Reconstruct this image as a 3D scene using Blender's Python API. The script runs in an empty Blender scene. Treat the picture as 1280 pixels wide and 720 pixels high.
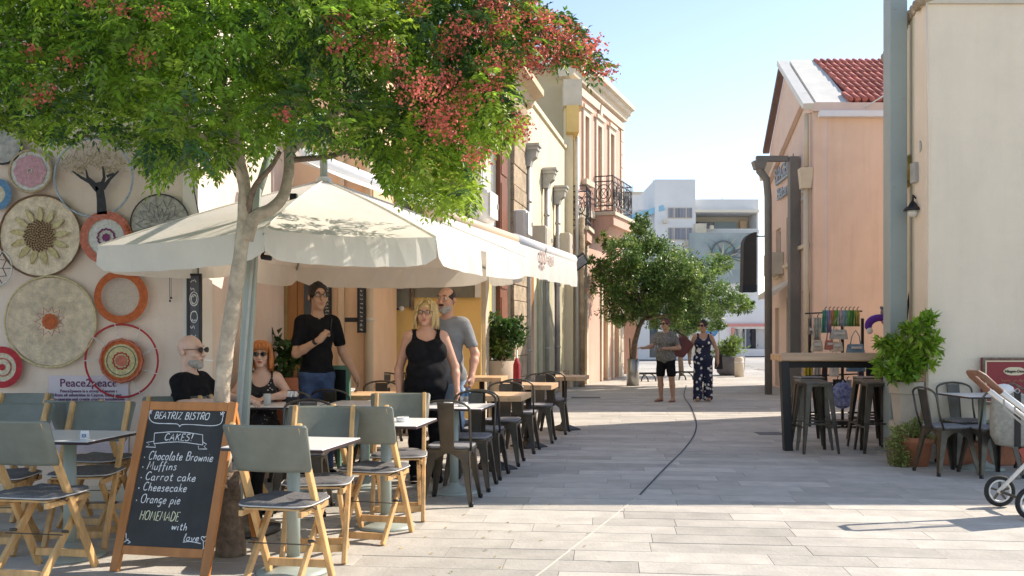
import bpy, math, random
import numpy as np
from mathutils import Vector, Matrix, Euler
R = math.radians
PI = math.pi
random.seed(7)
rng = np.random.RandomState(11)
S = bpy.context.scene
COL = S.collection
# ------------------------------------------------------------------ camera
cam = bpy.data.cameras.new('camera'); camo = bpy.data.objects.new('camera', cam); COL.objects.link(camo)
camo.location = (0, 0, 1.4); camo.rotation_euler = (R(90), 0, 0)
cam.sensor_width = 36; cam.lens = 33.75; cam.shift_y = 53/1280; cam.clip_end = 2000; cam.clip_start = .05
S.camera = camo
# ------------------------------------------------------------------ sky and sun
SUN = Vector((1.16, .55, .0)).normalized(); EL = R(39.5)
SUN = Vector((SUN.x*math.cos(EL), SUN.y*math.cos(EL), math.sin(EL)))
w = bpy.data.worlds.new('World'); S.world = w; w.use_nodes = True
nt = w.node_tree; nt.nodes.clear()
sk = nt.nodes.new('ShaderNodeTexSky'); sk.sky_type = 'NISHITA'; sk.sun_disc = False
sk.sun_elevation = EL; sk.sun_rotation = math.atan2(SUN.x, SUN.y); sk.dust_density = .25; sk.air_density = .85; sk.ozone_density = 1.3
bg = nt.nodes.new('ShaderNodeBackground'); bg.inputs[1].default_value = .14
wo = nt.nodes.new('ShaderNodeOutputWorld')
nt.links.new(sk.outputs[0], bg.inputs[0]); nt.links.new(bg.outputs[0], wo.inputs[0])
sl = bpy.data.lights.new('sun', 'SUN'); sl.energy = 3.35; sl.angle = R(.5); sl.color = (1, .96, .91)
so = bpy.data.objects.new('sun', sl); COL.objects.link(so); so.rotation_euler = SUN.to_track_quat('Z', 'Y').to_euler()
S.view_settings.view_transform = 'Standard'; S.view_settings.look = 'None'; S.view_settings.gamma = 1
S.view_settings.exposure = 1.05
S.view_settings.use_white_balance = True; S.view_settings.white_balance_temperature = 7450; S.view_settings.white_balance_tint = 13
S.render.engine = 'CYCLES'; S.cycles.diffuse_bounces = 6; S.cycles.max_bounces = 10

# ------------------------------------------------------------------ layout helpers (metres; camera at the origin, looking along +Y)
def W(px, py, Y): return Vector(((px-640)/1200*Y, Y, 1.4-(py-413)/1200*Y))
def G(px, py, z=0.0):
    Y = 1200*(1.4-z)/(py-413)
    return Vector(((px-640)/1200*Y, Y, z))
# ------------------------------------------------------------------ materials
MATS = {}
def mat(name, col, rough=.7, var=.12, scale=6, bump=.1, bscale=None, metal=0, spec=.5, col2=None, dirt=0, rand=0, stretch=None, transl=0, island=0, coat=0, streak=0, spot=0):
    if name in MATS: return MATS[name]
    m = bpy.data.materials.new(name); m.use_nodes = True; MATS[name] = m
    n = m.node_tree.nodes; l = m.node_tree.links; b = n['Principled BSDF']
    b.inputs['Roughness'].default_value = rough; b.inputs['Metallic'].default_value = metal
    b.inputs['Specular IOR Level'].default_value = spec; b.inputs['Coat Weight'].default_value = coat
    tc = n.new('ShaderNodeTexCoord'); mp = n.new('ShaderNodeMapping'); l.new(tc.outputs['Object'], mp.inputs[0])
    if stretch: mp.inputs['Scale'].default_value = stretch
    nz = n.new('ShaderNodeTexNoise'); nz.inputs['Scale'].default_value = scale; nz.inputs['Detail'].default_value = 6; nz.inputs['Roughness'].default_value = .6
    l.new(mp.outputs[0], nz.inputs[0])
    cr = n.new('ShaderNodeValToRGB'); cr.color_ramp.elements[0].position = .3; cr.color_ramp.elements[1].position = .7
    c = Vector(col)
    d = Vector(col2) if col2 else c*(1-var)
    e = c if col2 else c*(1+var)
    cr.color_ramp.elements[0].color = (*d, 1); cr.color_ramp.elements[1].color = (*[min(1, x) for x in e], 1)
    l.new(nz.outputs['Fac'], cr.inputs[0]); out = cr.outputs[0]
    if rand:
        oi = n.new('ShaderNodeObjectInfo'); va = n.new('ShaderNodeVectorMath'); va.operation = 'SCALE'; va.inputs[0].default_value = (31, 17, 9); l.new(oi.outputs['Random'], va.inputs['Scale'])
        vb = n.new('ShaderNodeVectorMath'); l.new(tc.outputs['Object'], vb.inputs[0]); l.new(va.outputs[0], vb.inputs[1]); l.new(vb.outputs[0], mp.inputs[0])
    if streak:
        m3 = n.new('ShaderNodeMapping'); m3.inputs['Scale'].default_value = (3.2, 3.2, .22); l.new(tc.outputs['Object'], m3.inputs[0]); n3 = n.new('ShaderNodeTexNoise'); n3.inputs['Scale'].default_value = 2.2; n3.inputs['Detail'].default_value = 9; n3.inputs['Roughness'].default_value = .65; l.new(m3.outputs[0], n3.inputs[0])
        r3 = n.new('ShaderNodeValToRGB'); r3.color_ramp.elements[0].position = .3; r3.color_ramp.elements[1].position = .52; r3.color_ramp.elements[0].color = (1-streak, 1-streak*1.1, 1-streak*1.3, 1); r3.color_ramp.elements[1].color = (1, 1, 1, 1); l.new(n3.outputs['Fac'], r3.inputs[0])
        m4 = n.new('ShaderNodeMixRGB'); m4.blend_type = 'MULTIPLY'; m4.inputs[0].default_value = 1; l.new(out, m4.inputs[1]); l.new(r3.outputs[0], m4.inputs[2]); out = m4.outputs[0]
    if dirt:
        n2 = n.new('ShaderNodeTexNoise'); n2.inputs['Scale'].default_value = .9; n2.inputs['Detail'].default_value = 8; n2.inputs['Roughness'].default_value = .7
        l.new(n.new('ShaderNodeNewGeometry').outputs['Position'] if (rand or spot) else tc.outputs['Object'], n2.inputs[0])
        r2 = n.new('ShaderNodeValToRGB'); r2.color_ramp.elements[0].position = .35; r2.color_ramp.elements[1].position = .65
        r2.color_ramp.elements[0].color = (1-dirt,)*3+(1,); r2.color_ramp.elements[1].color = (1, 1, 1, 1); l.new(n2.outputs['Fac'], r2.inputs[0])
        mx = n.new('ShaderNodeMixRGB'); mx.blend_type = 'MULTIPLY'; mx.inputs[0].default_value = 1
        l.new(out, mx.inputs[1]); l.new(r2.outputs[0], mx.inputs[2]); out = mx.outputs[0]
    if spot:
        ps_ = n.new('ShaderNodeNewGeometry').outputs['Position']; vo = n.new('ShaderNodeTexVoronoi'); vo.inputs['Scale'].default_value = 1.9; l.new(ps_, vo.inputs['Vector']); rv = n.new('ShaderNodeValToRGB'); rv.color_ramp.elements[0].position = .028; rv.color_ramp.elements[1].position = .045; rv.color_ramp.elements[0].color = (1-spot,)*3+(1,); rv.color_ramp.elements[1].color = (1, 1, 1, 1); l.new(vo.outputs['Distance'], rv.inputs[0])
        mv = n.new('ShaderNodeMixRGB'); mv.blend_type = 'MULTIPLY'; mv.inputs[0].default_value = 1; l.new(out, mv.inputs[1]); l.new(rv.outputs[0], mv.inputs[2]); out = mv.outputs[0]
    if rand or island:
        if island: src = n.new('ShaderNodeNewGeometry').outputs['Random Per Island']; amt = island
        else: src = n.new('ShaderNodeObjectInfo').outputs['Random']; amt = rand
        mr = n.new('ShaderNodeMapRange'); mr.inputs['To Min'].default_value = 1-amt; mr.inputs['To Max'].default_value = 1+amt; l.new(src, mr.inputs[0])
        hs = n.new('ShaderNodeHueSaturation'); l.new(mr.outputs[0], hs.inputs['Value']); l.new(out, hs.inputs['Color']); out = hs.outputs[0]
    l.new(out, b.inputs['Base Color'])
    if bump:
        nb = n.new('ShaderNodeTexNoise'); nb.inputs['Scale'].default_value = bscale or scale*6; nb.inputs['Detail'].default_value = 5; l.new(mp.outputs[0], nb.inputs[0])
        bp = n.new('ShaderNodeBump'); bp.inputs['Strength'].default_value = bump; bp.inputs['Distance'].default_value = .02
        l.new(nb.outputs['Fac'], bp.inputs['Height']); l.new(bp.outputs[0], b.inputs['Normal'])
    if transl:
        t = n.new('ShaderNodeBsdfTranslucent'); mh = n.new('ShaderNodeMixShader'); mh.inputs[0].default_value = transl
        l.new(out, t.inputs[0]); l.new(b.outputs[0], mh.inputs[1]); l.new(t.outputs[0], mh.inputs[2])
        l.new(mh.outputs[0], n['Material Output'].inputs[0])
    return m
def glass(name='window glass', col=(.06, .08, .09), alpha=None):
    if name in MATS: return MATS[name]
    m = mat(name, col, .05, .25, 2, .02, spec=.8)
    return m
# ------------------------------------------------------------------ mesh builder
class MB:
    def __init__(s): s.v = []; s.f = []; s.m = []; s.mi = 0; s.sm = []
    def add(s, vs, fs, smooth=False):
        o = len(s.v); s.v += [tuple(p) for p in vs]
        for f in fs: s.f.append(tuple(i+o for i in f)); s.m.append(s.mi); s.sm.append(smooth)
        return s
    def box(s, c, d, rot=None, top=None):
        x, y, z = d[0]/2, d[1]/2, d[2]/2; t = top or (1, 1)
        vs = [Vector((a*x*(t[0] if e > 0 else 1), b*y*(t[1] if e > 0 else 1), e*z)) for e in (-1, 1) for b in (-1, 1) for a in (-1, 1)]
        if rot: q = Euler(rot).to_matrix(); vs = [q@p for p in vs]
        c = Vector(c)
        return s.add([p+c for p in vs], [(0, 2, 3, 1), (4, 5, 7, 6), (0, 1, 5, 4), (2, 6, 7, 3), (0, 4, 6, 2), (1, 3, 7, 5)])
    def bb(s, x0, x1, y0, y1, z0, z1): return s.box(((x0+x1)/2, (y0+y1)/2, (z0+z1)/2), (abs(x1-x0), abs(y1-y0), abs(z1-z0)))
    def bar(s, a, b, w_, h=None, up=(0, 0, 1), w2=None):
        a = Vector(a); b = Vector(b); d = (b-a); L = d.length; d.normalize(); h = h or w_
        u = Vector(up); sd = d.cross(u)
        if sd.length < 1e-3: sd = d.cross(Vector((0, 1, 0)))
        sd.normalize(); n = sd.cross(d); k = w2 if w2 else 1
        vs = []
        for p, q in ((a, 1), (b, k)):
            for i, j in ((-1, -1), (1, -1), (1, 1), (-1, 1)): vs.append(p+sd*(i*w_/2*q)+n*(j*h/2*q))
        return s.add(vs, [(3, 2, 1, 0), (4, 5, 6, 7), (0, 1, 5, 4), (1, 2, 6, 5), (2, 3, 7, 6), (3, 0, 4, 7)])
    def tube(s, pts, r, n=8, closed=False, caps=True, smooth=True, flat=None):
        P = [Vector(p) for p in pts]; N = len(P); rr = r if hasattr(r, '__len__') else [r]*N
        vs = []; prev = None
        for i, p in enumerate(P):
            if closed: t = P[(i+1) % N]-P[i-1]
            else: t = P[min(i+1, N-1)]-P[max(i-1, 0)]
            if t.length < 1e-9: t = Vector((0, 0, 1))
            t.normalize()
            if prev is None:
                prev = t.orthogonal().normalized()
                if abs(t.z) < .99: prev = t.cross(Vector((0, 0, 1))).normalized()
            u = (prev-t*prev.dot(t)); u = u.normalized() if u.length > 1e-6 else t.orthogonal().normalized(); prev = u; v = t.cross(u)
            for k in range(n):
                a = 2*PI*k/n
                vs.append(p+u*math.cos(a)*rr[i]+v*math.sin(a)*rr[i]*(flat or 1))
        fs = []
        for i in range(N if closed else N-1):
            j = (i+1) % N
            for k in range(n): fs.append((i*n+k, i*n+(k+1) % n, j*n+(k+1) % n, j*n+k))
        if caps and not closed: fs.append(tuple(range(n))[::-1]); fs.append(tuple((N-1)*n+k for k in range(n)))
        return s.add(vs, fs, smooth)
    def lathe(s, prof, c=(0, 0, 0), n=24, smooth=True, sx=1, sy=1):
        vs = []; c = Vector(c)
        for r, z in prof:
            for k in range(n): a = 2*PI*k/n; vs.append(c+Vector((r*math.cos(a)*sx, r*math.sin(a)*sy, z)))
        fs = []
        for i in range(len(prof)-1):
            for k in range(n): fs.append((i*n+k, i*n+(k+1) % n, (i+1)*n+(k+1) % n, (i+1)*n+k))
        fs.append(tuple(range(n))[::-1]); fs.append(tuple((len(prof)-1)*n+k for k in range(n)))
        return s.add(vs, fs, smooth)
    def prism(s, poly, a, b, axis='z'):
        n = len(poly)
        def P(p, h): return (p[0], p[1], h) if axis == 'z' else ((p[0], h, p[1]) if axis == 'y' else (h, p[0], p[1]))
        vs = [P(p, a) for p in poly]+[P(p, b) for p in poly]
        fs = [tuple(range(n))[::-1], tuple(range(n, 2*n))]+[(i, (i+1) % n, n+(i+1) % n, n+i) for i in range(n)]
        return s.add(vs, fs)
    def quad(s, *p): return s.add(p, [tuple(range(len(p)))])
    def ball(s, c, r, n=10, sc=(1, 1, 1)):
        prof = [(max(1e-4, r*math.sin(PI*i/6)), -r*math.cos(PI*i/6)*sc[2]) for i in range(7)]
        return s.lathe(prof, c, n, True, sc[0], sc[1])
    def mesh(s, name, mats):
        me = bpy.data.meshes.new(name); me.from_pydata(s.v, [], s.f)
        for m in (mats if isinstance(mats, (list, tuple)) else [mats]): me.materials.append(m)
        me.polygons.foreach_set('material_index', s.m); me.polygons.foreach_set('use_smooth', s.sm); me.update()
        return me
    def build(s, name, mats, parent=None, bevel=0, **k):
        o = OB(name, s.mesh(name, mats), parent, **k)
        if bevel:
            md = o.modifiers.new('bevel', 'BEVEL'); md.width = bevel; md.segments = 2; md.limit_method = 'ANGLE'; md.angle_limit = R(50)
        return o
def OB(name, data, parent=None, loc=None, rot=None, label=None, kind=None):
    o = bpy.data.objects.new(name, data); COL.objects.link(o)
    if parent: o.parent = parent
    if loc is not None: o.location = loc
    if rot: o.rotation_euler = rot
    if label: o['label'] = label
    if kind: o['kind'] = kind
    return o
def T(name, label, cat, loc=(0, 0, 0), rz=0, group=None):
    o = bpy.data.objects.new(name, None); COL.objects.link(o); o.empty_display_size = .1
    o.location = loc; o.rotation_euler = (0, 0, rz); o['label'] = label; o['category'] = cat
    if group: o['group'] = group
    return o
def tag(o, label, cat, group=None):
    o['label'] = label; o['category'] = cat
    if group: o['group'] = group
    return o
KIDS = {}
def dup(root, loc, rz, label, group=None):
    r = root.copy(); COL.objects.link(r); r.location = loc; r.rotation_euler = (0, 0, rz); r['label'] = label
    if group: r['group'] = group
    if root.name not in KIDS: KIDS[root.name] = [(c, list(c.children)) for c in root.children]
    for c, gs in KIDS[root.name]:
        k = c.copy(); COL.objects.link(k); k.parent = r
        for g in gs:
            h = g.copy(); COL.objects.link(h); h.parent = k
    return r
class Placer:
    'first call moves the prototype, later calls copy it'
    def __init__(s, proto): s.p = proto; s.used = False
    def __call__(s, loc, rz, label, group):
        if not s.used:
            s.used = True; s.p.location = loc; s.p.rotation_euler = (0, 0, rz); s.p['label'] = label; s.p['group'] = group; return s.p
        return dup(s.p, loc, rz, label, group)
# wall frame: origin at the left end as seen from outside, x to the right, outward is -y
class Fr:
    def __init__(s, A, B):
        s.o = Vector((A[0], A[1], 0)); d = Vector((B[0]-A[0], B[1]-A[1], 0)); s.L = d.length; s.d = d.normalized(); s.rz = math.atan2(d.y, d.x)
    def x(s, px, off=0):
        k = (px-640)/1200; n = Vector((-s.d.y, s.d.x, 0)); o = s.o-n*off
        return (k*o.y-o.x)/(s.d.x-k*s.d.y)
    def z(s, px, py, off=0):
        n = Vector((-s.d.y, s.d.x, 0)); Y = (s.o-n*off+s.d*s.x(px, off)).y
        return 1.4-(py-413)/1200*Y
    def thing(s, name, label, cat, group=None): return T(name, label, cat, s.o, s.rz, group)
def wallmesh(mb, x0, x1, z0, z1, holes, th=.3, y=0.0, reveal=.18):
    xs = sorted({x0, x1, *[h[0] for h in holes], *[h[1] for h in holes]}); zs = sorted({z0, z1, *[h[2] for h in holes], *[h[3] for h in holes]})
    xs = [a for a in xs if x0 <= a <= x1]; zs = [a for a in zs if z0 <= a <= z1]
    for i in range(len(xs)-1):
        for j in range(len(zs)-1):
            cx = (xs[i]+xs[i+1])/2; cz = (zs[j]+zs[j+1])/2
            if any(h[0] < cx < h[1] and h[2] < cz < h[3] for h in holes): continue
            mb.quad((xs[i], y, zs[j]), (xs[i+1], y, zs[j]), (xs[i+1], y, zs[j+1]), (xs[i], y, zs[j+1]))
    for a, b, c, d in holes:
        q = y+reveal
        mb.quad((a, y, c), (a, y, d), (a, q, d), (a, q, c)); mb.quad((b, y, c), (b, q, c), (b, q, d), (b, y, d))
        mb.quad((a, y, d), (b, y, d), (b, q, d), (a, q, d)); mb.quad((a, y, c), (a, q, c), (b, q, c), (b, y, c))
    mb.quad((x0, y, z0), (x0, y, z1), (x0, y+th, z1), (x0, y+th, z0)); mb.quad((x1, y, z0), (x1, y+th, z0), (x1, y+th, z1), (x1, y, z1))
    mb.quad((x0, y, z1), (x1, y, z1), (x1, y+th, z1), (x0, y+th, z1))
    mb.quad((x0, y+th+.002, z0), (x0, y+th+.002, z1), (x1, y+th+.002, z1), (x1, y+th+.002, z0))
    return mb
def window(parent, x0, x1, z0, z1, y, fm, gm, nm=2, nh=0, fw=.05, sill=None, name='window', surround=None):
    f = MB()
    f.bb(x0, x1, y, y+.06, z1-fw, z1); f.bb(x0, x1, y, y+.06, z0, z0+fw); f.bb(x0, x0+fw, y, y+.06, z0+fw, z1-fw); f.bb(x1-fw, x1, y, y+.06, z0+fw, z1-fw)
    for i in range(1, nm): cx = x0+(x1-x0)*i/nm; f.bb(cx-fw*.4, cx+fw*.4, y+.003, y+.05, z0+fw, z1-fw)
    for i in range(1, nh+1): cz = z0+(z1-z0)*i/(nh+1); f.bb(x0+fw, x1-fw, y+.006, y+.045, cz-fw*.35, cz+fw*.35)
    o = f.build(name, fm, parent)
    for i in range(nm):
        a = x0+(x1-x0)*i/nm; b = x0+(x1-x0)*(i+1)/nm
        MB().bb(a+fw*.5, b-fw*.5, y+.025, y+.035, z0+fw*.5, z1-fw*.5).build('pane', gm, o)
    if sill: MB().bb(x0-.08, x1+.08, -.08, y-.002, z0-.08, z0-.001).build('sill', sill, parent)
    return o
# shared materials
M_metal = mat('gunmetal', (.1, .09, .075), .38, .35, 5, .05, metal=.75)
M_black = mat('black metal', (.02, .02, .022), .45, .2, 8, .05, metal=.3)
M_wood = mat('beech wood', (.62, .37, .16), .5, .3, 5, .12, rand=.12,  stretch=(3, 3, .5))
M_tabwood = mat('table wood', (.6, .39, .22), .5, .28, 4, .12, rand=.1,  stretch=(.6, 5, 5))
M_grey = mat('grey green laminate', (.20, .215, .18), .42, .14, 7, .06, dirt=.14, rand=.07)
M_cush = mat('dark grey cushion fabric', (.16, .155, .155), .95, .3, 60, .5, bscale=260, rand=.12)
M_cushl = mat('pale cushion piping', (.6, .58, .55), .9, .1, 30, .2)
M_white = mat('white laminate', (.78, .77, .75), .32, .04, 3, .02)
M_sage = mat('sage painted steel', (.33, .38, .34), .45, .1, 3, .05)
M_canvas = mat('cream canvas', (.88, .85, .79), .85, .04, 3, .35, bscale=7, transl=.42)
M_leafA = mat('leaf green', (.19, .34, .035), .42, .35, 2.2, 0, transl=.55, island=.45)
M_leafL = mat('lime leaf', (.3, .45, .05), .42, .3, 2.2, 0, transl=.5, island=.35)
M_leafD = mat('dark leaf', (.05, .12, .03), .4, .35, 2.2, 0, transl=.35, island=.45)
M_berry = mat('coral red berries', (.68, .16, .12), .55, .45, 9, 0, island=.5, transl=.3)
M_bark = mat('pale bark', (.56, .47, .36), .9, .3, 14, .7, bscale=30, dirt=.35)
M_barkd = mat('rough dark bark', (.2, .15, .11), .95, .45, 18, 1, bscale=30)
M_terra = mat('terracotta', (.45, .17, .09), .85, .2, 8, .2)
M_chalk = mat('chalk', (.82, .82, .8), .95, .25, 80, 0)
M_board = mat('black board', (.028, .03, .03), .8, .35, 2.6, .05, col2=(.062, .064, .066))
M_soil = mat('soil', (.05, .035, .025), 1, .4, 20, .5)
# ------------------------------------------------------------------ lettering
def text_mesh(txt, size, m, extr=.002, shear=0, align='LEFT', space=1, bold=0):
    c = bpy.data.curves.new('lettering', 'FONT'); c.body = txt; c.size = size; c.extrude = extr; c.shear = shear; c.align_x = align; c.space_character = space; c.offset = bold
    c.resolution_u = 3
    o = bpy.data.objects.new('lettering', c); COL.objects.link(o)
    me = bpy.data.meshes.new_from_object(o); bpy.data.objects.remove(o); me.materials.clear(); me.materials.append(m)
    return me
def text(name, txt, size, m, parent, loc, **k): return OB(name, text_mesh(txt, size, m, **k), parent, loc, (R(90), 0, 0))
# hand-drawn chalk letters: each glyph is width:strokes, a stroke is a run of x,y on a 0..10 grid (x-height 5)
GL = {
'B': '6:1,0 1,10|1,10 4,10 5,8.5 4.5,6 1,5.3|1,5.3 5,5 5.8,3 5,.5 1,0', 'E': '5:5,10 1,10 1,0 5,0|1,5 4,5.2', 'A': '6:0,0 3,10 6,0|1.2,3.5 4.8,3.5',
'T': '6:0,10 6,10|3,10 3,0', 'R': '6:1,0 1,10 4.5,10 5.5,8 4.5,5.5 1,5|3,5 6,0', 'I': '3:1.5,0 1.5,10|.5,10 2.5,10|.5,0 2.5,0', 'Z': '6:.5,10 5.5,10 .5,0 6,0',
'S': '5.5:5,9 3,10 1,8.5 1.5,6.2 4.5,4.5 5,2 3.5,0 1,0 .4,1.4', 'O': '7:3.5,10 1,8.5 .4,5 1.4,1 3.5,0 5.8,1 6.6,5 5.8,9 3.5,10', 'C': '6:5.6,8.6 4,10 1.8,9 .6,5.5 1.2,1.6 3.2,0 5.8,1.4',
'K': '6:1,10 1,0|5.5,10 1,4.5|2.2,5.8 5.8,0', 'H': '6.5:1,10 1,0|5.8,10 5.8,0|1,5.2 5.8,5.2', 'M': '8:.6,0 1.6,10 4,3 6.4,10 7.4,0', 'D': '6.5:1,0 1,10 4,9.5 6,7 6,3.4 4.4,.6 1,0',
'!': '3:1.5,10 1.5,3|1.3,9.5 2.2,10 1.5,3|1.5,.6 1.5,0', 'c': '4.6:4.2,4 3,5.2 1.2,4.6 .5,2.5 1.4,.2 3,0 4.6,1', 'h': '5:1,10 1,0|1,3 2.6,5 4,4.4 4.2,0', 'o': '5:2.5,5.2 .8,4.2 .5,2 1.8,0 3.6,.3 4.5,2.5 3.8,4.6 2.5,5.2 4.6,4.8',
'l': '2.4:1,0 .8,5 1.6,10 2,9 1,3 1.6,0 2.4,.6', 'a': '5:4,4.6 2.2,5.2 .7,3.6 .7,1 2,0 3.8,1.4 4,5|4,2 4.2,0 5,.6', 't': '4:2,8.5 1.8,1 2.8,0 4,1|.4,5.6 3.8,5.8', 'e': '4.6:.7,2.6 4,3.2 3.4,5 1.8,5 .6,3 1,.6 2.6,0 4.6,1.2',
'r': '4:1,5.2 1,0|1,3.2 2.2,5 3.8,4.8', 'w': '6.4:.5,5 1.6,0 3.2,4.2 4.8,0 6,5.2', 'n': '5:1,5 1,0|1,3 2.6,5 4,4 4.2,0', 'i': '2.2:1.1,5 1.1,.3 2,.2|1.1,7.4 1.3,7.7', 'u': '5:.8,5 .8,1 2.2,0 4,1.4 4.2,5|4.2,1.4 4.6,0',
'f': '3.6:3.6,9.4 2.4,10 1.6,8 1.5,-2.4|.2,5 3.4,5.2', 's': '4:3.6,4.6 2,5.2 .9,4 3.4,1.8 2.6,0 .5,.3', 'm': '7:.8,5 .8,0|.8,3 2.2,5 3.4,4 3.6,0|3.6,3 5,5 6.2,4 6.4,0', 'k': '4.6:1,10 1,0|4.2,5.2 1.2,2.4|2,3.2 4.6,0',
'p': '5:1,5 .8,-4|1,3.6 2.8,5.2 4.4,3.6 3.6,.6 1,.6', 'g': '5:4.2,4.6 2.4,5.2 .8,3.6 1,.8 2.6,.3 4.2,2 4.2,-2.6 2.4,-4 .8,-3', 'v': '4.6:.5,5 2,0 4.4,5.4', 'd': '5:4,5 2,5 .7,3 1.2,.3 3,.3 4.2,2|4.4,10 4.4,.4', 'b': '5:1,10 1,0|1,3 3,5 4.6,3 3.6,0 1,.4',
'y': '5:.8,5 1.6,1.6 3.4,1|4.4,5.2 3.4,0 1.6,-4', 'x': '4.4:.5,5 4,0|4,5 .5,0', '.': '3:1.2,3 1.7,2.6', '*': '8:4,0 .4,4.6 .8,7.4 2.6,8 4,6 5.6,8 7.4,7 7.2,4 4,0', ' ': '3.4:'}
def smooth_pts(p, n=4):
    if len(p) < 3: return p
    q = []
    for i in range(len(p)-1):
        a = p[max(i-1, 0)]; b = p[i]; c = p[i+1]; d = p[min(i+2, len(p)-1)]
        for k in range(n):
            t = k/n
            q.append(tuple(.5*((2*b[j])+(-a[j]+c[j])*t+(2*a[j]-5*b[j]+4*c[j]-d[j])*t*t+(-a[j]+3*b[j]-3*c[j]+d[j])*t**3) for j in range(len(b))))
    q.append(p[-1]); return q
def ribbon(mb, pts, w_, y=0):
    P = [Vector((p[0], p[1])) for p in pts]; L = []
    for i, p in enumerate(P):
        t = P[min(i+1, len(P)-1)]-P[max(i-1, 0)]
        t = t.normalized() if t.length > 1e-9 else Vector((1, 0)); n = Vector((-t.y, t.x)); k = w_*(.8+.4*random.random())/2
        L.append((p+n*k, p-n*k))
    vs = []; fs = []
    for a, b in L: vs += [(a.x, y, a.y), (b.x, y, b.y)]
    for i in range(len(L)-1): fs.append((2*i, 2*i+1, 2*i+3, 2*i+2))
    mb.add(vs, fs)
def chalk(mb, txt, x, z, h, w_=None, sl=.12, sp=1.0, y=0, rot=0, wob=.03):
    'h = height of capitals'; k = h/10; w_ = w_ or h*.11; x0 = x
    for ch in txt:
        g = GL.get(ch) or GL.get(ch.lower()) or GL[' ']; wd, _, st = g.partition(':')
        dz = random.uniform(-wob, wob)*h
        for sxx in st.split('|'):
            if not sxx: continue
            p = [tuple(float(a) for a in q.split(',')) for q in sxx.split()]
            if ch.islower() or ch in 'OCS*BRD!': p = smooth_pts(p, 3)
            P = []
            for a, b in p:
                X = x-x0+(a*min(sp, 1.2)+sl*b)*k; Z = b*k+dz
                P.append((x0+X*math.cos(rot)-Z*math.sin(rot), z+X*math.sin(rot)+Z*math.cos(rot)))
            ribbon(mb, P, w_, y)
        x += (float(wd)+1.1)*k*sp
    return x
def scribble(mb, x0, x1, z, h, y=0, n=None, w_=None):
    'a line of illegible handwriting'
    x = x0; w_ = w_ or h*.16
    while x < x1:
        L = random.uniform(2, 5)*h*.7; e = min(x+L, x1); p = []; q = x
        while q < e: p.append((q, z+random.uniform(0, h*(1.5 if random.random() < .2 else 1)))); q += h*random.uniform(.22, .4)
        if len(p) > 2: ribbon(mb, smooth_pts(p, 2), w_, y)
        x = e+h*.5
# ------------------------------------------------------------------ bodies grown from blended volumes, one continuous surface each
def surfnet(F, org, h):
    s = F < 0
    c = np.zeros(tuple(d-1 for d in F.shape), np.int8)
    for i in (0, 1):
        for j in (0, 1):
            for k in (0, 1): c += s[i:F.shape[0]-1+i, j:F.shape[1]-1+j, k:F.shape[2]-1+k]
    act = np.argwhere((c > 0) & (c < 8)); n = len(act)
    idx = -np.ones(c.shape, np.int32); idx[act[:, 0], act[:, 1], act[:, 2]] = np.arange(n)
    acc = np.zeros((n, 3)); cnt = np.zeros(n)
    cor = [(i, j, k) for i in (0, 1) for j in (0, 1) for k in (0, 1)]
    for a in cor:
        for ax in range(3):
            if a[ax]: continue
            b = list(a); b[ax] = 1
            fa = F[act[:, 0]+a[0], act[:, 1]+a[1], act[:, 2]+a[2]]; fb = F[act[:, 0]+b[0], act[:, 1]+b[1], act[:, 2]+b[2]]
            m = (fa < 0) != (fb < 0); t = np.where(m, fa/(fa-fb+1e-12), 0)
            p = np.tile(np.array(a, float), (n, 1)); p[:, ax] += t
            acc += p*m[:, None]; cnt += m
    V = (act+acc/cnt[:, None])*h+org
    Q = []
    for ax in range(3):
        u, v = [(1, 2), (2, 0), (0, 1)][ax]
        sl0 = [slice(1, -1)]*3; sl0[ax] = slice(0, -1); sl1 = list(sl0); sl1[ax] = slice(1, None)
        a = s[tuple(sl0)]; b = s[tuple(sl1)]; e = np.argwhere(a != b)
        if not len(e): continue
        fl = a[e[:, 0], e[:, 1], e[:, 2]]
        o = np.array([1, 1, 1]); o[ax] = 0; e = e+o
        def I(du, dv):
            q = e.copy(); q[:, u] += du; q[:, v] += dv; return idx[q[:, 0], q[:, 1], q[:, 2]]
        q = np.stack([I(-1, -1), I(0, -1), I(0, 0), I(-1, 0)], 1)
        q[~fl] = q[~fl][:, ::-1]; Q.append(q)
    return V, np.concatenate(Q)
def npmesh(name, V, Q, m, smooth=True):
    me = bpy.data.meshes.new(name); V = np.ascontiguousarray(V, np.float32); Q = np.ascontiguousarray(Q, np.int32); k = Q.shape[1]
    me.vertices.add(len(V)); me.vertices.foreach_set('co', V.ravel()); me.loops.add(Q.size); me.loops.foreach_set('vertex_index', Q.ravel())
    me.polygons.add(len(Q)); me.polygons.foreach_set('loop_start', np.arange(0, Q.size, k, dtype=np.int32)); me.polygons.foreach_set('loop_total', np.full(len(Q), k, np.int32))
    if smooth: me.polygons.foreach_set('use_smooth', np.ones(len(Q), bool))
    me.materials.append(m); me.update(calc_edges=True); me.validate(); return me
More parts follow.
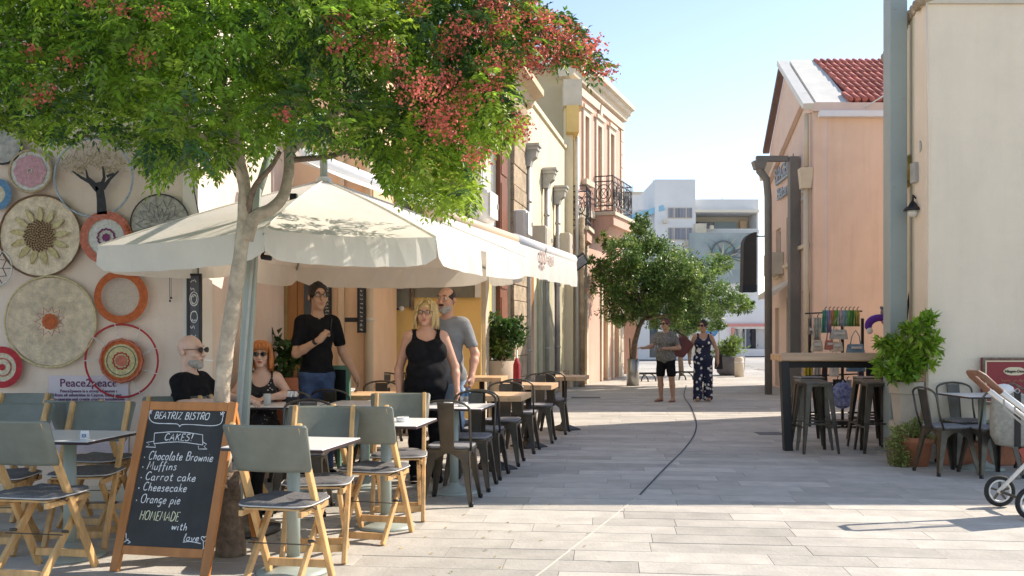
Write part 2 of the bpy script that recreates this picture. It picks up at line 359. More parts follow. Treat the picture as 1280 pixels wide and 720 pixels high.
class Field:
    def __init__(s, k=.03): s.p = []; s.c = []; s.k = k
    def cone(s, a, b, ra, rb=None, k=None): s.p.append(('c', np.array(a, float), np.array(b, float), ra, rb if rb is not None else ra, s.k if k is None else k)); return s
    def ell(s, c, r, M=None, k=None): s.p.append(('e', np.array(c, float), np.array(r, float), M, None, s.k if k is None else k)); return s
    def cut(s, c, r, M=None): s.c.append(('e', np.array(c, float), np.array(r, float), M, None, 0)); return s
    def cutbox(s, lo, hi): s.c.append(('b', np.array(lo, float), np.array(hi, float), None, None, 0)); return s
    @staticmethod
    def ev(q, P):
        if q[0] == 'c':
            a, b, ra, rb = q[1:5]; ab = b-a; t = np.clip(((P-a)@ab)/max(ab@ab, 1e-9), 0, 1)
            return np.linalg.norm(P-a-t[..., None]*ab, axis=-1)-(ra+(rb-ra)*t)
        if q[0] == 'b': c = (q[1]+q[2])/2; d = np.abs(P-c)-(q[2]-q[1])/2; return d.max(-1)
        L = P-q[1]
        if q[3] is not None: L = L@q[3]
        k0 = np.linalg.norm(L/q[2], axis=-1); k1 = np.linalg.norm(L/q[2]**2, axis=-1)
        return k0*(k0-1)/np.maximum(k1, 1e-6)
    def mesh(s, name, m, h=.008, wr=0):
        lo = []; hi = []
        for q in s.p:
            if q[0] == 'c': r = max(q[3], q[4]); lo.append(np.minimum(q[1], q[2])-r); hi.append(np.maximum(q[1], q[2])+r)
            else: r = q[2].max() if q[3] is not None else q[2]; lo.append(q[1]-r); hi.append(q[1]+r)
        L0 = np.min(lo, 0)-3*h; H0 = np.max(hi, 0)+3*h; n = np.ceil((H0-L0)/h).astype(int)+1
        F = np.full(tuple(n), 1.0, np.float32); ax = [L0[i]+h*np.arange(n[i]) for i in range(3)]
        def loc(a, b, mg):
            i0 = np.maximum(((a-mg-L0)/h).astype(int), 0); i1 = np.minimum(((b+mg-L0)/h).astype(int)+2, n)
            return tuple(slice(i0[i], i1[i]) for i in range(3))
        for q, a, b in zip(s.p, lo, hi):
            k = q[5]; S_ = loc(a, b, k+2*h)
            P = np.stack(np.meshgrid(*[ax[i][S_[i]] for i in range(3)], indexing='ij'), -1)
            d = s.ev(q, P); f = F[S_]
            if k > 0: hh = np.maximum(k-np.abs(f-d), 0)/k; F[S_] = np.minimum(f, d)-hh*hh*k*.25
            else: F[S_] = np.minimum(f, d)
        for q in s.c:
            if q[0] == 'b': a, b = q[1], q[2]
            else: r = q[2].max(); a = q[1]-r; b = q[1]+r
            a = np.maximum(a, L0); b = np.minimum(b, H0)
            if (b <= a).any(): continue
            S_ = loc(a, b, h)
            P = np.stack(np.meshgrid(*[ax[i][S_[i]] for i in range(3)], indexing='ij'), -1)
            F[S_] = np.maximum(F[S_], -s.ev(q, P))
        V, Q = surfnet(F, L0, h)
        if wr:
            V[:, 0] += wr*np.sin(V[:, 2]*38+V[:, 1]*25+3*np.sin(V[:, 2]*9+V[:, 0]*14)); V[:, 1] += wr*np.sin(V[:, 2]*46+V[:, 0]*33+2.4*np.sin(V[:, 0]*11-V[:, 2]*7))
        return npmesh(name, V, Q, m)
def nv(v): v = np.array(v, float); return v/np.linalg.norm(v)
def hand(f, w_, d, n, th, curl=.5, spread=1, r=1, grip=None):
    'w wrist, d towards the fingers, n palm normal, th side of the thumb'
    d = nv(d); th = nv(np.array(th)-d*(np.array(th)@d)); n_ = nv(np.cross(d, th)); n = n_ if n_@np.array(n) > 0 else -n_
    M = np.stack([th, d, n], 1)
    f.ell(w_+d*.05, (.038*r, .054, .017*r), M, k=.02); f.cone(w_-d*.01, w_+d*.04, .025*r, .03*r, k=.02)
    for off, L in ((.031, .066), (.011, .076), (-.010, .071), (-.029, .056)):
        p = w_+d*.09+th*off*r; a = curl*(1+.15*(off < 0)); dd = nv(d+th*off*2.2*spread)
        for s_, q in ((.45, .0088), (.32, .0078), (.25, .007)):
            c, s2 = math.cos(a), math.sin(a); d2 = nv(dd*c+n*s2); p2 = p+d2*L*s_*1.15; f.cone(p, p2, q*r, q*.92*r, k=.004); p = p2; a += curl*1.1
    p = w_+d*.022+th*.026*r; d1 = nv(d*.65+th*.75+n*.35); p2 = p+d1*.042; f.cone(p, p2, .0135*r, .0105*r, k=.008)
    f.cone(p2, p2+nv(d*.9+th*.25+n*(.3+curl*.5))*.034, .0105*r, .008*r, k=.003)
def rotm(yaw=0, pitch=0, roll=0): return np.array(Euler((pitch, roll, yaw)).to_matrix())
M_eye = mat('eye white', (.7, .68, .64), .3, .02, 5, 0); M_iris = mat('dark iris', (.03, .025, .02), .2, .1, 5, 0); M_lens = mat('dark lens', (.012, .012, .014), .08, .1, 5, 0)
M_lip = mat('lips', (.45, .12, .1), .5, .1, 9, 0)
def skinmat(n, c): return mat('skin '+n, c, .5, .1, 16, .12, bscale=90)
def person(label, loc, rz, H=1.75, bx=1, by=1, lean=0, tyaw=0, pel=(0, 0, .95), legs=None, arms=None, head=(0, 0, 0), hfwd=0, skin=None, h=.008, top='tee', topm=None,
           bot='pants', botm=None, shoe=None, hair=None, hairm=None, glasses=None, sex='m', belly=0, lips=None, bare_feet=False, chest=1, neckw=1, facefat=1):
    s = H/1.75; root = T('person', label, 'person', loc, rz)
    A = lambda *p: np.array(p, float)
    pel = A(*pel); TM = rotm(tyaw, lean)
    tz = lambda x, y, z: pel+TM@A(x, y, z-.95)       # torso point given in standing coordinates
    up = TM@A(0, 0, 1)
    fat = sex == 'f'
    shw = .16 if fat else .172
    sh = [tz(-shw*(.5+.5*bx), 0, 1.415), tz(shw*(.5+.5*bx), 0, 1.415)]
    hp = [pel+TM@A(-.085*bx, 0, -.05), pel+TM@A(.085*bx, 0, -.05)]
    legs = legs or [(A(-.1, 0, .49), A(-.105, .03, .08), A(-.12, -.13, .03)), (A(.1, 0, .49), A(.105, .03, .08), A(.12, -.13, .03))]
    arms = arms or [(A(-.25, .02, 1.12), A(-.25, -.06, .87), (0, -.2, -1), (1, 0, 0), (0, -1, 0), .3), (A(.25, .02, 1.12), A(.25, -.06, .87), (0, -.2, -1), (-1, 0, 0), (0, -1, 0), .3)]
    hc = tz(0, -.02-hfwd, 1.637); HM = rotm(head[0], head[1], head[2])
    hl = lambda x, y, z: hc+HM@A(x, y, z)*1.07
    def tors(f, g, lo=0, k=.05):
        f.ell(tz(0, .005, .95), (.168*bx+g, .118*by+g, .12+g), TM, k); f.ell(tz(0, -belly*.5, 1.09), (.143*bx+g+belly*.3, .102*by+g+belly, .14+g), TM, k)
        f.ell(tz(0, 0, 1.28), (.16*bx+g, .108*by+g, .165+g), TM, k); f.cone(sh[0]*.86+sh[1]*.14, sh[1]*.86+sh[0]*.14, .058*(.6+.4*bx)+g, None, k)
        if fat:
            for q in (-1, 1): f.ell(tz(q*.078*bx, -.085*by, 1.27), (.07*chest+g, .06*chest+g, .068*chest+g), TM, .04)
    # body -------------------------------------------------
    f = Field(.03); tors(f, 0)
    f.cone(tz(0, .01, 1.44), hl(0, .025, -.07), .058*neckw, .052*neckw, .04)
    f.ell(hl(0, .012, .03), (.076, .096, .09), HM, .02); f.ell(hl(0, -.018, -.042), (.06*facefat, .072, .07), HM, .03); f.ell(hl(0, -.066, -.092), (.026*facefat, .02, .02), HM, .025)
    f.cone(hl(0, -.086, .022), hl(0, -.11, -.022), .009, .0135, .012); f.ell(hl(0, -.096, -.026), (.019, .012, .009), HM, .008)
    f.ell(hl(0, -.078, .04), (.052, .014, .012), HM, .015)
    for q in (-1, 1):
        f.ell(hl(q*.04, -.06, -.02), (.024*facefat, .026, .024), HM, .02); f.ell(hl(q*.079, .012, .0), (.009, .019, .031), HM, .008)
        f.cut(hl(q*.031, -.101, .015), (.0145, .0145, .0105))
    f.ell(hl(0, -.088, -.056), (.024, .0105, .0105), HM, .01)
    lw = .55+.45*bx
    for i, (kn, an, to) in enumerate(legs):
        f.cone(hp[i], kn, .088*lw, .056*lw, .04); f.cone(kn, an*.35+kn*.65+A(0, .012, 0), .056*lw, .058*lw, .02); f.cone(an*.35+kn*.65+A(0, .012, 0), an, .056*lw, .037, .02)
        hl_ = an+nv(an-to)*.035-A(0, 0, .04); f.cone(hl_, an, .03, .036, .02); f.cone(an-A(0, 0, .02), to, .034, .026, .03); f.cone(hl_, to, .028, .026, .02)
    aw = .6+.4*bx
    for i, (el, wr_, hd, pn, ts, cu) in enumerate(arms):
        el = np.array(el, float); wr_ = np.array(wr_, float)
        f.cone(sh[i], el, .052*aw, .04*aw, .045); f.cone(el, wr_*.3+el*.7, .041*aw, .042*aw, .02); f.cone(wr_*.3+el*.7, wr_, .042*aw, .027, .02)
        hand(f, wr_, hd, np.array(pn, float), np.array(ts, float), cu)
    body = OB('body', f.mesh('body', skin, h), root)
    # face -------------------------------------------------
    for q in (-1, 1):
        if glasses != 'sun':
            e = MB().ball(hl(q*.031, -.0765, .015), .0118, 10).build('eye', M_eye, body); MB().ball(hl(q*.031, -.0852, .015), .006, 8).build('iris', M_iris, body)
        if hairm: MB().tube([hl(q*.016, -.099, .037), hl(q*.032, -.1, .042), hl(q*.05, -.088, .037)], [.003, .0035, .002], 6).build('eyebrow', hairm, root)
    fl = Field(.006); fl.ell(hl(0, -.0955, -.053), (.025, .0055, .004), HM); fl.ell(hl(0, -.0945, -.0605), (.02, .006, .0045), HM)
    OB('lips', fl.mesh('lips', lips or (M_lip if sex == 'f' else mat('natural lips', (.42, .18, .14), .5, .1, 9, 0)), .003), root)
    # clothing ---------------------------------------------
    g = Field(.04)
    if top:
        tors(g, .014)
        if top == 'tee' or top == 'polo':
            for i, a in enumerate(arms):
                el = np.array(a[0], float); e2 = sh[i]*.3+el*.7; g.cone(sh[i], e2, .058*aw, .058*aw, .04); dd = nv(el-sh[i]); g.cut(e2+dd*.062, (.075*aw, .075*aw, .05), None)
            g.cut(tz(0, -.03, 1.535), (.075, .085, .085) if top == 'tee' else (.066, .09, .1), TM)
        if top in ('tank', 'straps'):
            g.cut(tz(0, -.06, 1.475), (.1, .12, .15), TM)
            for i in (0, 1): g.cut(sh[i]+(sh[i]-sh[1-i])*.08+TM@A(0, 0, .0), (.075, .13, .10), TM)
        g.cut(tz(0, 0, 1.62), (.062, .062, .11), TM)
        g.cone(hp[0]+A(0, 0, .0), hp[1]+A(0, 0, .0), .085*lw+.015*by, None, .05)
        if top in ('tee', 'tank'): g.ell(tz(0, -.01-belly*.3, .95), (.172*bx, .122*by+belly*.4, .1), TM, .05)
        to = OB('shirt' if top != 'straps' else 'jumpsuit_top', g.mesh('shirt', topm, h, wr=.0025), root)
        if top == 'polo':
            c = MB(); c.tube([tz(.06*math.cos(t), -.005+.062*math.sin(t), 1.475-.03*(math.sin(t) < 0)*-math.sin(t)) for t in np.linspace(-PI*.42, PI*1.42, 16)], .014, 6, flat=.6); c.build('collar', topm, root)
    g = Field(.04)
    if bot:
        g.ell(pel+TM@A(0, .005, -.01), (.172*bx+.012, .122*by+.014, .13), TM)
        for i, (kn, an, t) in enumerate(legs):
            if bot == 'pants': g.cone(hp[i], kn, .1*lw, .07*lw, .05); g.cone(kn, an, .072*lw, .058, .02)
            if bot == 'shorts': k2 = hp[i]*.22+kn*.78; g.cone(hp[i], k2, .1*lw, .088*lw, .05); g.cut(k2+nv(kn-hp[i])*.085, (.1, .1, .055))
            if bot == 'wide': g.cone(hp[i], kn, .105*lw, .098*lw, .05); g.cone(kn, an+A(0, 0, -.01), .098*lw, .105, .02); g.cut(an+A(0, 0, -.14), (.16, .16, .09))
        OB({'pants': 'trousers', 'shorts': 'shorts', 'wide': 'wide_trousers'}[bot], g.mesh('trousers', botm, h, wr=.003), root)
    if shoe:
        for i, (kn, an, t) in enumerate(legs):
            q = Field(.03); hl_ = an+nv(an-t)*.04-A(0, 0, .045); q.cone(hl_, an+A(0, 0, -.02), .036, .042); q.cone(an-A(0, 0, .03), t+A(0, 0, .006), .042, .032); q.cone(hl_, t, .034, .034)
            q.cut(an+A(0, 0, .06), (.05, .05, .06)); OB('shoe', q.mesh('shoe', shoe, h), root)
    # hair -------------------------------------------------
    if hair in ('short', 'fringe', 'curly', 'stubble'):
        q = Field(.02); gr = .002 if hair in ('fringe', 'stubble') else .01
        q.ell(hl(0, .016, .035), (.078+gr, .096+gr, .09+gr), HM); q.cone(hl(0, .06, .0), hl(0, .06, -.06), .05+gr*.5, .03)
        q.cut(hl(0, -.13, .0), (.08, .108, .112), HM)
        for e in (-1, 1): q.cut(hl(e*.09, -.02, -.05), (.04, .05, .07), HM)
        if hair in ('fringe', 'stubble'): q.cut(hl(0, -.045, .12), (.095, .12, .1), HM)
        if hair == 'curly':
            for i in range(46):
                a = random.uniform(0, 2*PI); b = random.uniform(-.1, 1.3); q.ell(hl(.083*math.cos(a)*math.cos(b), .02+.1*abs(math.sin(a))*math.cos(b)-.06*math.cos(b)*(math.sin(a) < 0), .045+.09*math.sin(b)), (.021,)*3, None, .008)
        me = q.mesh('hair', hairm, .006 if h < .01 else .008); OB('hair', me, root)
    if hair == 'short':
        mb = MB()
        for i in range(110):
            u = random.uniform(-1, 1); v0 = random.uniform(-.1, .75); P = []
            for t in np.linspace(0, 1, 5):
                a = PI*(.74-.58*(v0*.6+t*.42)); x = u*.072*(1-.25*abs(math.cos(a)))+.006*math.sin(i+t*3)*t; r_ = .089-.02*abs(u)+.005*math.sin(t*PI)+.003*math.sin(i*1.7)
                P.append(hl(x, .012-r_*1.0*-math.cos(a)*1.0 if 0 else .012+r_*math.cos(a), .042+(1-.3*u*u)*(r_+.002)*math.sin(a)))
            mb.tube(P, [.003, .006, .006, .005, .001], 5)
        mb.build('hair_locks', hairm, root)
    if hair in ('bob', 'long'):
        q = Field(.02); q.ell(hl(0, .02, .035), (.086, .102, .096), HM); q.cone(hl(-.04, .05, 0), hl(-.045, .05, -.09), .05, .035); q.cone(hl(.04, .05, 0), hl(.045, .05, -.09), .05, .035)
        q.cut(hl(0, -.125, -.03), (.088, .1, .115), HM); OB('hair', q.mesh('hair', hairm, .007), root)
        mb = MB()
        for i in range(150):
            a = random.uniform(-PI*.5, PI*1.5); fr = math.sin(a) < -.62
            if fr and abs(math.cos(a)) < (.8 if hair == 'bob' else .7): end = random.uniform(.045, .06) if hair == 'bob' else random.uniform(.075, .095)
            else: end = random.uniform(-.16, -.1) if hair == 'bob' else random.uniform(-.15, -.05)
            if hair == 'long' and fr and abs(math.cos(a)) < .42: continue
            jt = .011 if hair == 'long' else .004; c, s_ = math.cos(a), math.sin(a); p = []; wv = random.uniform(0, 6); px0 = random.uniform(.004, .014)
            for t in np.linspace(0, 1, 9):
                z = .132+(end-.132)*t**1.5; e = min(1, math.sqrt(max(0, 1-((z-.035)/.1)**2))) if z > .035 else 1
                rr = (1.0+px0*3)*e+(0.12*t if z < 0 else 0)
                yy = .015+(.1*s_ if s_ > -.3 else (.112*s_ if fr else -.03-.03*abs(s_)))*rr
                p.append(hl(.092*c*rr+jt*t*math.sin(wv+t*7), yy+jt*t*math.cos(wv+t*6), z))
            mb.tube(p, [.007, .009, .0095, .0095, .009, .009, .008, .007, .002], 5)
        mb.build('hair_locks', hairm, root)
    if hair == 'beard': pass
    if glasses:
        fr = MB(); ln = MB(); gm = M_black
        for q in (-1, 1):
            c = [hl(q*.033+.0235*math.cos(t)*1.05, -.108+.006*math.cos(t)**2*1, .014+.0175*math.sin(t)) for t in np.linspace(0, 2*PI, 15)[:-1]]
            if glasses == 'clear': fr.tube(c, .0024, 5, closed=True)
            else: fr.tube(c, .003, 5, closed=True); ln.add(c, [tuple(range(14))]); ln.add([Vector(p)+Vector(HM@A(0, .004, 0)) for p in c], [tuple(range(14))[::-1]])
            fr.tube([hl(q*.057, -.104, .018), hl(q*.08, -.06, .018), hl(q*.084, .02, .012)], .0025, 5)
        fr.tube([hl(-.01, -.11, .016), hl(0, -.113, .019), hl(.01, -.11, .016)], .0025, 5)
        o = fr.build('glasses', gm, root)
        if glasses == 'sun': ln.build('dark_lens', M_lens, o)
    for c in list(root.children): pass
    root.scale = (s, s, s)
    return root, dict(hl=hl, tz=tz, sh=sh, s=s, HM=HM, TM=TM, root=root)
# ------------------------------------------------------------------ furniture prototypes (a sitter faces -Y)
def make_folding_chair():
    t = T('folding_chair', 'x', 'chair')
    for q in (-1, 1):
        MB().bar((q*.185, .265, .91), (q*.185, -.225, .004), .03, .045, up=(0, 1, 0)).build('back_post', M_wood, t, bevel=.006)
        MB().bar((q*.15, -.17, .425), (q*.15, .235, .004), .026, .042, up=(0, 1, 0)).build('rear_leg', M_wood, t, bevel=.005)
        MB().bar((q*.165, -.19, .432), (q*.165, .2, .432), .022, .03).build('seat_rail', M_wood, t)
        MB().lathe([(.008, -.02), (.009, 0), (.008, .02)], (0, 0, 0), 8).build('pivot_bolt', M_metal, t, loc=(q*.165, .03, .26), rot=(0, R(90), 0))
    MB().bar((-.17, -.175, .09), (.17, -.175, .09), .02, .045, up=(0, 0, 1)).build('stretcher', M_wood, t, bevel=.004)
    MB().bar((-.14, .19, .05), (.14, .19, .05), .02, .045, up=(0, 0, 1)).build('stretcher', M_wood, t, bevel=.004)
    MB().tube([(-.18, .075, .25), (.18, .075, .25)], .0035, 6).build('cross_rod', M_metal, t)
    # curved backrest panel, a little wider at the top
    mb = MB(); n = 10; vs = []
    for i in range(n+1):
        u = i/n*2-1
        for z, wd in ((.65, .2), (.67, .212), (.895, .232), (.91, .222)):
            for d in (0, .014): vs.append((u*wd, .215+(z-.75)*.5+d-.035*(1-u*u)*-1-.03, z))
    m = 8
    fs = []
    for i in range(n):
        for j in range(3):
            a = i*m+j*2; fs += [(a, a+m, a+m+2, a+2), (a+1, a+3, a+m+3, a+m+1)]
        fs += [(i*m, i*m+1, i*m+m+1, i*m+m), (i*m+6, i*m+m+6, i*m+m+7, i*m+7)]
    fs += [(0, 2, 3, 1), (2, 4, 5, 3), (4, 6, 7, 5)]; e = n*m; fs += [(e, e+1, e+3, e+2), (e+2, e+3, e+5, e+4), (e+4, e+5, e+7, e+6)]
    mb.add(vs, fs, True); mb.build('backrest', M_grey, t)
    for i in range(4): MB().bb(-.16, .16, -.18+i*.095, -.11+i*.095, .447, .458).build('seat_slat', M_wood, t)
    # cushion: puffy rounded pad with pale piping and tie cords
    mb = MB(); N = 28; vs = []; rings = [(0.0, .012), (.6, .014), (.9, .011), (1.0, 0.004), (1.0, -.012), (.92, -.017), (0, -.018)]
    for rr, z in rings:
        for k in range(N):
            a = 2*PI*k/N; c, s_ = math.cos(a), math.sin(a); ex = .42
            x = math.copysign(abs(c)**ex, c)*.205*max(rr, .01); y = math.copysign(abs(s_)**ex, s_)*.2*max(rr, .01)
            vs.append((x*(1+.03*math.sin(3*a)), y, .478+z+.006*math.sin(5*a+1)*(rr > .3)))
    fs = [(i*N+k, (i+1)*N+k, (i+1)*N+(k+1) % N, i*N+(k+1) % N) for i in range(len(rings)-1) for k in range(N)]
    cu = mb.add(vs, [f[::-1] for f in fs], True).build('cushion', M_cush, t)
    MB().tube([(math.copysign(abs(math.cos(a))**.42, math.cos(a))*.208, math.copysign(abs(math.sin(a))**.42, math.sin(a))*.203, .472) for a in np.linspace(0, 2*PI, 29)[:-1]], .004, 5, closed=True).build('piping', M_cushl, cu)
    for q in (-1, 1): MB().tube([(q*.19, .12, .47), (q*.205, .07, .44), (q*.19, .02, .455), (q*.17, .08, .46)], .004, 5).build('tie', M_black, cu)
    return t
def make_metal_chair(m=None, seatm=None):
    m = m or M_metal; t = T('metal_chair', 'x', 'chair')
    for qx in (-1, 1):
        for qy in (-1, 1):
            a = Vector((qx*.165, qy*.16, .435)); b = Vector((qx*.21, qy*.225, .0)); mb = MB()
            # pressed sheet leg: two flanges meeting at the corner, wide at the top and narrow at the floor
            for ax in (0, 1):
                w0, w1 = .075, .03; d = Vector((-qx, 0, 0)) if ax == 0 else Vector((0, -qy, 0)); nn = Vector((0, -qy, 0)) if ax == 0 else Vector((-qx, 0, 0))
                th = .006; vs = []
                for p, ww in ((a, w0), (b, w1)):
                    for e in (0, 1):
                        for g in (0, 1): vs.append(p+d*ww*e+nn*th*g)
                mb.add(vs, [(0, 1, 3, 2), (4, 6, 7, 5), (0, 2, 6, 4), (1, 5, 7, 3), (0, 4, 5, 1), (2, 3, 7, 6)])
            l_ = mb.build('leg', m, t)
            MB().lathe([(.014, 0), (.017, .02), (.015, .035)], (b.x-qx*.008, b.y-qy*.008, 0), 8).build('foot_cap', M_black, l_)
    for k in range(4):    # arched aprons under the seat
        mb = MB(); P = [(-.17, .44), (-.17, .36)]+[(-.1+.2*i/8-.0, .36+.055*math.sin(PI*i/8)) for i in range(9)]+[(.17, .36), (.17, .44)]
        mb.prism(P, 0, .005, 'y'); o = mb.build('apron', m, t); rz = k*PI/2; o.rotation_euler.z = rz; o.location = (.166*math.sin(rz), -.163*math.cos(rz), 0)
    mb = MB(); P = []
    for k in range(32):
        a = 2*PI*k/32; c, s_ = math.cos(a), math.sin(a); P.append((math.copysign(abs(c)**.4, c)*.19, math.copysign(abs(s_)**.4, s_)*.185))
    mb.prism(P, .438, .452); mb.build('seat', m, t, bevel=.004)
    if seatm: MB().prism([(x*.96, y*.96) for x, y in P], .453, .475).build('seat_pad', seatm, t, bevel=.008)
    # hooped tube back with central splat
    hp = [(-.185, .15, .44), (-.188, .2, .6), (-.19, .225, .74)]+[(-.19*math.cos(a), .232+.03*math.sin(a), .76+.085*math.sin(a)**.8) for a in np.linspace(.12, PI-.12, 11)]+[(.19, .225, .74), (.188, .2, .6), (.185, .15, .44)]
    MB().tube(hp, .0105, 8).build('back_hoop', m, t)
    mb = MB(); mb.prism([(-.055, .455), (.055, .455), (.068, .84), (-.068, .84)], 0, .006, 'y'); o = mb.build('back_splat', m, t); o.location = (0, .175-.072, 0); o.rotation_euler = (R(-10.5), 0, 0)
    for q in (-1, 1): MB().bar((q*.052, .188, .46), (q*.064, .262, .83), .007, .012).build('splat_rib', m, t)
    MB().bar((-.2, .21, .1), (.2, .21, .1), .001, .001)
    return t
def make_bistro_table(top=M_white, pole=M_sage, size=.6, h=.75, thick=.018, edge=None, rbase=.21):
    t = T('cafe_table', 'x', 'table'); s_ = size/2
    MB().bb(-s_, s_, -s_, s_, h-thick, h).build('tabletop', top, t, bevel=.004)
    if edge: MB().bb(-s_-.0035, s_+.0035, -s_-.0035, s_+.0035, h-thick-.003, h-.005).build('edge_band', edge, t)
    MB().bb(-.12, .12, -.12, .12, h-thick-.02, h-thick-.004).build('mounting_plate', pole, t)
    MB().lathe([(.038, .05), (.038, h-thick-.02)], n=20).build('pole', pole, t)
    MB().lathe([(rbase, 0), (rbase, .012), (rbase*.8, .026), (.07, .055), (.042, .09)], n=32).build('base', pole, t)
    return t
def make_wood_table(size=.64, h=.76):
    t = T('wooden_table', 'x', 'table'); n = 5; ww = size/n
    for i in range(n): MB().bb(-size/2+i*ww+.001, -size/2+(i+1)*ww-.001, -size/2, size/2, h-.055, h).build('plank', M_tabwood, t, bevel=.003)
    MB().lathe([(.036, .06), (.036, h-.055)], n=16).build('pole', M_black, t)
    MB().lathe([(.23, 0), (.23, .012), (.19, .03), (.06, .075), (.04, .12)], n=4, smooth=False).build('base', M_black, t)
    return t
def make_stool():
    t = T('bar_stool', 'x', 'stool'); h = .8
    for qx in (-1, 1):
        for qy in (-1, 1):
            a = Vector((qx*.15, qy*.15, h-.01)); b = Vector((qx*.215, qy*.215, 0)); mb = MB()
            for ax in (0, 1):
                d = Vector((-qx, 0, 0)) if ax == 0 else Vector((0, -qy, 0)); nn = Vector((0, -qy, 0)) if ax == 0 else Vector((-qx, 0, 0)); vs = []
                for p, ww in ((a, .07), (b, .028)):
                    for e in (0, 1):
                        for g in (0, 1): vs.append(p+d*ww*e+nn*.006*g)
                mb.add(vs, [(0, 1, 3, 2), (4, 6, 7, 5), (0, 2, 6, 4), (1, 5, 7, 3), (0, 4, 5, 1), (2, 3, 7, 6)])
            mb.build('leg', M_metal, t)
    MB().bb(-.158, .158, -.158, .158, h-.012, h+.012).build('seat', mat('worn stool seat', (.16, .145, .12), .45, .35, 6, .1, metal=.5), t, bevel=.01)
    for k in range(4):
        mb = MB().bar((-.2, 0, 0), (.2, 0, 0), .008, .022); o = mb.build('footrest', M_metal, t); o.rotation_euler.z = k*PI/2; o.location = (.195*math.sin(k*PI/2), -.195*math.cos(k*PI/2), .3 if k % 2 else .34)
        mb = MB().prism([(-.15, h-.012), (-.15, h-.06), (-.09, h-.045), (0, h-.035), (.09, h-.045), (.15, h-.06), (.15, h-.012)], 0, .005, 'y'); o = mb.build('apron', M_metal, t); o.rotation_euler.z = k*PI/2; o.location = (.15*math.sin(k*PI/2), -.15*math.cos(k*PI/2), 0)
    return t
# ------------------------------------------------------------------ foliage
def leaf_soup(name, C, D, U, L, Wd, m, parent=None, fold=.25, kind='stuff', cut=True, loc=None):
    '''leaf-shaped faces: C base points, D directions, U blade normals (n,3), L lengths, Wd widths'''
    C = np.asarray(C); D = np.asarray(D); U = np.asarray(U); n = len(C)
    D = D/np.linalg.norm(D, axis=1, keepdims=True); S_ = np.cross(D, U); S_ /= np.linalg.norm(S_, axis=1, keepdims=True)+1e-9; N = np.cross(S_, D)
    L = np.broadcast_to(L, n)[:, None]; Wd = np.broadcast_to(Wd, n)[:, None]
    v = np.stack([C, C+D*L*.45+S_*Wd*.5+N*Wd*fold, C+D*L*.97-N*L*.08, C+D*L*.45-S_*Wd*.5+N*Wd*fold, C+D*L*.5], 1).reshape(-1, 3)
    b = (np.arange(n)*5)[:, None]
    f = np.concatenate([b+np.array([0, 1, 2, 4]), b+np.array([0, 4, 2, 3])])
    return OB(name, npmesh(name, v, f, m, False), parent, loc, kind=kind)
def rdir(n, up=0.):
    v = rng.normal(size=(n, 3)); v[:, 2] += up; return v/np.linalg.norm(v, axis=1, keepdims=True)
def shrub(parent, c, r, n, L, Wd, m, name='foliage', m2=None, frac=.25, stems=None):
    'leaves spread through an uneven volume'
    c = np.array(c); r = np.array(r); k = 14; cc = rdir(k)*rng.uniform(.25, .85, (k, 1)); q = rng.randint(0, k, n)
    P = cc[q]+rdir(n)*rng.uniform(.1, .42, (n, 1)); P = P*r+c; D = rdir(n, .35)+(P-c)/r*.6
    if m2 is None: leaf_soup(name, P, D, rdir(n, 1.2), L*rng.uniform(.7, 1.3, n), Wd*rng.uniform(.7, 1.2, n), m, parent)
    else:
        a = rng.rand(k) < frac; s_ = a[q]
        for sel, mm in ((~s_, m), (s_, m2)):
            if sel.sum(): leaf_soup(name, P[sel], D[sel], rdir(sel.sum(), 1.2), L, Wd, mm, parent)
    if stems:
        mb = MB()
        for i in range(stems):
            e = c+cc[i % k]*r; b = c-np.array([0, 0, r[2]])*1.05+np.array([random.uniform(-.2, .2)*r[0], random.uniform(-.2, .2)*r[1], 0]); mb.tube([b, (b+e)/2+np.array([0, 0, .03]), e], [.009, .006, .003], 5)
        mb.build('stem', M_barkd, parent)
def pinnate(P, D, nlf=9, L=.15, lf=.045, wd=.017, droop=.5):
    'compound leaves: arrays of base points and directions -> leaflet arrays'
    n = len(P); C = []; DD = []; UU = []; LL = []
    D = D/np.linalg.norm(D, axis=1, keepdims=True); up = np.array([0, 0, 1.]); S_ = np.cross(D, up); S_ /= np.linalg.norm(S_, axis=1, keepdims=True)+1e-6; N = np.cross(S_, D)
    Ls = L*rng.uniform(.75, 1.25, (n, 1)); rc = []
    for i in range(nlf):
        t = (i//2+1)/((nlf+1)//2) if i < nlf-1 else 1.0
        t = .15+.85*t
        p = P+D*Ls*t-up*Ls*droop*t*t*.6; sd = (1 if i % 2 else -1) if i < nlf-1 else 0
        dd = D*.55+S_*sd*.9-up*(.25+droop*t*.6) if sd else D-up*droop
        C.append(p); DD.append(dd+rng.normal(size=(n, 3))*.12); UU.append(N+rng.normal(size=(n, 3))*.25); LL.append(np.full(n, lf)*rng.uniform(.8, 1.2, n)*(1.1-.3*abs(t-.5)))
    return np.concatenate(C), np.concatenate(DD), np.concatenate(UU), np.concatenate(LL)
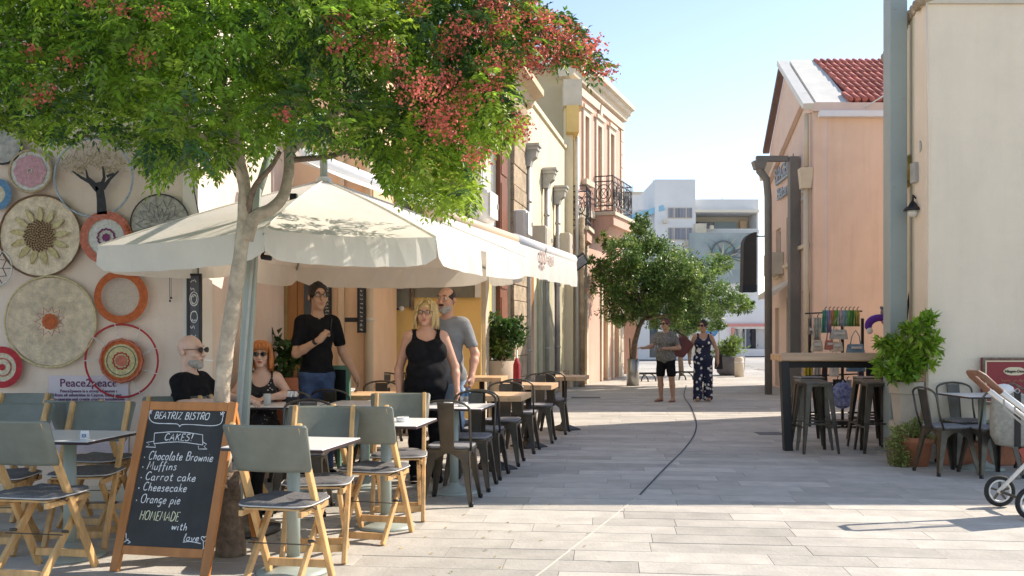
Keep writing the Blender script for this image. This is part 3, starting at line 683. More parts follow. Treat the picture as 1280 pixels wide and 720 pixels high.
# ================================================================== SETTING: ground and paving
M_stone = mat('pale paving stone', (.49, .465, .41), .8, .14, 4, .25, bscale=40, dirt=.16, rand=.16, spot=.3)
M_stone2 = mat('far paving stone', (.49, .465, .41), .8, .12, 3, .25, bscale=40, dirt=.16, island=.13, spot=.3)
M_grout = mat('paving joint', (.34, .325, .295), .95, .2, 10, .3)
g = MB().bb(-300, 300, -40, 600, -.6, -.04).build('ground', mat('distant ground', (.4, .385, .36), .9, .15, .5, .1)); g['kind'] = 'structure'
pv = MB().bb(-9, 12, 2.6, 42, -.039, -.012).build('pavement', M_grout); pv['kind'] = 'structure'
pa = R(-5.7); ca, sa = math.cos(pa), math.sin(pa)
RW = .27
tm = {}
def tile_mesh(L):
    k = round(L, 2)
    if k not in tm: tm[k] = MB().box((0, 0, -.006), (k-.0025, RW-.004, .012), top=(1-.001/k, 1-.004/RW)).mesh('tile', M_stone)
    return tm[k]
farq = MB(); nt_ = 0; row = 0; rows = []
y = 4.1
while y < 40:
    x = -9.5+random.uniform(0, 1)
    while x < 12:
        L = random.choice([.6, .8, .9, 1.0, 1.2]); cx = x+L/2; X = cx*ca-y*sa*1; Yy = cx*sa+y*ca
        x += L
        if abs(X) > Yy*.62+1.2 or X > 9 or X < -8.6 or Yy > 41 or Yy < 2.8: continue
        rows.append((Yy, X, L, cx, y))
    y += RW if y < 15 else RW*1
rows.sort()
for Yy, X, L, cx, yy in rows:
    if nt_ < 298 and abs(X) < Yy*.54+.1 and Yy > 5.3:
        o = OB('tile', tile_mesh(L), pv, (X, Yy, random.uniform(-.0012, .0012)), (random.uniform(-.001, .001), random.uniform(-.001, .001), pa)); nt_ += 1
    else: farq.box((X, Yy, -.0065+random.uniform(-.001, .001)), (L-.004, RW-.004, .012), rot=(0, 0, pa))
farq.build('far_tiles', M_stone2, pv, kind='stuff')
# drainage slot winding down the street
dr0 = [G(560, 800), G(668, 722), G(735, 670), G(800, 619)]
mb = MB()
for i in range(3): mb.bar(dr0[i]+Vector((0, 0, -.001)), dr0[i+1]+Vector((0, 0, -.001)), .008, .01)
mb.build('sunlit_joint', mat('sunlit joint tone', (.55, .52, .46), .9, .1, 9, .1), pv)  # sunlit part of the drain line, its brightness put into a pale colour
dr = [G(800, 619), G(832, 585), G(855, 562), G(868, 543), G(870, 527), G(863, 508), G(855, 495), G(858, 482)]
dr = [Vector((*p, 0)) for p in smooth_pts([(p.x, p.y) for p in dr], 5)]
mb = MB(); mb2 = MB()
for i in range(len(dr)-1):
    mb.bar(dr[i]+Vector((0, 0, -.002)), dr[i+1]+Vector((0, 0, -.002)), .018, .01)
    for q in (-1, 1):
        d = (dr[i+1]-dr[i]).normalized(); n_ = Vector((-d.y, d.x, 0))*q*.013; mb2.bar(dr[i]+n_, dr[i+1]+n_, .004, .012)
mb.build('drain_slot', mat('dark slot', (.04, .04, .045), .8, .2, 9, 0), pv); mb2.build('drain_edge', mat('drain edge steel', (.45, .43, .4), .4, .1, 8, 0, metal=.4), pv)
for (px, py, a, b) in ((732, 497, .6, .35), (962, 542, .35, .35)):
    p = G(px, py); mb = MB(); mb.bb(p.x-a/2, p.x+a/2, p.y-b/2, p.y+b/2, -.003, .004); mb.build('manhole_cover', mat('cast iron', (.09, .09, .09), .6, .3, 12, .5, bscale=60), pv)
# ================================================================== walls
M_cream = mat('cream stucco', (.80, .65, .54), .92, .06, 2, .25, bscale=60, dirt=.08, streak=.06)
M_peachw = mat('peach render', (.8, .55, .36), .92, .05, 2, .2, bscale=60, dirt=.08)
M_ochre = mat('ochre render', (.8, .54, .2), .9, .06, 2, .2, bscale=60, dirt=.1)
M_butter = mat('butter render', (.78, .69, .49), .92, .06, 1.2, .25, bscale=60, dirt=.1, streak=.12)
M_doorw = mat('varnished door wood', (.38, .17, .055), .42, .25, 3, .15, stretch=(4, 4, .5))
M_pink = mat('salmon render', (.68, .42, .33), .92, .05, 2, .2, bscale=60, dirt=.1, streak=.1)
M_trim = mat('pale stone trim', (.66, .58, .46), .9, .08, 3, .3, dirt=.12)
M_greyp = mat('grey plaster panel', (.2, .2, .16), .8, .2, 4, .2, dirt=.2)
M_rub = mat('weathered limestone', (.48, .38, .26), .95, .3, 5, .9, bscale=22, dirt=.35)
M_galv = mat('galvanised pipe', (.42, .41, .38), .55, .15, 6, .1, metal=.3)
M_plastic = mat('off white plastic', (.66, .65, .6), .5, .05, 4, .03)
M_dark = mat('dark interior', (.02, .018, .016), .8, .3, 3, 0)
M_shut = mat('louvred shutter', (.5, .46, .38), .8, .1, 3, .2)
M_glass = glass()
# left wall with the crochet hoops (front face at Y = 7.5)
WL = 7.9
cw = T('cafe_building', 'cream cafe building behind the tables, with brown doors and an ochre wall', 'building', (0, 0, 0))
mb = MB(); wallmesh(mb, -12, -2.70, 0, 6.6, [], th=.35, y=WL); mb.build('front_wall', M_cream, cw)
mb = MB(); mb.bb(-2.699, -2.575, WL-.03, WL+.35, 0, 6.6); mb.build('corner_pilaster', mat('white painted corner', (.76, .7, .62), .85, .05, 3, .1), cw)
mb = MB(); mb.bb(-2.75, -2.59, WL+.352, 10.9, 0, 6.6); mb.build('side_wall', M_cream, cw)
MB().bb(-12, -2.3, WL-.2, 11.2, 6.6, 6.85).build('roof', M_trim, cw)
mb = MB(); mb.tube([W(243, 160, 7.84), W(241, 215, 7.84), W(243, 240, 7.84), W(248, 265, 7.84), W(247, 500, 7.86)], .006, 6); mb.build('cable', M_black, cw)
MB().bb(-12, -2.70, WL-.02, WL-.001, 0, .12).build('skirting', M_trim, cw)
# recessed door wall, Y = 10.9
YD = 10.9
def xw(px, Y): return (px-640)/1200*Y
def zw(py, Y): return 1.4-(py-413)/1200*Y
dx = lambda px: xw(px, YD)
holes = [(dx(252), dx(268), 0, 4.3), (dx(306), dx(402), 0, 2.75)]
mb = MB(); wallmesh(mb, -3.6, dx(462), 0, 5.6, [(a, b, .001, d) for a, b, c, d in holes], th=.3, y=YD, reveal=.22); mb.build('door_wall', M_peachw, cw)
MB().bb(-3.6, dx(456), YD-.25, YD+.35, 5.6, 5.75).build('roof_edge', M_trim, cw)
MB().bb(-3.6, dx(456), YD+.301, YD+3, 0, 5.6).build('inner_mass', M_peachw, cw)
d1 = MB().bb(dx(252), dx(267.5), YD+.06, YD+.11, .01, 4.29).build('door', M_doorw, cw)
for k in range(4): MB().bb(dx(254), dx(265), YD+.045, YD+.059, .3+k*1.0, 1.1+k*1.0).build('door_panel', M_doorw, d1)
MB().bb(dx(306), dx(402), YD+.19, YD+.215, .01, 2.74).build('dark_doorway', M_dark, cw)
for (a, b) in ((334, 351.5), (371, 400)):
    fr = MB(); fr.bb(dx(a), dx(b), YD+.04, YD+.09, .02, .25); fr.bb(dx(a), dx(b), YD+.04, YD+.09, 2.45, 2.73)
    fr.bb(dx(a), dx(a)+.07, YD+.04, YD+.09, .25, 2.45); fr.bb(dx(b)-.07, dx(b), YD+.04, YD+.09, .25, 2.45); fr.bb(dx(a)+.07, dx(b)-.07, YD+.05, YD+.08, .95, 1.08)
    o = fr.build('door', M_doorw, cw)
    if b-a > 20:
        MB().bb(dx(a)+.07, dx(b)-.07, YD+.06, YD+.07, 1.08, 2.45).build('pane', M_glass, o)
    MB().bb(dx(a)+.07, dx(b)-.07, YD+.055, YD+.075, .25, .95).build('door_panel', M_doorw, o)
    if b-a < 20: MB().bb(dx(a)+.07, dx(b)-.07, YD+.055, YD+.075, 1.08, 2.45).build('door_panel', M_doorw, o)
fr = MB(); fr.bb(dx(352), dx(370.5), YD+.02, YD+.05, .05, 2.7); o = fr.build('door_frame', M_doorw, cw)
MB().bb(dx(354), dx(359), YD+.01, YD+.019, 1.0, 2.6).build('pane', mat('amber glass', (.35, .24, .1), .15, .2, 4, 0), o)
MB().bb(dx(346)-.03, dx(346)+.03, YD+.02, YD+.04, zw(392, YD), zw(380, YD)).build('hinge', M_galv, cw)
MB().bb(dx(303), dx(306), YD-.03, YD-.001, 0, 2.8).build('door_jamb', M_doorw, cw); MB().bb(dx(402), dx(405), YD-.03, YD-.001, 0, 2.8).build('door_jamb', M_doorw, cw)
MB().bb(dx(303), dx(405), YD-.032, YD-.002, 2.802, 2.9).build('door_lintel', M_doorw, cw)
MB().bb(dx(424), dx(431), YD-.05, YD-.001, 0, 5.6).build('pilaster', mat('pale pilaster', (.68, .52, .36), .9, .05, 3, .1), cw)
mb = MB(); mb.tube([(dx(462), YD-.07, .02), (dx(462), YD-.07, 5.5)], .055, 12); o = mb.build('downpipe', mat('cream pipe', (.64, .5, .34), .6, .06, 5, .05), cw)
for z in (.5, 1.5, 2.6, 4): MB().lathe([(.063, z), (.063, z+.04)], (dx(462), YD-.07, 0), 12).build('pipe_bracket', M_trim, o)
# ochre back wall of the terrace, Y = 14.2
YO = 14.2; ox = lambda px: xw(px, YO)
mb = MB(); wallmesh(mb, ox(440), ox(601), 0, 5.2, [], th=.3, y=YO); mb.build('terrace_wall', M_ochre, cw)
MB().bb(ox(440), ox(601), YO-.2, YO+.4, 5.2, 5.35).build('terrace_wall_cap', M_trim, cw)
MB().bb(ox(470), ox(513), YO-.05, YO-.002, zw(384, YO), 3.6).build('wall_panel', M_greyp, cw)
MB().bb(ox(519), ox(593.5), YO-.05, YO-.002, zw(372, YO), 3.6).build('wall_panel', M_greyp, cw)
MB().bb(ox(514), ox(518), YO-.08, YO-.001, 1.7, 3.6).build('batten', M_barkd, cw)
MB().bb(ox(594), ox(601), YO-.1, YO-.001, zw(372, YO), 5.2).build('post', M_plastic, cw)
MB().bb(ox(465.5), ox(470), YO-.06, YO-.001, zw(395, YO), 3.4).build('door_frame', M_barkd, cw)
# ---------------- street facade beyond the terrace (butter building)
F1 = Fr((-.483, 14.5), (1.40, 24.06)); bb_ = F1.thing('rendered_building', 'long butter yellow building with downpipes along the left of the street', 'building')
X = F1.x; Zf = F1.z
def col(fr, px0, px1, pyt, pyb, off, m, name, parent, z0=None, z1=None, back=-.001):
    a, b = fr.x(px0), fr.x(px1); pm = (px0+px1)/2
    z1_ = z1 if z1 is not None else fr.z(pm, pyt); z0_ = z0 if z0 is not None else fr.z(pm, pyb)
    return MB().bb(a, b, -off, back, z0_, z1_).build(name, m, parent)
HB = 5.85
xs1 = X(613); xs2 = X(638)
wallmesh(mb := MB(), 0, F1.L, 0, HB, [(xs1, xs2, .001, HB-.9), (X(706), X(709), .2, 4.4)], th=.3); mb.build('street_wall', M_butter, bb_)
MB().bb(.3, F1.L, .302, 7, 0, HB-.2).build('building_mass', M_butter, bb_)
# eave moulding ends partway
e0 = X(658)
mb = MB(); mb.prism([(-.001, HB-.25), (-.12, HB-.2), (-.16, HB-.08), (-.34, HB), (-.34, HB+.12), (.3, HB+.2), (.3, HB+.001), (-.001, HB+.001)], -.2, e0, 'x'); mb.build('cornice', mat('peach moulding', (.62, .48, .32), .9, .08, 4, .3), bb_)
MB().bb(e0, F1.L, -.05, .31, HB+.002, HB+.1).build('coping', M_butter, bb_)
# tall brown shutter with weathered stone jamb
MB().bb(xs1, xs2, .14, .17, .002, HB-.9).build('shutter_backing', M_dark, bb_)
sx = X(624); o = MB().bb(xs1+.02, sx, .05, .1, .01, HB-.92).build('shutter', mat('grey glazing', (.22, .22, .2), .25, .1, 3, 0), bb_)
o = MB().bb(sx, X(632.5), -.02, .1, .01, HB-.92).build('shutter', mat('red brown shutter', (.2, .07, .035), .6, .2, 3, .1), bb_)
for k in range(5): MB().bb(sx+.04, X(632.5)-.04, -.035, -.021, .2+k*.95, 1.0+k*.95).build('shutter_panel', MATS['red brown shutter'], o)
zz = 0
while zz < HB-.4:
    hh = random.uniform(.26, .42); wv = random.uniform(-.05, .06)
    MB().bb(X(638)+wv*0, X(655)+wv, -.06-random.uniform(0, .02), -.001, zz+.004, min(zz+hh, HB-.3)-.004).build('jamb_stone', M_rub, bb_, bevel=.012); zz += hh
# plaster pilasters, doors and strips between them, right under the awning and above
strips = [(601.5, 606, .07, M_trim, 5.4), (606.5, 612, .03, M_ochre, 2.7), (656.5, 660, .06, M_butter, 5.5), (671, 674, .05, mat('pale olive paint', (.42, .42, .27), .8, .1, 3, .1), 3.0), (677, 680.5, .06, MATS['pale olive paint'], 3.0), (684, 688, .05, MATS['pale olive paint'], 3.0),
          (692.5, 696, .08, M_trim, 3.2), (697, 700, .05, MATS['pale olive paint'], 3.4), (710, 713, .08, M_trim, 5.0)]
for a, b, of, m, h_ in strips: MB().bb(X(a), X(b), -of, -.001, 0, h_).build('pilaster', m, bb_)
for a, b, m in ((661, 665.5, M_doorw), (674.5, 676.6, M_shut), (681, 683.5, M_ochre), (689, 692, M_shut)): MB().bb(X(a), X(b), -.03, -.001, .05, 2.7).build('door', m, bb_)
# stone plinth, block by block
x_ = .2
while x_ < F1.L-.3:
    L_ = random.uniform(.45, .8); MB().bb(x_, x_+L_-.01, -.1, -.0015, 0, .42+random.uniform(-.03, .03)).build('plinth_stone', M_rub, bb_, bevel=.01); x_ += L_
# hoppers and downpipes
for k, (px, py) in enumerate(((668, 181), (690, 211), (703.5, 233))):
    x0 = X(px, .2); z0 = F1.z(px, py, .2); q = T if 0 else None
    hb = MB(); hb.bb(x0-.2, x0+.16, -.32, -.02, z0-.05, z0); hb.bb(x0-.17, x0+.13, -.29, -.02, z0-.12, z0-.051)
    hb.prism([(-.27, z0-.121), (-.02, z0-.121), (-.02, z0-.42), (-.14, z0-.42), (-.17, z0-.3), (-.25, z0-.24)], x0-.14, x0+.1, 'x')
    ho = hb.build('rain_hopper', M_galv, bb_)
    MB().tube([(x0-.02, -.09, z0-.42), (x0-.02, -.09, .1)], .055, 10).build('downpipe', M_galv, ho)
    for z_ in (1, 2.4, 3.8):
        if z_ < z0-.5: MB().lathe([(.066, z_), (.066, z_+.05)], (x0-.02, -.09, 0), 10).build('pipe_bracket', M_galv, ho)
def ac_box(fr, px, pyt, pyb, wd, dp, label, off=.02, name='meter_box', rnd=.05, m=None, cat='meter box'):
    t = T(name, label, cat); x0 = fr.x(px, dp); z1 = fr.z(px, pyt, dp); z0 = fr.z(px, pyb, dp)
    t.location = fr.o+fr.d*x0+Vector((0, 0, z0)); t.rotation_euler.z = fr.rz; h_ = z1-z0; m = m or M_plastic
    MB().bb(-wd/2, wd/2, -dp, -.03, 0, h_).build('casing', m, t, bevel=rnd)
    o = MB().bb(-wd/2+.04, wd/2-.04, -dp-.012, -dp+.002, .05, h_-.05).build('cover', m, t, bevel=.01)
    MB().bb(wd/2-.11, wd/2-.08, -dp-.03, -dp-.013, h_*.45, h_*.6).build('latch', M_galv, o)
    MB().bb(-wd*.3, wd*.3, -.029, -.001, h_*.3, h_*.7).build('bracket', M_galv, t)
    MB().tube([(0, -.06, .0), (0, -.06, -.5), (0, -.03, -.9)], .018, 6).build('conduit', M_galv, t)
    return t
ac_box(F1, 617, 237, 278, .6, .34, 'large white rounded box on the wall above the awning near the brown shutter', rnd=.09)
ac_box(F1, 605.5, 246, 268, .3, .22, 'small white canister box beside the large rounded one', rnd=.07)
ac_box(F1, 605, 208, 236, .32, .18, 'grey white upright box highest on the wall near the tree', rnd=.03)
ac_box(F1, 662, 263, 298, .5, .3, 'tall white box between the stone jamb and the first downpipe', rnd=.07)
ac_box(F1, 686, 284, 316, .75, .42, 'beige boxy air conditioner under the second rain hopper', rnd=.02, m=M_shut, name='air_conditioner', cat='air conditioner')
ac_box(F1, 713.5, 292, 324, .55, .35, 'beige box unit on the wall last before the pink house', rnd=.02, m=M_shut, name='air_conditioner', cat='air conditioner')
# ---------------- pink two storey house
P0 = Vector((1.56, 24.0, 0)); P1 = Vector((3.31, 28.8, 0)); F2 = Fr((P0.x, P0.y), (P1.x, P1.y)); pk = F2.thing('pink_house', 'salmon pink two storey house with white cornice and iron balcony', 'house')
HP = 8.0; x2 = F2.x
win = []
for a, b, yt, yb in ((729.5, 734.5, 146, 226), (745.5, 750.5, 158, 262), (761.5, 766, 168, 262)):
    pm = (a+b)/2; win.append((x2(a), x2(b), F2.z(pm, yb), F2.z(pm, yt)))
zfl = F2.z(745, 271)
lowdoors = [(x2(725), x2(731.5), .02, 2.2), (x2(725), x2(731.5), 2.5, 4.3), (x2(752), x2(758), .02, 2.9), (x2(766), x2(772), .02, 2.9)]
mb = MB(); wallmesh(mb, 0, F2.L, 0, HP, win+lowdoors, th=.3); mb.build('street_wall', M_pink, pk)
for i, (a, b, c, d) in enumerate(win):
    window(pk, a, b, c, d, .1, M_trim, M_shut, 2, 4, .05)
    s_ = MB(); s_.bb(a-.16, a-.001, -.05, -.001, c-.0, d+.16); s_.bb(b+.001, b+.16, -.05, -.001, c, d+.16); s_.bb(a, b, -.05, -.001, d+.001, d+.16); s_.bb(a-.22, b+.22, -.1, -.051, d+.16, d+.26); s_.build('window_surround', M_trim, pk)
    if i == 0: MB().bb(a-.2, b+.2, -.14, -.001, c-.14, c-.001).build('sill', M_trim, pk)
    if i == 1: MB().prism([(a+.1, d+.28), (b-.1, d+.28), ((a+b)/2, d+.6)], -.1, -.02, 'y').build('ornament', M_trim, pk)
for i, (a, b, c, d) in enumerate(lowdoors):
    if i == 1: window(pk, a, b, c, d, .1, M_trim, M_glass, 2, 1)
    else: MB().bb(a, b, .08, .12, c, d).build('door', (M_ochre, M_glass, M_butter, M_butter)[i], pk)
    s_ = MB(); s_.bb(a-.15, a-.001, -.05, -.001, c, d+.15); s_.bb(b+.001, b+.15, -.05, -.001, c, d+.15); s_.bb(a, b, -.05, -.001, d+.001, d+.15); s_.build('door_surround', M_trim, pk)
MB().bb(-.02, F2.L+.02, -.07, -.0012, zfl-.1, zfl+.08).build('string_course', M_trim, pk)
MB().bb(-.02, F2.L+.02, -.05, -.0012, zfl-.42, zfl-.36).build('string_course', M_trim, pk)
MB().bb(-.02, F2.L+.02, -.06, -.0012, HP-.62, HP-.42).build('string_course', M_trim, pk)
mb = MB(); prof = [(-.001, HP-.35), (-.12, HP-.33), (-.16, HP-.2), (-.24, HP-.16), (-.27, HP-.05), (-.36, HP-.02), (-.36, HP+.1), (.3, HP+.1), (.3, HP-.35)]
mb.prism(prof, -.5, F2.L+.12, 'x'); mb.build('cornice', M_trim, pk)
for a, b in ((-.04, .28), (F2.L-.28, F2.L+.04)):
    zz = 0
    while zz < HP-.65: MB().bb(a, b, -.04, -.0013, zz+.01, min(zz+.38, HP-.64)).build('quoin', M_trim, pk, bevel=.008); zz += .39
# gable side wall facing the camera, with its roof edge
loc_ = Matrix.Rotation(-F2.rz, 4, 'Z')
def L2(x, y, z=0): return loc_@(Vector((x, y, z))-P0)
def wl_box(parent, name, x0, x1, y0, y1, z0, z1, m):
    vs = [L2(x, y, z) for z in (z0, z1) for y in (y0, y1) for x in (x0, x1)]
    return MB().add(vs, [(0, 2, 3, 1), (4, 5, 7, 6), (0, 1, 5, 4), (2, 6, 7, 3), (0, 4, 6, 2), (1, 3, 7, 5)]).build(name, m, parent)
M_side = mat('beige side render', (.55, .47, .33), .92, .05, 2, .2, dirt=.1)
wl_box(pk, 'side_wall', -2.6, 1.555, 23.99, 24.29, 0, HP-.1, M_side)
wl_box(pk, 'house_mass', -2.6, 1.5, 24.3, 29.5, 0, HP-.1, M_side)
wl_box(pk, 'side_cornice', -2.8, 1.2, 23.6, 24.2, HP-.05, HP+.28, mat('white cornice', (.72, .7, .66), .8, .05, 3, .1))
wl_box(pk, 'side_pipe', .3, .42, 23.86, 23.98, 5.2, HP-.1, M_plastic)
# roof of red pantiles
M_rt = mat('red clay tiles', (.42, .13, .1), .8, .25, 3, .2, island=.2)
rf = MB()
for i in range(28):
    x_ = -2.7+i*.15
    for j in range(6):
        y0 = 23.75+j*.45; z0 = HP+.28+j*.13
        a = L2(x_, y0, z0+.03); b = L2(x_, y0+.5, z0+.2); rf.tube([a, b], [.075, .06], 6)
rf.build('roof_tiles', M_rt, pk, kind='stuff')
# narrow pier with yellow bracket and pipe between the two houses
mb = MB(); F2b = Fr((1.38, 23.5), (1.56, 24.0)); wl_box(pk, 'corner_pier', 1.28, 1.5, 23.55, 23.985, 0, 7.0, M_butter); wl_box(pk, 'yellow_bracket', 1.32, 1.62, 23.2, 23.9, 6.2, 6.85, M_ochre)
wl_box(pk, 'pier_capital', 1.25, 1.7, 23.3, 23.99, 6.86, 7.5, M_trim)
o = MB().tube([L2(1.62, 23.85, 6.2), L2(1.62, 23.85, 0)], .05, 8).build('downpipe', M_plastic, pk)
o = MB().tube([L2(1.74, 23.8, 4.2), L2(1.74, 23.8, 0)], .07, 8).build('downpipe', M_rub, pk)
# iron balconies
M_iron = mat('wrought iron', (.04, .04, .045), .55, .2, 9, 0)
def balcony(parent, xa, xb, zb, dp, zr, ct):
    mb = MB(); mb.prism([(-.001, zb-.62), (-dp*.55, zb-.5), (-dp*.8, zb-.3), (-dp, zb-.26), (-dp, zb), (-.001, zb)], xa, xb, 'x'); mb.build('balcony_slab', M_pink, parent)
    MB().bb(xa-.05, xb+.05, -dp-.06, -.002, zb+.001, zb+.09).build('balcony_lip', M_trim, parent)
    r_ = MB(); zt = zb+zr; z0 = zb+.12; C_ = [(xa+.03, -.02), (xa+.03, -dp+.03), (xb-.03, -dp+.03), (xb-.03, -.02)]
    for i in range(3):
        a, b = C_[i], C_[i+1]
        for z in (z0, zt, zt-.14, z0+.14): r_.bar((*a, z), (*b, z), .028, .028)
        L_ = math.hypot(b[0]-a[0], b[1]-a[1]); n = max(2, int(L_/.16))
        for k in range(n+1):
            u = k/n; x_, y_ = a[0]+(b[0]-a[0])*u, a[1]+(b[1]-a[1])*u; r_.bar((x_, y_, z0), (x_, y_, zt), .016, .016)
        dx_, dy_ = (b[0]-a[0])/L_, (b[1]-a[1])/L_; m_ = max(1, int(L_/.55))
        for k in range(m_):   # scrolls and a ring
            cx, cy = a[0]+(b[0]-a[0])*(k+.5)/m_, a[1]+(b[1]-a[1])*(k+.5)/m_; cz = (z0+zt)/2
            for rr in (.2, .11): r_.tube([(cx+dx_*rr*math.cos(t), cy+dy_*rr*math.cos(t), cz+rr*1.2*math.sin(t)) for t in np.linspace(0, 2*PI, 15)[:-1]], .014, 5, closed=True)
            for q in (-1, 1): r_.bar((cx-dx_*.22, cy-dy_*.22, cz-.3*q), (cx+dx_*.22, cy+dy_*.22, cz+.3*q), .014, .014)
    r_.build('balcony_railing', M_iron, parent)
balcony(pk, x2(742), x2(768), zfl, .55, 1.05, 1)
bx_ = MB(); q0 = F1.x(713.5)
balcony(bb_, F1.x(709), F1.x(716), 3.9, .5, 1.1, 0)
# satellite-like dark fan lamp on the pier: black floodlight cluster
# ================================================================== right side
M_peachR = mat('pale pink render', (.74, .57, .49), .92, .05, 2, .2, dirt=.06)
M_peachF = mat('peach front render', (.78, .56, .43), .92, .04, 2, .2, bscale=60, dirt=.06, streak=.08)
A3 = Vector((6.63, 24.7, 0)); B3 = Vector((6.2, 19.8, 0)); F3 = Fr((A3.x, A3.y), (B3.x, B3.y)); ps = F3.thing('peach_building', 'peach gabled building with red tiled roof beyond the bar table', 'building')
x3 = F3.x
w3 = []
for a, b, yt, yb in ((970, 976, 286, 345), (983, 988.5, 271, 330), (1001.5, 1011.5, 250, 306)):
    pm = (a+b)/2; w3.append((x3(a), x3(b), F3.z(pm, yb), F3.z(pm, yt)))
lw_ = [(x3(1002), x3(1014), .5, F3.z(1008, 363)), (x3(983), x3(991), .02, F3.z(987, 372)), (x3(969), x3(974), .02, F3.z(971, 385))]
mb = MB(); wallmesh(mb, 0, F3.L, 0, 5.99, w3+lw_, th=.3)
xr = x3(983); mb.add([(0, 0, 5.99), (F3.L, 0, 5.99), (xr, 0, 7.6), (0, .3, 5.99), (F3.L, .3, 5.99), (xr, .3, 7.6)], [(0, 1, 2), (3, 5, 4), (0, 2, 5, 3), (1, 4, 5, 2)])
mb.build('street_wall', M_peachR, ps)
for (a, b, c, d) in w3: window(ps, a, b, c, d, .08, M_trim, M_glass, 2, 0, .05, M_trim)
for i, (a, b, c, d) in enumerate(lw_): window(ps, a, b, c, d, .08, M_trim, M_glass, 2, 1, .06, name='shop_window' if i == 0 else 'glazed_door')
def ramp(mb, p, q, wd, th): mb.bar((p[0], -wd/2, p[1]), (q[0], -wd/2, q[1]), wd, th, up=(0, 0, 1))
mb = MB(); ramp(mb, (-.1, 6.0), (xr, 7.68), .16, .1); mb.build('verge_board', mat('dark verge', (.16, .1, .09), .7, .1, 3, 0), ps)
mb = MB(); ramp(mb, (xr, 7.68), (F3.L+.12, 6.0), .22, .12); mb.build('verge_coping', M_plastic, ps)
mb = MB(); mb.bar((-.0, -.06, 5.15), (x3(1010), -.06, 6.35), .1, .12); mb.build('sloping_band', M_peachR, ps)
# letters on the upper wall
M_let = mat('blue grey letters', (.22, .27, .32), .5, .1, 5, 0)
for txt, px0, py0, sz in (('BAGEL', 971.5, 229, .46), ('Beton', 974.5, 251, .42)):
    o = OB('lettering', text_mesh(txt, sz, M_let, extr=.012, bold=.004, space=.9), ps, (x3(px0), -.06, F3.z(px0, py0)), (R(90), 0, 0)); o.scale = (1.45, 1, 1)
o = MB().bb(x3(972), x3(989), -.06, -.001, F3.z(972, 229)-.06, F3.z(972, 229)).build('letter_rail', M_let, ps)
# cream downpipe with hopper at the near corner
hx = F3.L-.12; hb = MB(); hb.box((hx, -.12, 4.55), (.2, .2, .42), top=(1.5, 1.3)); ho = hb.build('rain_hopper', mat('cream metal', (.62, .52, .38), .6, .05, 4, .05), ps)
MB().tube([(hx, -.1, 4.4), (hx, -.1, 0)], .06, 10).build('downpipe', MATS['cream metal'], ho); MB().tube([(hx, -.1, 5.9), (hx, -.1, 4.8)], .05, 8).build('upper_pipe', MATS['cream metal'], ho)
hx = .25; hb = MB(); hb.box((hx, -.14, F3.z(965, 212)), (.3, .26, .5), top=(1.5, 1.3)); ho = hb.build('rain_hopper', MATS['cream metal'], ps)
MB().tube([(hx, -.1, 4.8), (hx, -.1, 0)], .05, 8).build('downpipe', MATS['cream metal'], ho)
for px_, py_ in ((1010, 240), (1010, 249)):
    MB().ball((x3(px_), -.08, F3.z(px_, py_)), .07, 8).build('round_lamp', M_galv, ps)
# grey unit and small awning
MB().bb(x3(970), x3(980), -.3, -.002, F3.z(975, 344), F3.z(975, 317)).build('air_conditioner', M_shut, ps, bevel=.02)
mb = MB(); a, b = x3(974), x3(992); zt = F3.z(983, 351); mb.add([(a, -.01, zt), (b, -.01, zt), (b, -.5, zt-.3), (a, -.5, zt-.3), (a, -.5, zt-.42), (b, -.5, zt-.42), (a, -.01, zt-.04), (b, -.01, zt-.04)], [(0, 1, 2, 3), (3, 2, 5, 4), (6, 7, 5, 4), (0, 3, 4, 6), (1, 7, 5, 2)]); mb.build('small_awning', M_canvas, ps)
# front (camera-facing) wall and roof in world terms
loc3 = Matrix.Rotation(-F3.rz, 4, 'Z')
def L3(x, y, z=0): return loc3@(Vector((x, y, z))-A3)
def b3(name, x0, x1, y0, y1, z0, z1, m, parent=ps):
    vs = [L3(x, y, z) for z in (z0, z1) for y in (y0, y1) for x in (x0, x1)]
    return MB().add(vs, [(0, 2, 3, 1), (4, 5, 7, 6), (0, 1, 5, 4), (2, 6, 7, 3), (0, 4, 6, 2), (1, 3, 7, 5)]).build(name, m, parent)
b3('front_wall', 6.215, 13, 19.78, 20.0, 0, 5.9, M_peachF)
b3('building_mass', 6.75, 13, 20.01, 24.6, 0, 5.85, M_peachR)
b3('eave_gutter', 6.3, 13, 19.62, 19.775, 5.78, 5.9, mat('white gutter', (.74, .75, .78), .5, .04, 3, 0))
b3('eave_fascia', 6.18, 13, 19.7, 20.0, 5.905, 6.08, M_peachR)
MB().add([L3(6.25, 19.72, 6.09), L3(6.95, 19.72, 6.09), L3(7.12, 22.5, 7.74), L3(6.5, 22.5, 7.74), L3(6.25, 19.72, 6.0), L3(6.95, 19.72, 6.0), L3(7.12, 22.5, 7.64), L3(6.5, 22.5, 7.64)], [(0, 1, 2, 3), (7, 6, 5, 4), (0, 4, 5, 1), (1, 5, 6, 2), (2, 6, 7, 3), (3, 7, 4, 0)]).build('flat_roof_strip', mat('pale roof membrane', (.62, .62, .58), .8, .08, 3, .1), ps)
MB().add([L3(6.95, 19.76, 6.06), L3(13, 19.76, 6.06), L3(13, 22.5, 7.7), L3(7.1, 22.5, 7.7)], [(0, 1, 2, 3)]).build('roof_underlay', M_rt, ps)
rf = MB()
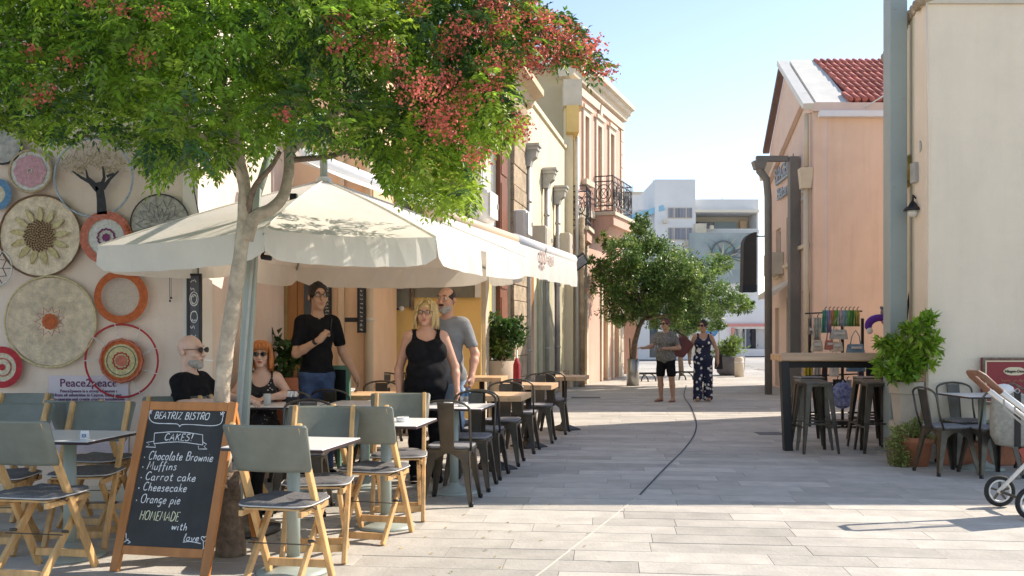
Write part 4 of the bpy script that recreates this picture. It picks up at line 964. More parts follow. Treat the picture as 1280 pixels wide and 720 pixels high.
for i in range(38):
    xx = 6.95+i*.15; f0 = 1
    for j in range(8):
        t0, t1 = j/8, (j+1)/8+.03; xs_ = xx+.0; e = 0.16*(t0)
        if xs_ < 6.94+e: continue
        p = lambda t: L3(xs_, 19.7+2.8*t, 6.1+1.62*t+.015)
        rf.tube([p(t0)+Vector((0, 0, .02)), p(min(t1, 1))], [.06, .05], 6)
rf.build('roof_tiles', M_rt, ps, kind='stuff')
MB().tube([L3(7.2, 19.6, 5.95), L3(7.6, 19.55, 6.2), L3(8, 19.6, 5.9)], .02, 6).build('cable', M_plastic, ps)
# dark half-round canopy further along on this side
t = T('canopy_awning', 'dark half round canopy sticking out over the street beyond the brown frame', 'awning', (6.35, 24.9, 0))
zt = W(950, 290, 24.9).z; zb_ = W(950, 365, 24.9).z; mb = MB(); P = [(0, zt)]+[(-.34*math.sin(a), zt-.34-.0+.34*math.cos(a)) for a in np.linspace(0, PI/2, 8)]+[(-.36, zb_), (0, zb_)]
mb.prism(P, 0, .35, 'y'); mb.build('canvas_hood', mat('charcoal canvas', (.05, .05, .052), .85, .15, 5, .2), t); MB().bb(-.37, 0, -.02, .37, zb_-.0, zb_+.18).build('valance', mat('blue black canvas', (.03, .04, .055), .8, .15, 5, .2), t)
MB().tube([(0, .1, zt-.1), (.4, .1, zt-.1)], .02, 6).build('bracket', M_black, t)
# brown steel frame with gutter pipe
M_brown = mat('brown grey steel', (.2, .185, .165), .55, .1, 4, .05)
YF = 21.0; t = T('steel_gantry', 'brown grey steel goalpost frame standing in front of the peach building', 'frame', (0, YF, 0)); fx = lambda px: xw(px, YF)
MB().bb(fx(986), fx(998), -.1, .1, 0, zw(196, YF)).build('post', M_brown, t, bevel=.01)
MB().bb(fx(945), fx(985)-.002, -.06, .06, zw(202, YF), zw(195, YF)).build('beam', M_brown, t, bevel=.01)
MB().tube([(fx(949), 0, zw(203, YF)), (fx(950), 0, zw(214, YF)), (fx(958), 0, zw(224, YF)), (fx(960), 0, zw(245, YF)), (fx(960.5), 0, 0)], [.09, .09, .08, .08, .08], 10).build('downpipe', M_brown, t)
MB().box((fx(949), 0, zw(207, YF)), (.2, .2, .18), top=(1.5, 1.3)).build('hopper', M_brown, t)
MB().bb(fx(991), fx(992), -.01, .01, zw(196, YF), zw(192, YF)).build('spike', M_brown, t)
# ---------------- cream building at right
M_creamR = mat('ivory render', (.85, .72, .56), .92, .04, 1.5, .25, bscale=70, dirt=.08, streak=.035)
YR = 10.3; XR = xw(1158, YR)
cr_ = T('ivory_building', 'plain ivory rendered building at the right edge with old roof tiles', 'building', (XR, YR, 0))
HR = 4.9
FR = Fr((XR+.52, YR+2.3), (XR, YR))
MB().bb(0, 8, 0, .3, 0, HR).build('front_wall', M_creamR, cr_)
sd_ = MB(); sd_.add([(0, .301, 0), (.5, 2.3, 0), (.5, 2.3, HR), (0, .301, HR), (.3, .301, 0), (.8, 2.3, 0), (.8, 2.3, HR), (.3, .301, HR)], [(3, 2, 1, 0), (4, 5, 6, 7), (0, 4, 7, 3), (1, 2, 6, 5), (3, 7, 6, 2)]); sd_.build('side_wall', mat('warm ivory render', (.76, .68, .5), .92, .05, 1.5, .25, dirt=.1), cr_)
MB().bb(.81, 8, .31, 2.9, 0, HR-.1).build('building_mass', M_creamR, cr_)
MB().bb(3.1, 9, 2.91, 6.9, 0, 7.0).build('rear_wing', M_creamR, cr_)  # unseen wing, added with its height and place set to shade the street
MB().bb(-.02, 8, -.03, .3, HR+.001, HR+.06).build('coping', M_trim, cr_)
k = 0
for i in range(15):   # broken tile ends along the side eave
    a = Vector((-.03+.033*i, .0+.155*i, HR+.03)); mb = MB().tube([a+Vector((.25, 0, .1)), a+Vector((-.06, 0, .0))], [.05, .062], 8); mb.build('roof_tile', M_rub, cr_)
mb = MB()
for i in range(44):
    x_ = .1+i*.18; mb.tube([(x_, .3, HR+.16), (x_, .02, HR+.09)], [.055, .06], 7)
mb.build('ridge_tiles', M_rub, cr_, kind='stuff')
MB().tube([(1.55, -.02, HR-.02), (1.5, -.04, HR-.2), (1.6, -.03, HR-.26), (2.4, -.02, HR-.22), (2.6, -.02, HR-.1)], .012, 6).build('cable', M_plastic, cr_)
MB().tube([(-.01, -.02, HR), (.02, -.025, 3.4), (.01, -.02, 1.5), (.02, -.02, 0)], .01, 6).build('corner_cable', M_creamR, cr_)
def on_side(t, h, out=.0): return Vector((XR+.52*t-out, YR+2.3*t-out*.22, h))
t = T('alarm_box', 'grey ribbed alarm box on the ivory wall corner', 'alarm', on_side(.12, 0, .06)); z1, z0 = zw(200, 10.4), zw(226, 10.4)
MB().bb(-.05, .05, -.06, .06, z0, z1).build('casing', M_galv, t, bevel=.01)
for k in range(3): MB().bb(-.055+k*.035, -.04+k*.035, -.068, -.061, z0+.02, z1-.02).build('rib', M_galv, t)
t = T('wall_disc', 'small round metal disc on the ivory side wall', 'vent', on_side(.08, 0, .03)); MB().lathe([(.07, -.01), (.07, .01)], (0, 0, 0), 16).build('disc', M_galv, t, loc=(0, 0, zw(182, 10.4)), rot=(R(90), 0, R(70)))
MB().lathe([(.04, .011), (.04, .02)], (0, 0, 0), 12).build('inner_disc', M_creamR, t, loc=(0, 0, zw(182, 10.4)), rot=(R(90), 0, R(70)))
t = T('round_sign', 'brass coloured drum shaped sign on the ivory side wall behind the tall pole', 'sign', on_side(.3, 0, .1)); p_ = zw(212, 10.9)
MB().lathe([(.19, -.1), (.2, -.08), (.2, .08), (.19, .1)], (0, 0, 0), 24).build('drum', mat('brass', (.5, .32, .06), .35, .15, 5, .05, metal=.6), t, loc=(.1, 0, p_), rot=(R(90), 0, R(8)))
MB().bar((.0, 0, p_), (.12, .02, p_), .03).build('arm', M_black, t)
t = T('wall_lantern', 'black bell shaped wall lantern on the ivory side wall', 'lantern', on_side(.13, 0, 0)); p_ = zw(258, 10.5)
MB().tube([(0, 0, p_+.1), (-.04, -.02, p_+.13), (-.07, -.03, p_+.1), (-.1, -.04, p_+.13), (-.11, -.05, p_+.06)], .012, 7).build('bracket', M_black, t)
MB().lathe([(.1, 0), (.085, .03), (.05, .05), (.02, .1)], (-.11, -.05, p_-.04), 16).build('bell_shade', M_black, t); MB().lathe([(.03, -.07), (.055, -.04), (.06, 0)], (-.11, -.05, p_-.04), 12).build('glass_bowl', mat('frosted glass', (.7, .68, .6), .2, .05, 5, 0), t)
MB().bb(-.012, .01, -.05, .05, p_+.04, p_+.16).build('wall_plate', M_black, t)
# doorway panel on side wall
# tall square pole
t = T('tall_post', 'tall grey green steel post rising past the top of the picture', 'post', (xw(1119, 10.85), 10.85, 0))
MB().bb(-.1, .1, -.1, .1, 0, 8).build('shaft', mat('grey green steel', (.30, .35, .335), .5, .08, 2, .05), t, bevel=.012); MB().bb(-.15, .15, -.15, .15, 0, .03).build('base_plate', M_galv, t)
for k in range(6): MB().lathe([(.012, 0), (.012, .008)], (0, 0, 0), 6).build('bolt', M_galv, t, loc=(-.05+.1*(k % 2), -.101, 1+k*1.0), rot=(R(90), 0, 0))
# ================================================================== far end of the street
YW = 62.0; fx = lambda px: xw(px, YW); fz = lambda py: zw(py, YW)
wb = T('modern_building', 'white modern apartment block with a stair tower and balcony at the street end', 'building', (0, YW, 0))
M_wh = mat('white render', (.70, .70, .70), .9, .04, .6, .1, dirt=.06); M_whs = mat('warm white slab', (.70, .64, .54), .9, .04, .6, .1); M_curt = mat('grey curtains', (.24, .24, .27), .6, .5, 1, .0, stretch=(14, 1, .3))
def wb_box(n, a, b, c, d, y0, y1, m): return MB().bb(fx(a), fx(b), y0, y1, fz(d), fz(c)).build(n, m, wb)
wb_box('tower', 817, 867, 226, 470, -.6, 6, M_wh)
wallmesh(mb := MB(), fx(780), fx(816.9), 0, fz(262), [], th=4, y=0); mb.build('low_wing', M_wh, wb)
mb = MB(); mb.bar((fx(786), -.05, fz(273)), (fx(828), -.65, fz(261)), .08, .35); mb.build('blue_stripe', mat('sky blue paint', (.25, .5, .65), .8, .05, 3, 0), wb)
for (a, b, c, d) in ((833, 863, 261, 274.5), (833, 863, 285.5, 301.5)):
    o = MB().bb(fx(a), fx(b), -.66, -.605, fz(d), fz(c)).build('window', M_trim, wb)
    for i, (u, v) in enumerate(((.02, .22), (.28, .73), (.78, .98))): MB().bb(fx(a)+(fx(b)-fx(a))*u, fx(a)+(fx(b)-fx(a))*v, -.69, -.661, fz(d)+.05, fz(c)-.05).build('pane', M_curt, o)
wallmesh(mb := MB(), fx(867), fx(948), 0, fz(249), [(fx(870), fx(946), fz(295), fz(266))], th=5, y=0, reveal=2.5); mb.build('main_block', M_wh, wb)
wb_box('balcony_back_wall', 868, 948, 264, 297, 2.3, 2.49, M_whs)
wb_box('balcony_ceiling_edge', 867.5, 947.5, 262.5, 266, -.3, -.01, M_whs)
for a, b, m in ((871, 879, M_dark), (880, 898, M_curt), (901, 930, mat('blue grey awning', (.34, .4, .42), .8, .05, 2, 0))): MB().bb(fx(a), fx(b), 2.0, 2.28, fz(293), fz(273)).build('window', m, wb)
wb_box('door_frame', 934, 942, 272, 294, 1.9, 2.2, M_peachw)
wb_box('balcony_parapet', 866, 880, 281, 293, -.8, -.02, M_trim)
mb = MB()
for i in range(26): u = fx(881)+(fx(945)-fx(881))*i/25; mb.bb(u-.08, u+.08, -.5, -.4, fz(293), fz(288))
mb.bb(fx(881), fx(945), -.52, -.38, fz(288), fz(287)); mb.build('balustrade', M_wh, wb, kind='stuff')
for a, b, c, d in ((852, 858, 304, 309), (826, 831, 277, 281), (884, 888, 284, 289)): MB().bb(fx(a), fx(b), -1.1, -.7, fz(d), fz(c)).build('air_conditioner', M_trim, wb)
for px_, a in ((911, 240), (936, 245), (822, 219), (875, 243)): MB().bar((fx(px_), 2, fz(249)), (fx(px_), 2, fz(a)), .05).build('aerial', M_galv, wb)
# mural panel with a fan of grey leaf blades
mu = T('mural_panel', 'large grey mural of pale spiky leaves below the balcony of the white block', 'mural', (0, YW-2, 0)); ym = YW-2; mx = lambda px: xw(px, ym); mz = lambda py: zw(py, ym)
MB().bb(mx(862), mx(944), 0, .3, mz(354), mz(291)).build('panel', mat('mural grey', (.26, .3, .3), .85, .3, .35, 0), mu)
mcol = [mat('mural white', (.55, .57, .53), .85, .15, .8, 0), mat('mural sand', (.48, .43, .3), .85, .2, .8, 0), mat('mural slate', (.12, .14, .15), .85, .2, .8, 0), mat('mural teal', (.2, .34, .32), .85, .2, .8, 0)]
cxm, czm = mx(904), mz(322)
for i in range(46):
    a = random.uniform(-.25, PI+.25) if i % 4 else random.uniform(PI, 2*PI); L_ = random.uniform(.7, 2.0); wv = random.uniform(.05, .14); bend = random.uniform(-.5, .5); P = []
    for t_ in np.linspace(.15, 1, 6): P.append((cxm+L_*t_*math.cos(a+bend*t_*t_)*1.05, czm+min(1.5, L_*t_*math.sin(a+bend*t_*t_)*.8)))
    mb = MB(); Lr = []
    for j, p in enumerate(P):
        q = P[min(j+1, 5)]; r_ = P[max(j-1, 0)]; d = Vector((q[0]-r_[0], q[1]-r_[1])).normalized(); n_ = Vector((-d.y, d.x))*wv*(1-j/5.2)*.7; Lr += [(p[0]+n_.x, p[1]+n_.y), (p[0]-n_.x, p[1]-n_.y)]
    lo = mz(354)+.05; mb.add([(x, -.004-.0015*i, max(z, lo)) for x, z in Lr], [(2*j, 2*j+1, 2*j+3, 2*j+2) for j in range(5)]); mb.build('painted_blade', mcol[i % 4 if i % 5 else 2], mu)
mb = MB(); mb.tube([(cxm+.75*math.cos(t_), -.09, czm+.2+.75*math.sin(t_)*1.1) for t_ in np.linspace(.1, PI-.1, 12)], .12, 6, flat=.3); mb.build('painted_arch', mcol[2], mu)
# ground floor shops
sh_ = T('shop_building', 'white ground floor shop with a pink trim and display window under the mural', 'shop', (0, 52, 0)); sx_ = lambda px: xw(px, 52); sz = lambda py: zw(py, 52)
wallmesh(mb := MB(), sx_(893), sx_(985), 0, sz(372), [(sx_(918), sx_(960), .4, sz(411))], th=.3, reveal=.5); mb.build('shop_wall', M_wh, sh_)
MB().bb(sx_(890), sx_(985), .31, 6, 0, sz(373)).build('shop_mass', M_wh, sh_)
MB().bb(sx_(893), sx_(985), -.15, -.001, sz(408), sz(404.5)).build('pink_band', mat('coral trim', (.6, .25, .22), .7, .05, 3, 0), sh_)
MB().bb(sx_(914), sx_(918), -.12, -.001, 0, sz(410)).build('pier', MATS['coral trim'], sh_)
MB().bb(sx_(918), sx_(960), .42, .5, .4, sz(411)).build('shop_interior', mat('shop interior', (.3, .32, .3), .7, .6, 1.2, 0), sh_)
for px_ in (926, 935, 943):
    m_ = T('mannequin', {926: 'pale dress on the leftmost figure in the far shop window', 935: 'dark dress on the middle figure in the far shop window', 943: 'black coat on the rightmost figure in the far shop window'}[px_], 'mannequin', (sx_(px_), 52.25, .42))
    c_ = {926: (.5, .5, .45), 935: (.1, .12, .16), 943: (.03, .03, .035)}[px_]
    MB().lathe([(.18, 0), (.26, .15), (.14, .75), (.2, 1.05), (.16, 1.2), (.05, 1.25)], n=12).build('garment', mat('garment %d' % px_, c_, .8, .2, 5, .1), m_); MB().ball((0, 0, 1.38), .09, 8, (1, 1, 1.3)).build('head', M_plastic, m_)
w_ = window(sh_, sx_(918), sx_(960), .4, sz(411), .02, M_galv, M_trim, 1, 0, .06, name='window_frame') if 0 else None
for u in (918, 932, 946, 960): MB().bb(sx_(u)-.04, sx_(u)+.04, .02, .08, .4, sz(411)).build('mullion', M_galv, sh_)
t = T('pale_building', 'pale low building glimpsed behind the two women under the tree', 'building', (0, 46, 0)); px4 = lambda px: xw(px, 46)
wallmesh(mb := MB(), px4(792), px4(878), 0, 3.4, [(px4(812), px4(822), .1, 2.6), (px4(832), px4(846), .1, 2.6), (px4(862), px4(870), .1, 2.6)], th=.3); mb.build('wall', M_wh, t)
for a, b, m in ((812, 822, M_glass), (832, 846, M_dark), (862, 870, M_trim)): MB().bb(px4(a), px4(b), .1, .15, .1, 2.6).build('door', m, t)
MB().bb(px4(792), px4(878), .31, 5, 0, 3.3).build('building_mass', M_wh, t); MB().bb(px4(790), px4(880), -.3, .3, 3.401, 3.6).build('parapet', M_wh, t)
t = T('salmon_wall', 'short salmon wall past the pink house behind the potted tree', 'wall', (0, 31, 0)); MB().bb(xw(776, 31), xw(797, 31), 0, .3, 0, 3.6).build('wall', M_pink, t)
MB().bb(xw(775, 31), xw(798, 31), -.05, .35, 3.601, 3.7).build('coping', M_trim, t)
for (px_, top, c_, lb) in ((788, 243, 2.6, 'pale rooftop block with aerials far beyond the pink house'), (800, 248, 1.4, 'small far rooftop water tank beside the white tower')):
    t = T('rooftop_block', lb, 'rooftop', (xw(px_, 90), 90 if c_ > 2 else 94, 0)); MB().bb(-c_/2, c_/2, 0, 2, 0, zw(top, 90)).build('block', M_wh, t); MB().bb(-c_/2-.1, c_/2+.1, -.1, 2.1, zw(top, 90), zw(top, 90)+.25).build('slab', M_trim, t)
    MB().bar((.3, .5, zw(top, 90)), (.3, .5, zw(top, 90)+1.0), .06).build('aerial', M_galv, t)
hz = MB()
# ================================================================== crochet hoops on the cafe wall
def yarn(n, c): return mat('yarn '+n, c, .95, .25, 40, .6, bscale=160)
Y_cream = yarn('cream', (.68, .6, .45)); Y_tan = yarn('tan', (.52, .4, .25)); Y_red = yarn('red', (.5, .04, .05)); Y_orange = yarn('orange', (.55, .13, .04)); Y_pink = yarn('pink', (.62, .34, .38))
Y_blue = yarn('blue', (.12, .26, .42)); Y_white = yarn('white', (.68, .66, .62)); Y_dark = yarn('dark', (.05, .05, .055)); Y_coral = yarn('coral', (.58, .18, .12)); Y_purple = yarn('purple', (.24, .05, .16)); Y_brown = yarn('brown', (.2, .11, .06)); Y_yellow = yarn('straw yellow', (.62, .52, .28)); Y_pale = yarn('pale web', (.56, .5, .4)); Y_steel = yarn('pale blue', (.4, .46, .52))
def ring(r, tr, n=40, wob=0, flat=1, cy=0, amp=0, lob=0):
    P = [((r+amp*math.cos(lob*a)+wob*random.uniform(-1, 1))*math.cos(a), cy, (r+amp*math.cos(lob*a)+wob*random.uniform(-1, 1))*math.sin(a)) for a in np.linspace(0, 2*PI, n+1)[:-1]]
    return MB().tube(P, tr, 6, closed=True)
def disc(r, y, n=32, r0=0, lob=0, amp=0):
    mb = MB(); A = np.linspace(0, 2*PI, n+1)[:-1]; o = [((r+amp*math.cos(lob*a))*math.cos(a), y, (r+amp*math.cos(lob*a))*math.sin(a)) for a in A]
    i_ = [(r0*math.cos(a), y, r0*math.sin(a)) for a in A]; mb.add(o+i_, [(k, (k+1) % n, n+(k+1) % n, n+k) for k in range(n)]) if r0 else mb.add(o, [tuple(range(n))]); return mb
def web(t, r0, r1, n, m, tr=.0018, name='web', zig=6):
    mb = MB()
    for k in range(n):
        a = 2*PI*k/n+random.uniform(-.03, .03); mb.bar((r0*math.cos(a), 0, r0*math.sin(a)), (r1*math.cos(a), 0, r1*math.sin(a)), tr, tr)
    for j in range(1, zig+1):
        r_ = r0+(r1-r0)*j/(zig+1); P = []
        for k in range(2*n): a = PI*k/n; q = r_+((r1-r0)/(zig+1)*.45)*(1 if k % 2 else -1); P.append((q*math.cos(a), 0, q*math.sin(a)))
        for k in range(2*n): mb.bar(P[k], P[(k+1) % (2*n)], tr, tr)
    return mb.build(name, m, t)
GRP = 'crochet hoops hung on the cafe wall'
def H(px, py, label, Y=7.84): return T('crochet_hoop', label, 'wall hanging', W(px, py, Y), 0, GRP)
sc = 7.84/1200
t = H(38, 214, 'pink crochet disc in a beige ring at the top of the wall'); disc(25*sc, 0).build('pale_disc', Y_white, t); disc(20*sc, -.006, lob=8, amp=.006).build('pink_disc', Y_pink, t); ring(26*sc, .012, flat=1).build('hoop', Y_tan, t); ring(3*sc, .004, 14, cy=-.01).build('centre_knot', Y_white, t)
t = H(117, 222, 'pale blue hoop framing a dark crocheted tree'); ring(49*sc, .009).build('hoop', Y_steel, t)
q = MB()
def tp(*a): return [((x-117)*sc, -.008, (222-y)*sc) for x, y in a]
def strip(mb, pts, ws, y=-.008):
    vs = []
    for i, p in enumerate(pts):
        a = pts[min(i+1, len(pts)-1)]; b = pts[max(i-1, 0)]; d = Vector((a[0]-b[0], a[2]-b[2])).normalized(); vs += [(p[0]-d.y*ws[i]*sc, y, p[2]+d.x*ws[i]*sc), (p[0]+d.y*ws[i]*sc, y, p[2]-d.x*ws[i]*sc)]
    mb.add(vs, [(2*i, 2*i+1, 2*i+3, 2*i+2) for i in range(len(pts)-1)])
strip(q, tp((128, 268), (127, 250), (125, 236), (123, 228)), [6.5, 5.5, 5, 5]); strip(q, tp((122, 238), (113, 228), (102, 222), (91, 214)), [3, 2.2, 1.8, .9]); strip(q, tp((121, 232), (110, 222), (108, 212)), [2.4, 1.8, .8], -.009)
strip(q, tp((127, 234), (131, 222), (129, 208)), [3, 2, 1], -.0095); strip(q, tp((129, 236), (138, 224), (149, 214)), [3, 2, .9], -.01); strip(q, tp((134, 221), (143, 217)), [2, 1], -.0105)
q.build('crochet_tree', Y_dark, t)
mb = MB()
for i in range(260):
    a = random.uniform(.1, PI-.1); r_ = random.uniform(.25, .95)*47*sc; c = Vector((r_*math.cos(a), -.006, r_*math.sin(a)*.95+.02)); d = Vector((random.uniform(-1, 1), 0, random.uniform(-1, 1))).normalized()*.018; mb.bar(c-d, c+d, .004, .004)
mb.build('yarn_foliage', Y_tan, t, kind='stuff')
t = H(50, 295, 'large brown twig hoop with a crocheted sunflower'); ring(51*sc, .0085, 48, wob=.002).build('hoop', Y_brown, t); disc(50*sc, .004).build('lace_disc', mat('ecru lace', (.76, .62, .46), .95, .3, 14, .8, bscale=90), t)
for k in range(13):
    a = 2*PI*k/13+.1; mb = MB(); c, s_ = math.cos(a), math.sin(a); P = [((x*c-z*s_)*sc, -.012-.01*math.sin(i), (x*s_+z*c)*sc) for i, (x, z) in enumerate(((18, -2), (27, -4.2), (36, -1), (37, 1), (27, 3.2), (18, 2)))]; mb.add(P, [tuple(range(6))]); mb.tube(P, .003, 5, closed=True); mb.build('petal', Y_yellow, t)
mb = MB()
for i in range(130): r_ = 19.5*sc*math.sqrt(i/130); a = i*2.39996; mb.ball((r_*math.cos(a), -.014, r_*math.sin(a)), .0085, 6)
mb.build('seed_head', Y_brown, t, kind='stuff'); disc(20*sc, -.01).build('seed_disc', Y_tan, t)
t = H(63, 402, 'biggest cream laced hoop with a small red star centre'); ring(57*sc, .009, 48, wob=.0015).build('hoop', Y_yellow, t); web(t, 17*sc, 56*sc, 34, Y_cream, .0022, zig=7); disc(55*sc, .012).build('lace_backing', MATS['ecru lace'], t)
P = [((19 if k % 2 else 12)*sc*math.cos(PI*k/11), -.008, (19 if k % 2 else 12)*sc*math.sin(PI*k/11)) for k in range(22)]; MB().tube(P, .0028, 5, closed=True).build('star_outline', Y_red, t); disc(10*sc, -.01, lob=12, amp=.004).build('star_centre', Y_orange, t); ring(6*sc, .003, 20, cy=-.013).build('centre_ring', Y_coral, t)
t = H(133, 297, 'coral rimmed hoop with purple rosette half hidden by the parasol'); disc(33*sc, -.008, r0=23*sc).build('rim', Y_coral, t); disc(24*sc, 0).build('lace_disc', Y_white, t); ring(10.5*sc, .007, 28, amp=.006, lob=12, cy=-.008).build('purple_ring', Y_purple, t); disc(5*sc, -.008, lob=8, amp=.003).build('centre', Y_purple, t)
for i in range(7): a = PI*.2-i*.16; MB().ball((31*sc*math.cos(a), -.02, 31*sc*math.sin(a)-.03), .014, 7).build('tassel', Y_orange, t)
t = H(200, 280, 'thin black hoop with a grey spoked web above the parasol corner'); ring(37*sc, .006).build('hoop', Y_dark, t); web(t, 4*sc, 36*sc, 11, mat('grey web', (.2, .2, .2), .9, .1, 9, 0), .003, zig=2); disc(36*sc, .006).build('gauze', mat('grey gauze', (.42, .4, .36), .95, .35, 20, .4), t)
t = H(151, 371, 'hoop with a wide orange crochet rim'); disc(33*sc, -.012, r0=24*sc, lob=1, amp=.012).build('rim', Y_orange, t); ring(32*sc, .01).build('hoop', Y_orange, t); web(t, 3*sc, 26*sc, 14, Y_pale, .0022, zig=5)
t = H(152, 451, 'red hoop with an orange and straw mandala held by threads'); ring(45.5*sc, .0085).build('hoop', Y_red, t); disc(28*sc, -.004, lob=12, amp=.004).build('orange_disc', Y_orange, t); ring(26*sc, .008, 44, amp=.004, lob=16, cy=-.01).build('scallop', Y_coral, t); disc(21*sc, -.008).build('straw_disc', Y_yellow, t); ring(18*sc, .0025, 30, cy=-.011).build('inner_ring', Y_dark, t)
ring(10*sc, .006, 26, amp=.005, lob=13, cy=-.012).build('rosette_ring', Y_red, t); disc(7*sc, -.012).build('rosette', Y_coral, t)
for k in range(9):
    a = 2*PI*k/9+.3; MB().bar((28*sc*math.cos(a), 0, 28*sc*math.sin(a)), (47*sc*math.cos(a+.05), -.008, 47*sc*math.sin(a+.05)), .006, .006).build('thread', Y_white, t)
t = H(3, 459, 'hoop with a wide crimson rim at the left edge above the chairs'); disc(26*sc, -.012, r0=18*sc).build('rim', Y_red, t); disc(19*sc, 0).build('disc', Y_cream, t); ring(11*sc, .005, 24, cy=-.006).build('ring', Y_coral, t); disc(4*sc, -.008).build('centre', Y_red, t)
t = H(-5, 243, 'hoop with a broad blue rim at the left edge'); disc(20.5*sc, -.01, r0=12*sc).build('rim', Y_blue, t); disc(13*sc, 0).build('disc', Y_cream, t)
t = H(-9, 335, 'white hoop with a dark open web cut by the left edge'); ring(24*sc, .008).build('hoop', Y_white, t); web(t, 8*sc, 24*sc, 6, Y_dark, .005, zig=1)
t = H(2, 180, 'dark grey hoop tucked under the leaves at the top left'); ring(25*sc, .009).build('hoop', Y_dark, t); disc(24*sc, .004).build('gauze', MATS['grey gauze'], t)
# hanging cord with hooks
t = T('hanging_cord', 'two thin black cords with little hooks on the cafe wall', 'cord', W(212, 335, 7.86)); 
MB().tube([(0, 0, 0), (.002, -.005, -.2), (.005, -.005, -.265)], .0022, 5).build('cord', M_black, t); MB().tube([(.012, 0, 0), (.014, -.005, -.24)], .002, 5).build('cord', M_black, t); MB().ball((.006, -.008, -.27), .009, 6).build('hook', M_black, t); MB().ball((.016, -.008, -.245), .009, 6).build('hook', M_black, t)
# Peace2peace poster
t = T('poster', 'pale pink poster with purple Peace2peace text on the wall behind the chairs', 'poster', W(61, 566, 7.885)); pw, ph = 100*sc, 97*sc
MB().bb(0, pw, 0, .006, 0, ph).build('sheet', mat('pale pink paper', (.62, .55, .6), .7, .05, 3, .02), t)
M_pur = mat('purple ink', (.12, .02, .09), .7, .1, 5, 0)
zz = ph-.09; OB('lettering', text_mesh('Peace2peace', .092, M_pur, extr=.001, align='CENTER', bold=.0012), t, (pw/2, -.002, zz), (R(90), 0, 0))
for i, ln in enumerate(('Peace2peace is a group of women', 'from all ethnicities in Cyprus, that meet,', 'co-operate and create crochet installations', 'in public places. Through such', 'interactions we wish to', 'degrade prejudice', 'that')):
    OB('lettering', text_mesh(ln, .034, M_pur, extr=.001, align='CENTER', bold=.0006), t, (pw/2, -.002, zz-.047-i*.0335), (R(90), 0, 0))
for i in range(2): mb = MB(); scribble(mb, .04, pw*.5, .22-i*.06, .012, -.003); mb.build('small_print', Y_red, t)
for i in range(3): mb = MB(); scribble(mb, pw*.45, pw*.92, .06-i*.022, .006, -.003); mb.build('small_print', M_pur, t)
# ================================================================== chalk boards
def chalkboard(label, px0, px1, py0, py1, Y, lines, frame=None, h=.05, dense=False, mt=None, deco=None):
    t = T('chalkboard', label, 'chalkboard', W(px0, py1, Y), 0); w_ = (px1-px0)/1200*Y; h_ = (py1-py0)/1200*Y; fr = .02
    MB().bb(fr, w_-fr, 0, .015, fr, h_-fr).build('slate', mt or M_board, t); m = MB(); m.bb(0, w_, -.008, .018, 0, fr); m.bb(0, w_, -.008, .018, h_-fr, h_); m.bb(0, fr, -.008, .018, fr, h_-fr); m.bb(w_-fr, w_, -.008, .018, fr, h_-fr); m.build('frame', frame or M_barkd, t)
    mb = MB()
    for k in range(lines):
        z = h_-fr-(h_-2*fr)*(k+.85)/lines; scribble(mb, fr+.012, w_-fr-.012, z, min((h_-2*fr)/lines*(.5 if not dense else .62), w_*.2), -.003)
    if lines: mb.build('chalk_writing', M_chalk, t)
    return t, w_, h_
t, w_, h_ = chalkboard('tall narrow grey chalkboard with ornate white drawing beside the brown door', 233.5, 252, 342, 455, 7.82, 11, frame=M_black, dense=True, mt=mat('slate grey board', (.09, .095, .11), .75, .3, 4, .05))
mb = MB()
for rr, zc in ((.034, h_*.72), (.028, h_*.52), (.022, h_*.72)): mb.tube([(w_/2+rr*math.cos(a), -.005, zc+rr*1.7*math.sin(a)) for a in np.linspace(0, 2*PI, 15)[:-1]], .003, 4, closed=True)
mb.build('chalk_flourish', M_chalk, t)
chalkboard('small framed black menu with white writing beside the waiter\'s face', 403, 414.5, 355, 397, 10.86, 9, frame=M_black, dense=True)
t, w_, h_ = chalkboard('long narrow black menu board hanging on the cream drainpipe', 446.5, 457.5, 325, 416, 10.7, 16, frame=M_black, dense=True)
MB().bb(-.14, 0, 0, .01, .12, .17).build('side_bracket', M_black, t)
t, w_, h_ = chalkboard('wide black chalkboard on the ochre wall with handwritten menu words', 462, 490.5, 385, 422, 14.1, 0, h=.1)
mb = MB(); 
for i, (tx, u) in enumerate((('sandwich', .3), ('wild', .36), ('rice', .4), ('Breakfast', .07), ('variety of mains', .02))): chalk(mb, tx, u*w_, h_*(.82-.18*i), h_*.1, h_*.018, y=-.004, sp=.8)
mb.build('chalk_words', M_chalk, t); MB().bb(w_, w_+.1, -.05, .0, h_-.03, h_).build('lamp_arm', M_black, t); MB().ball((w_+.14, -.05, h_-.01), .04, 8).build('spot_lamp', M_plastic, t)
chalkboard('small white framed blackboard high on the grey plaster panel', 481, 504, 325, 361, 14.0, 4, frame=M_plastic)
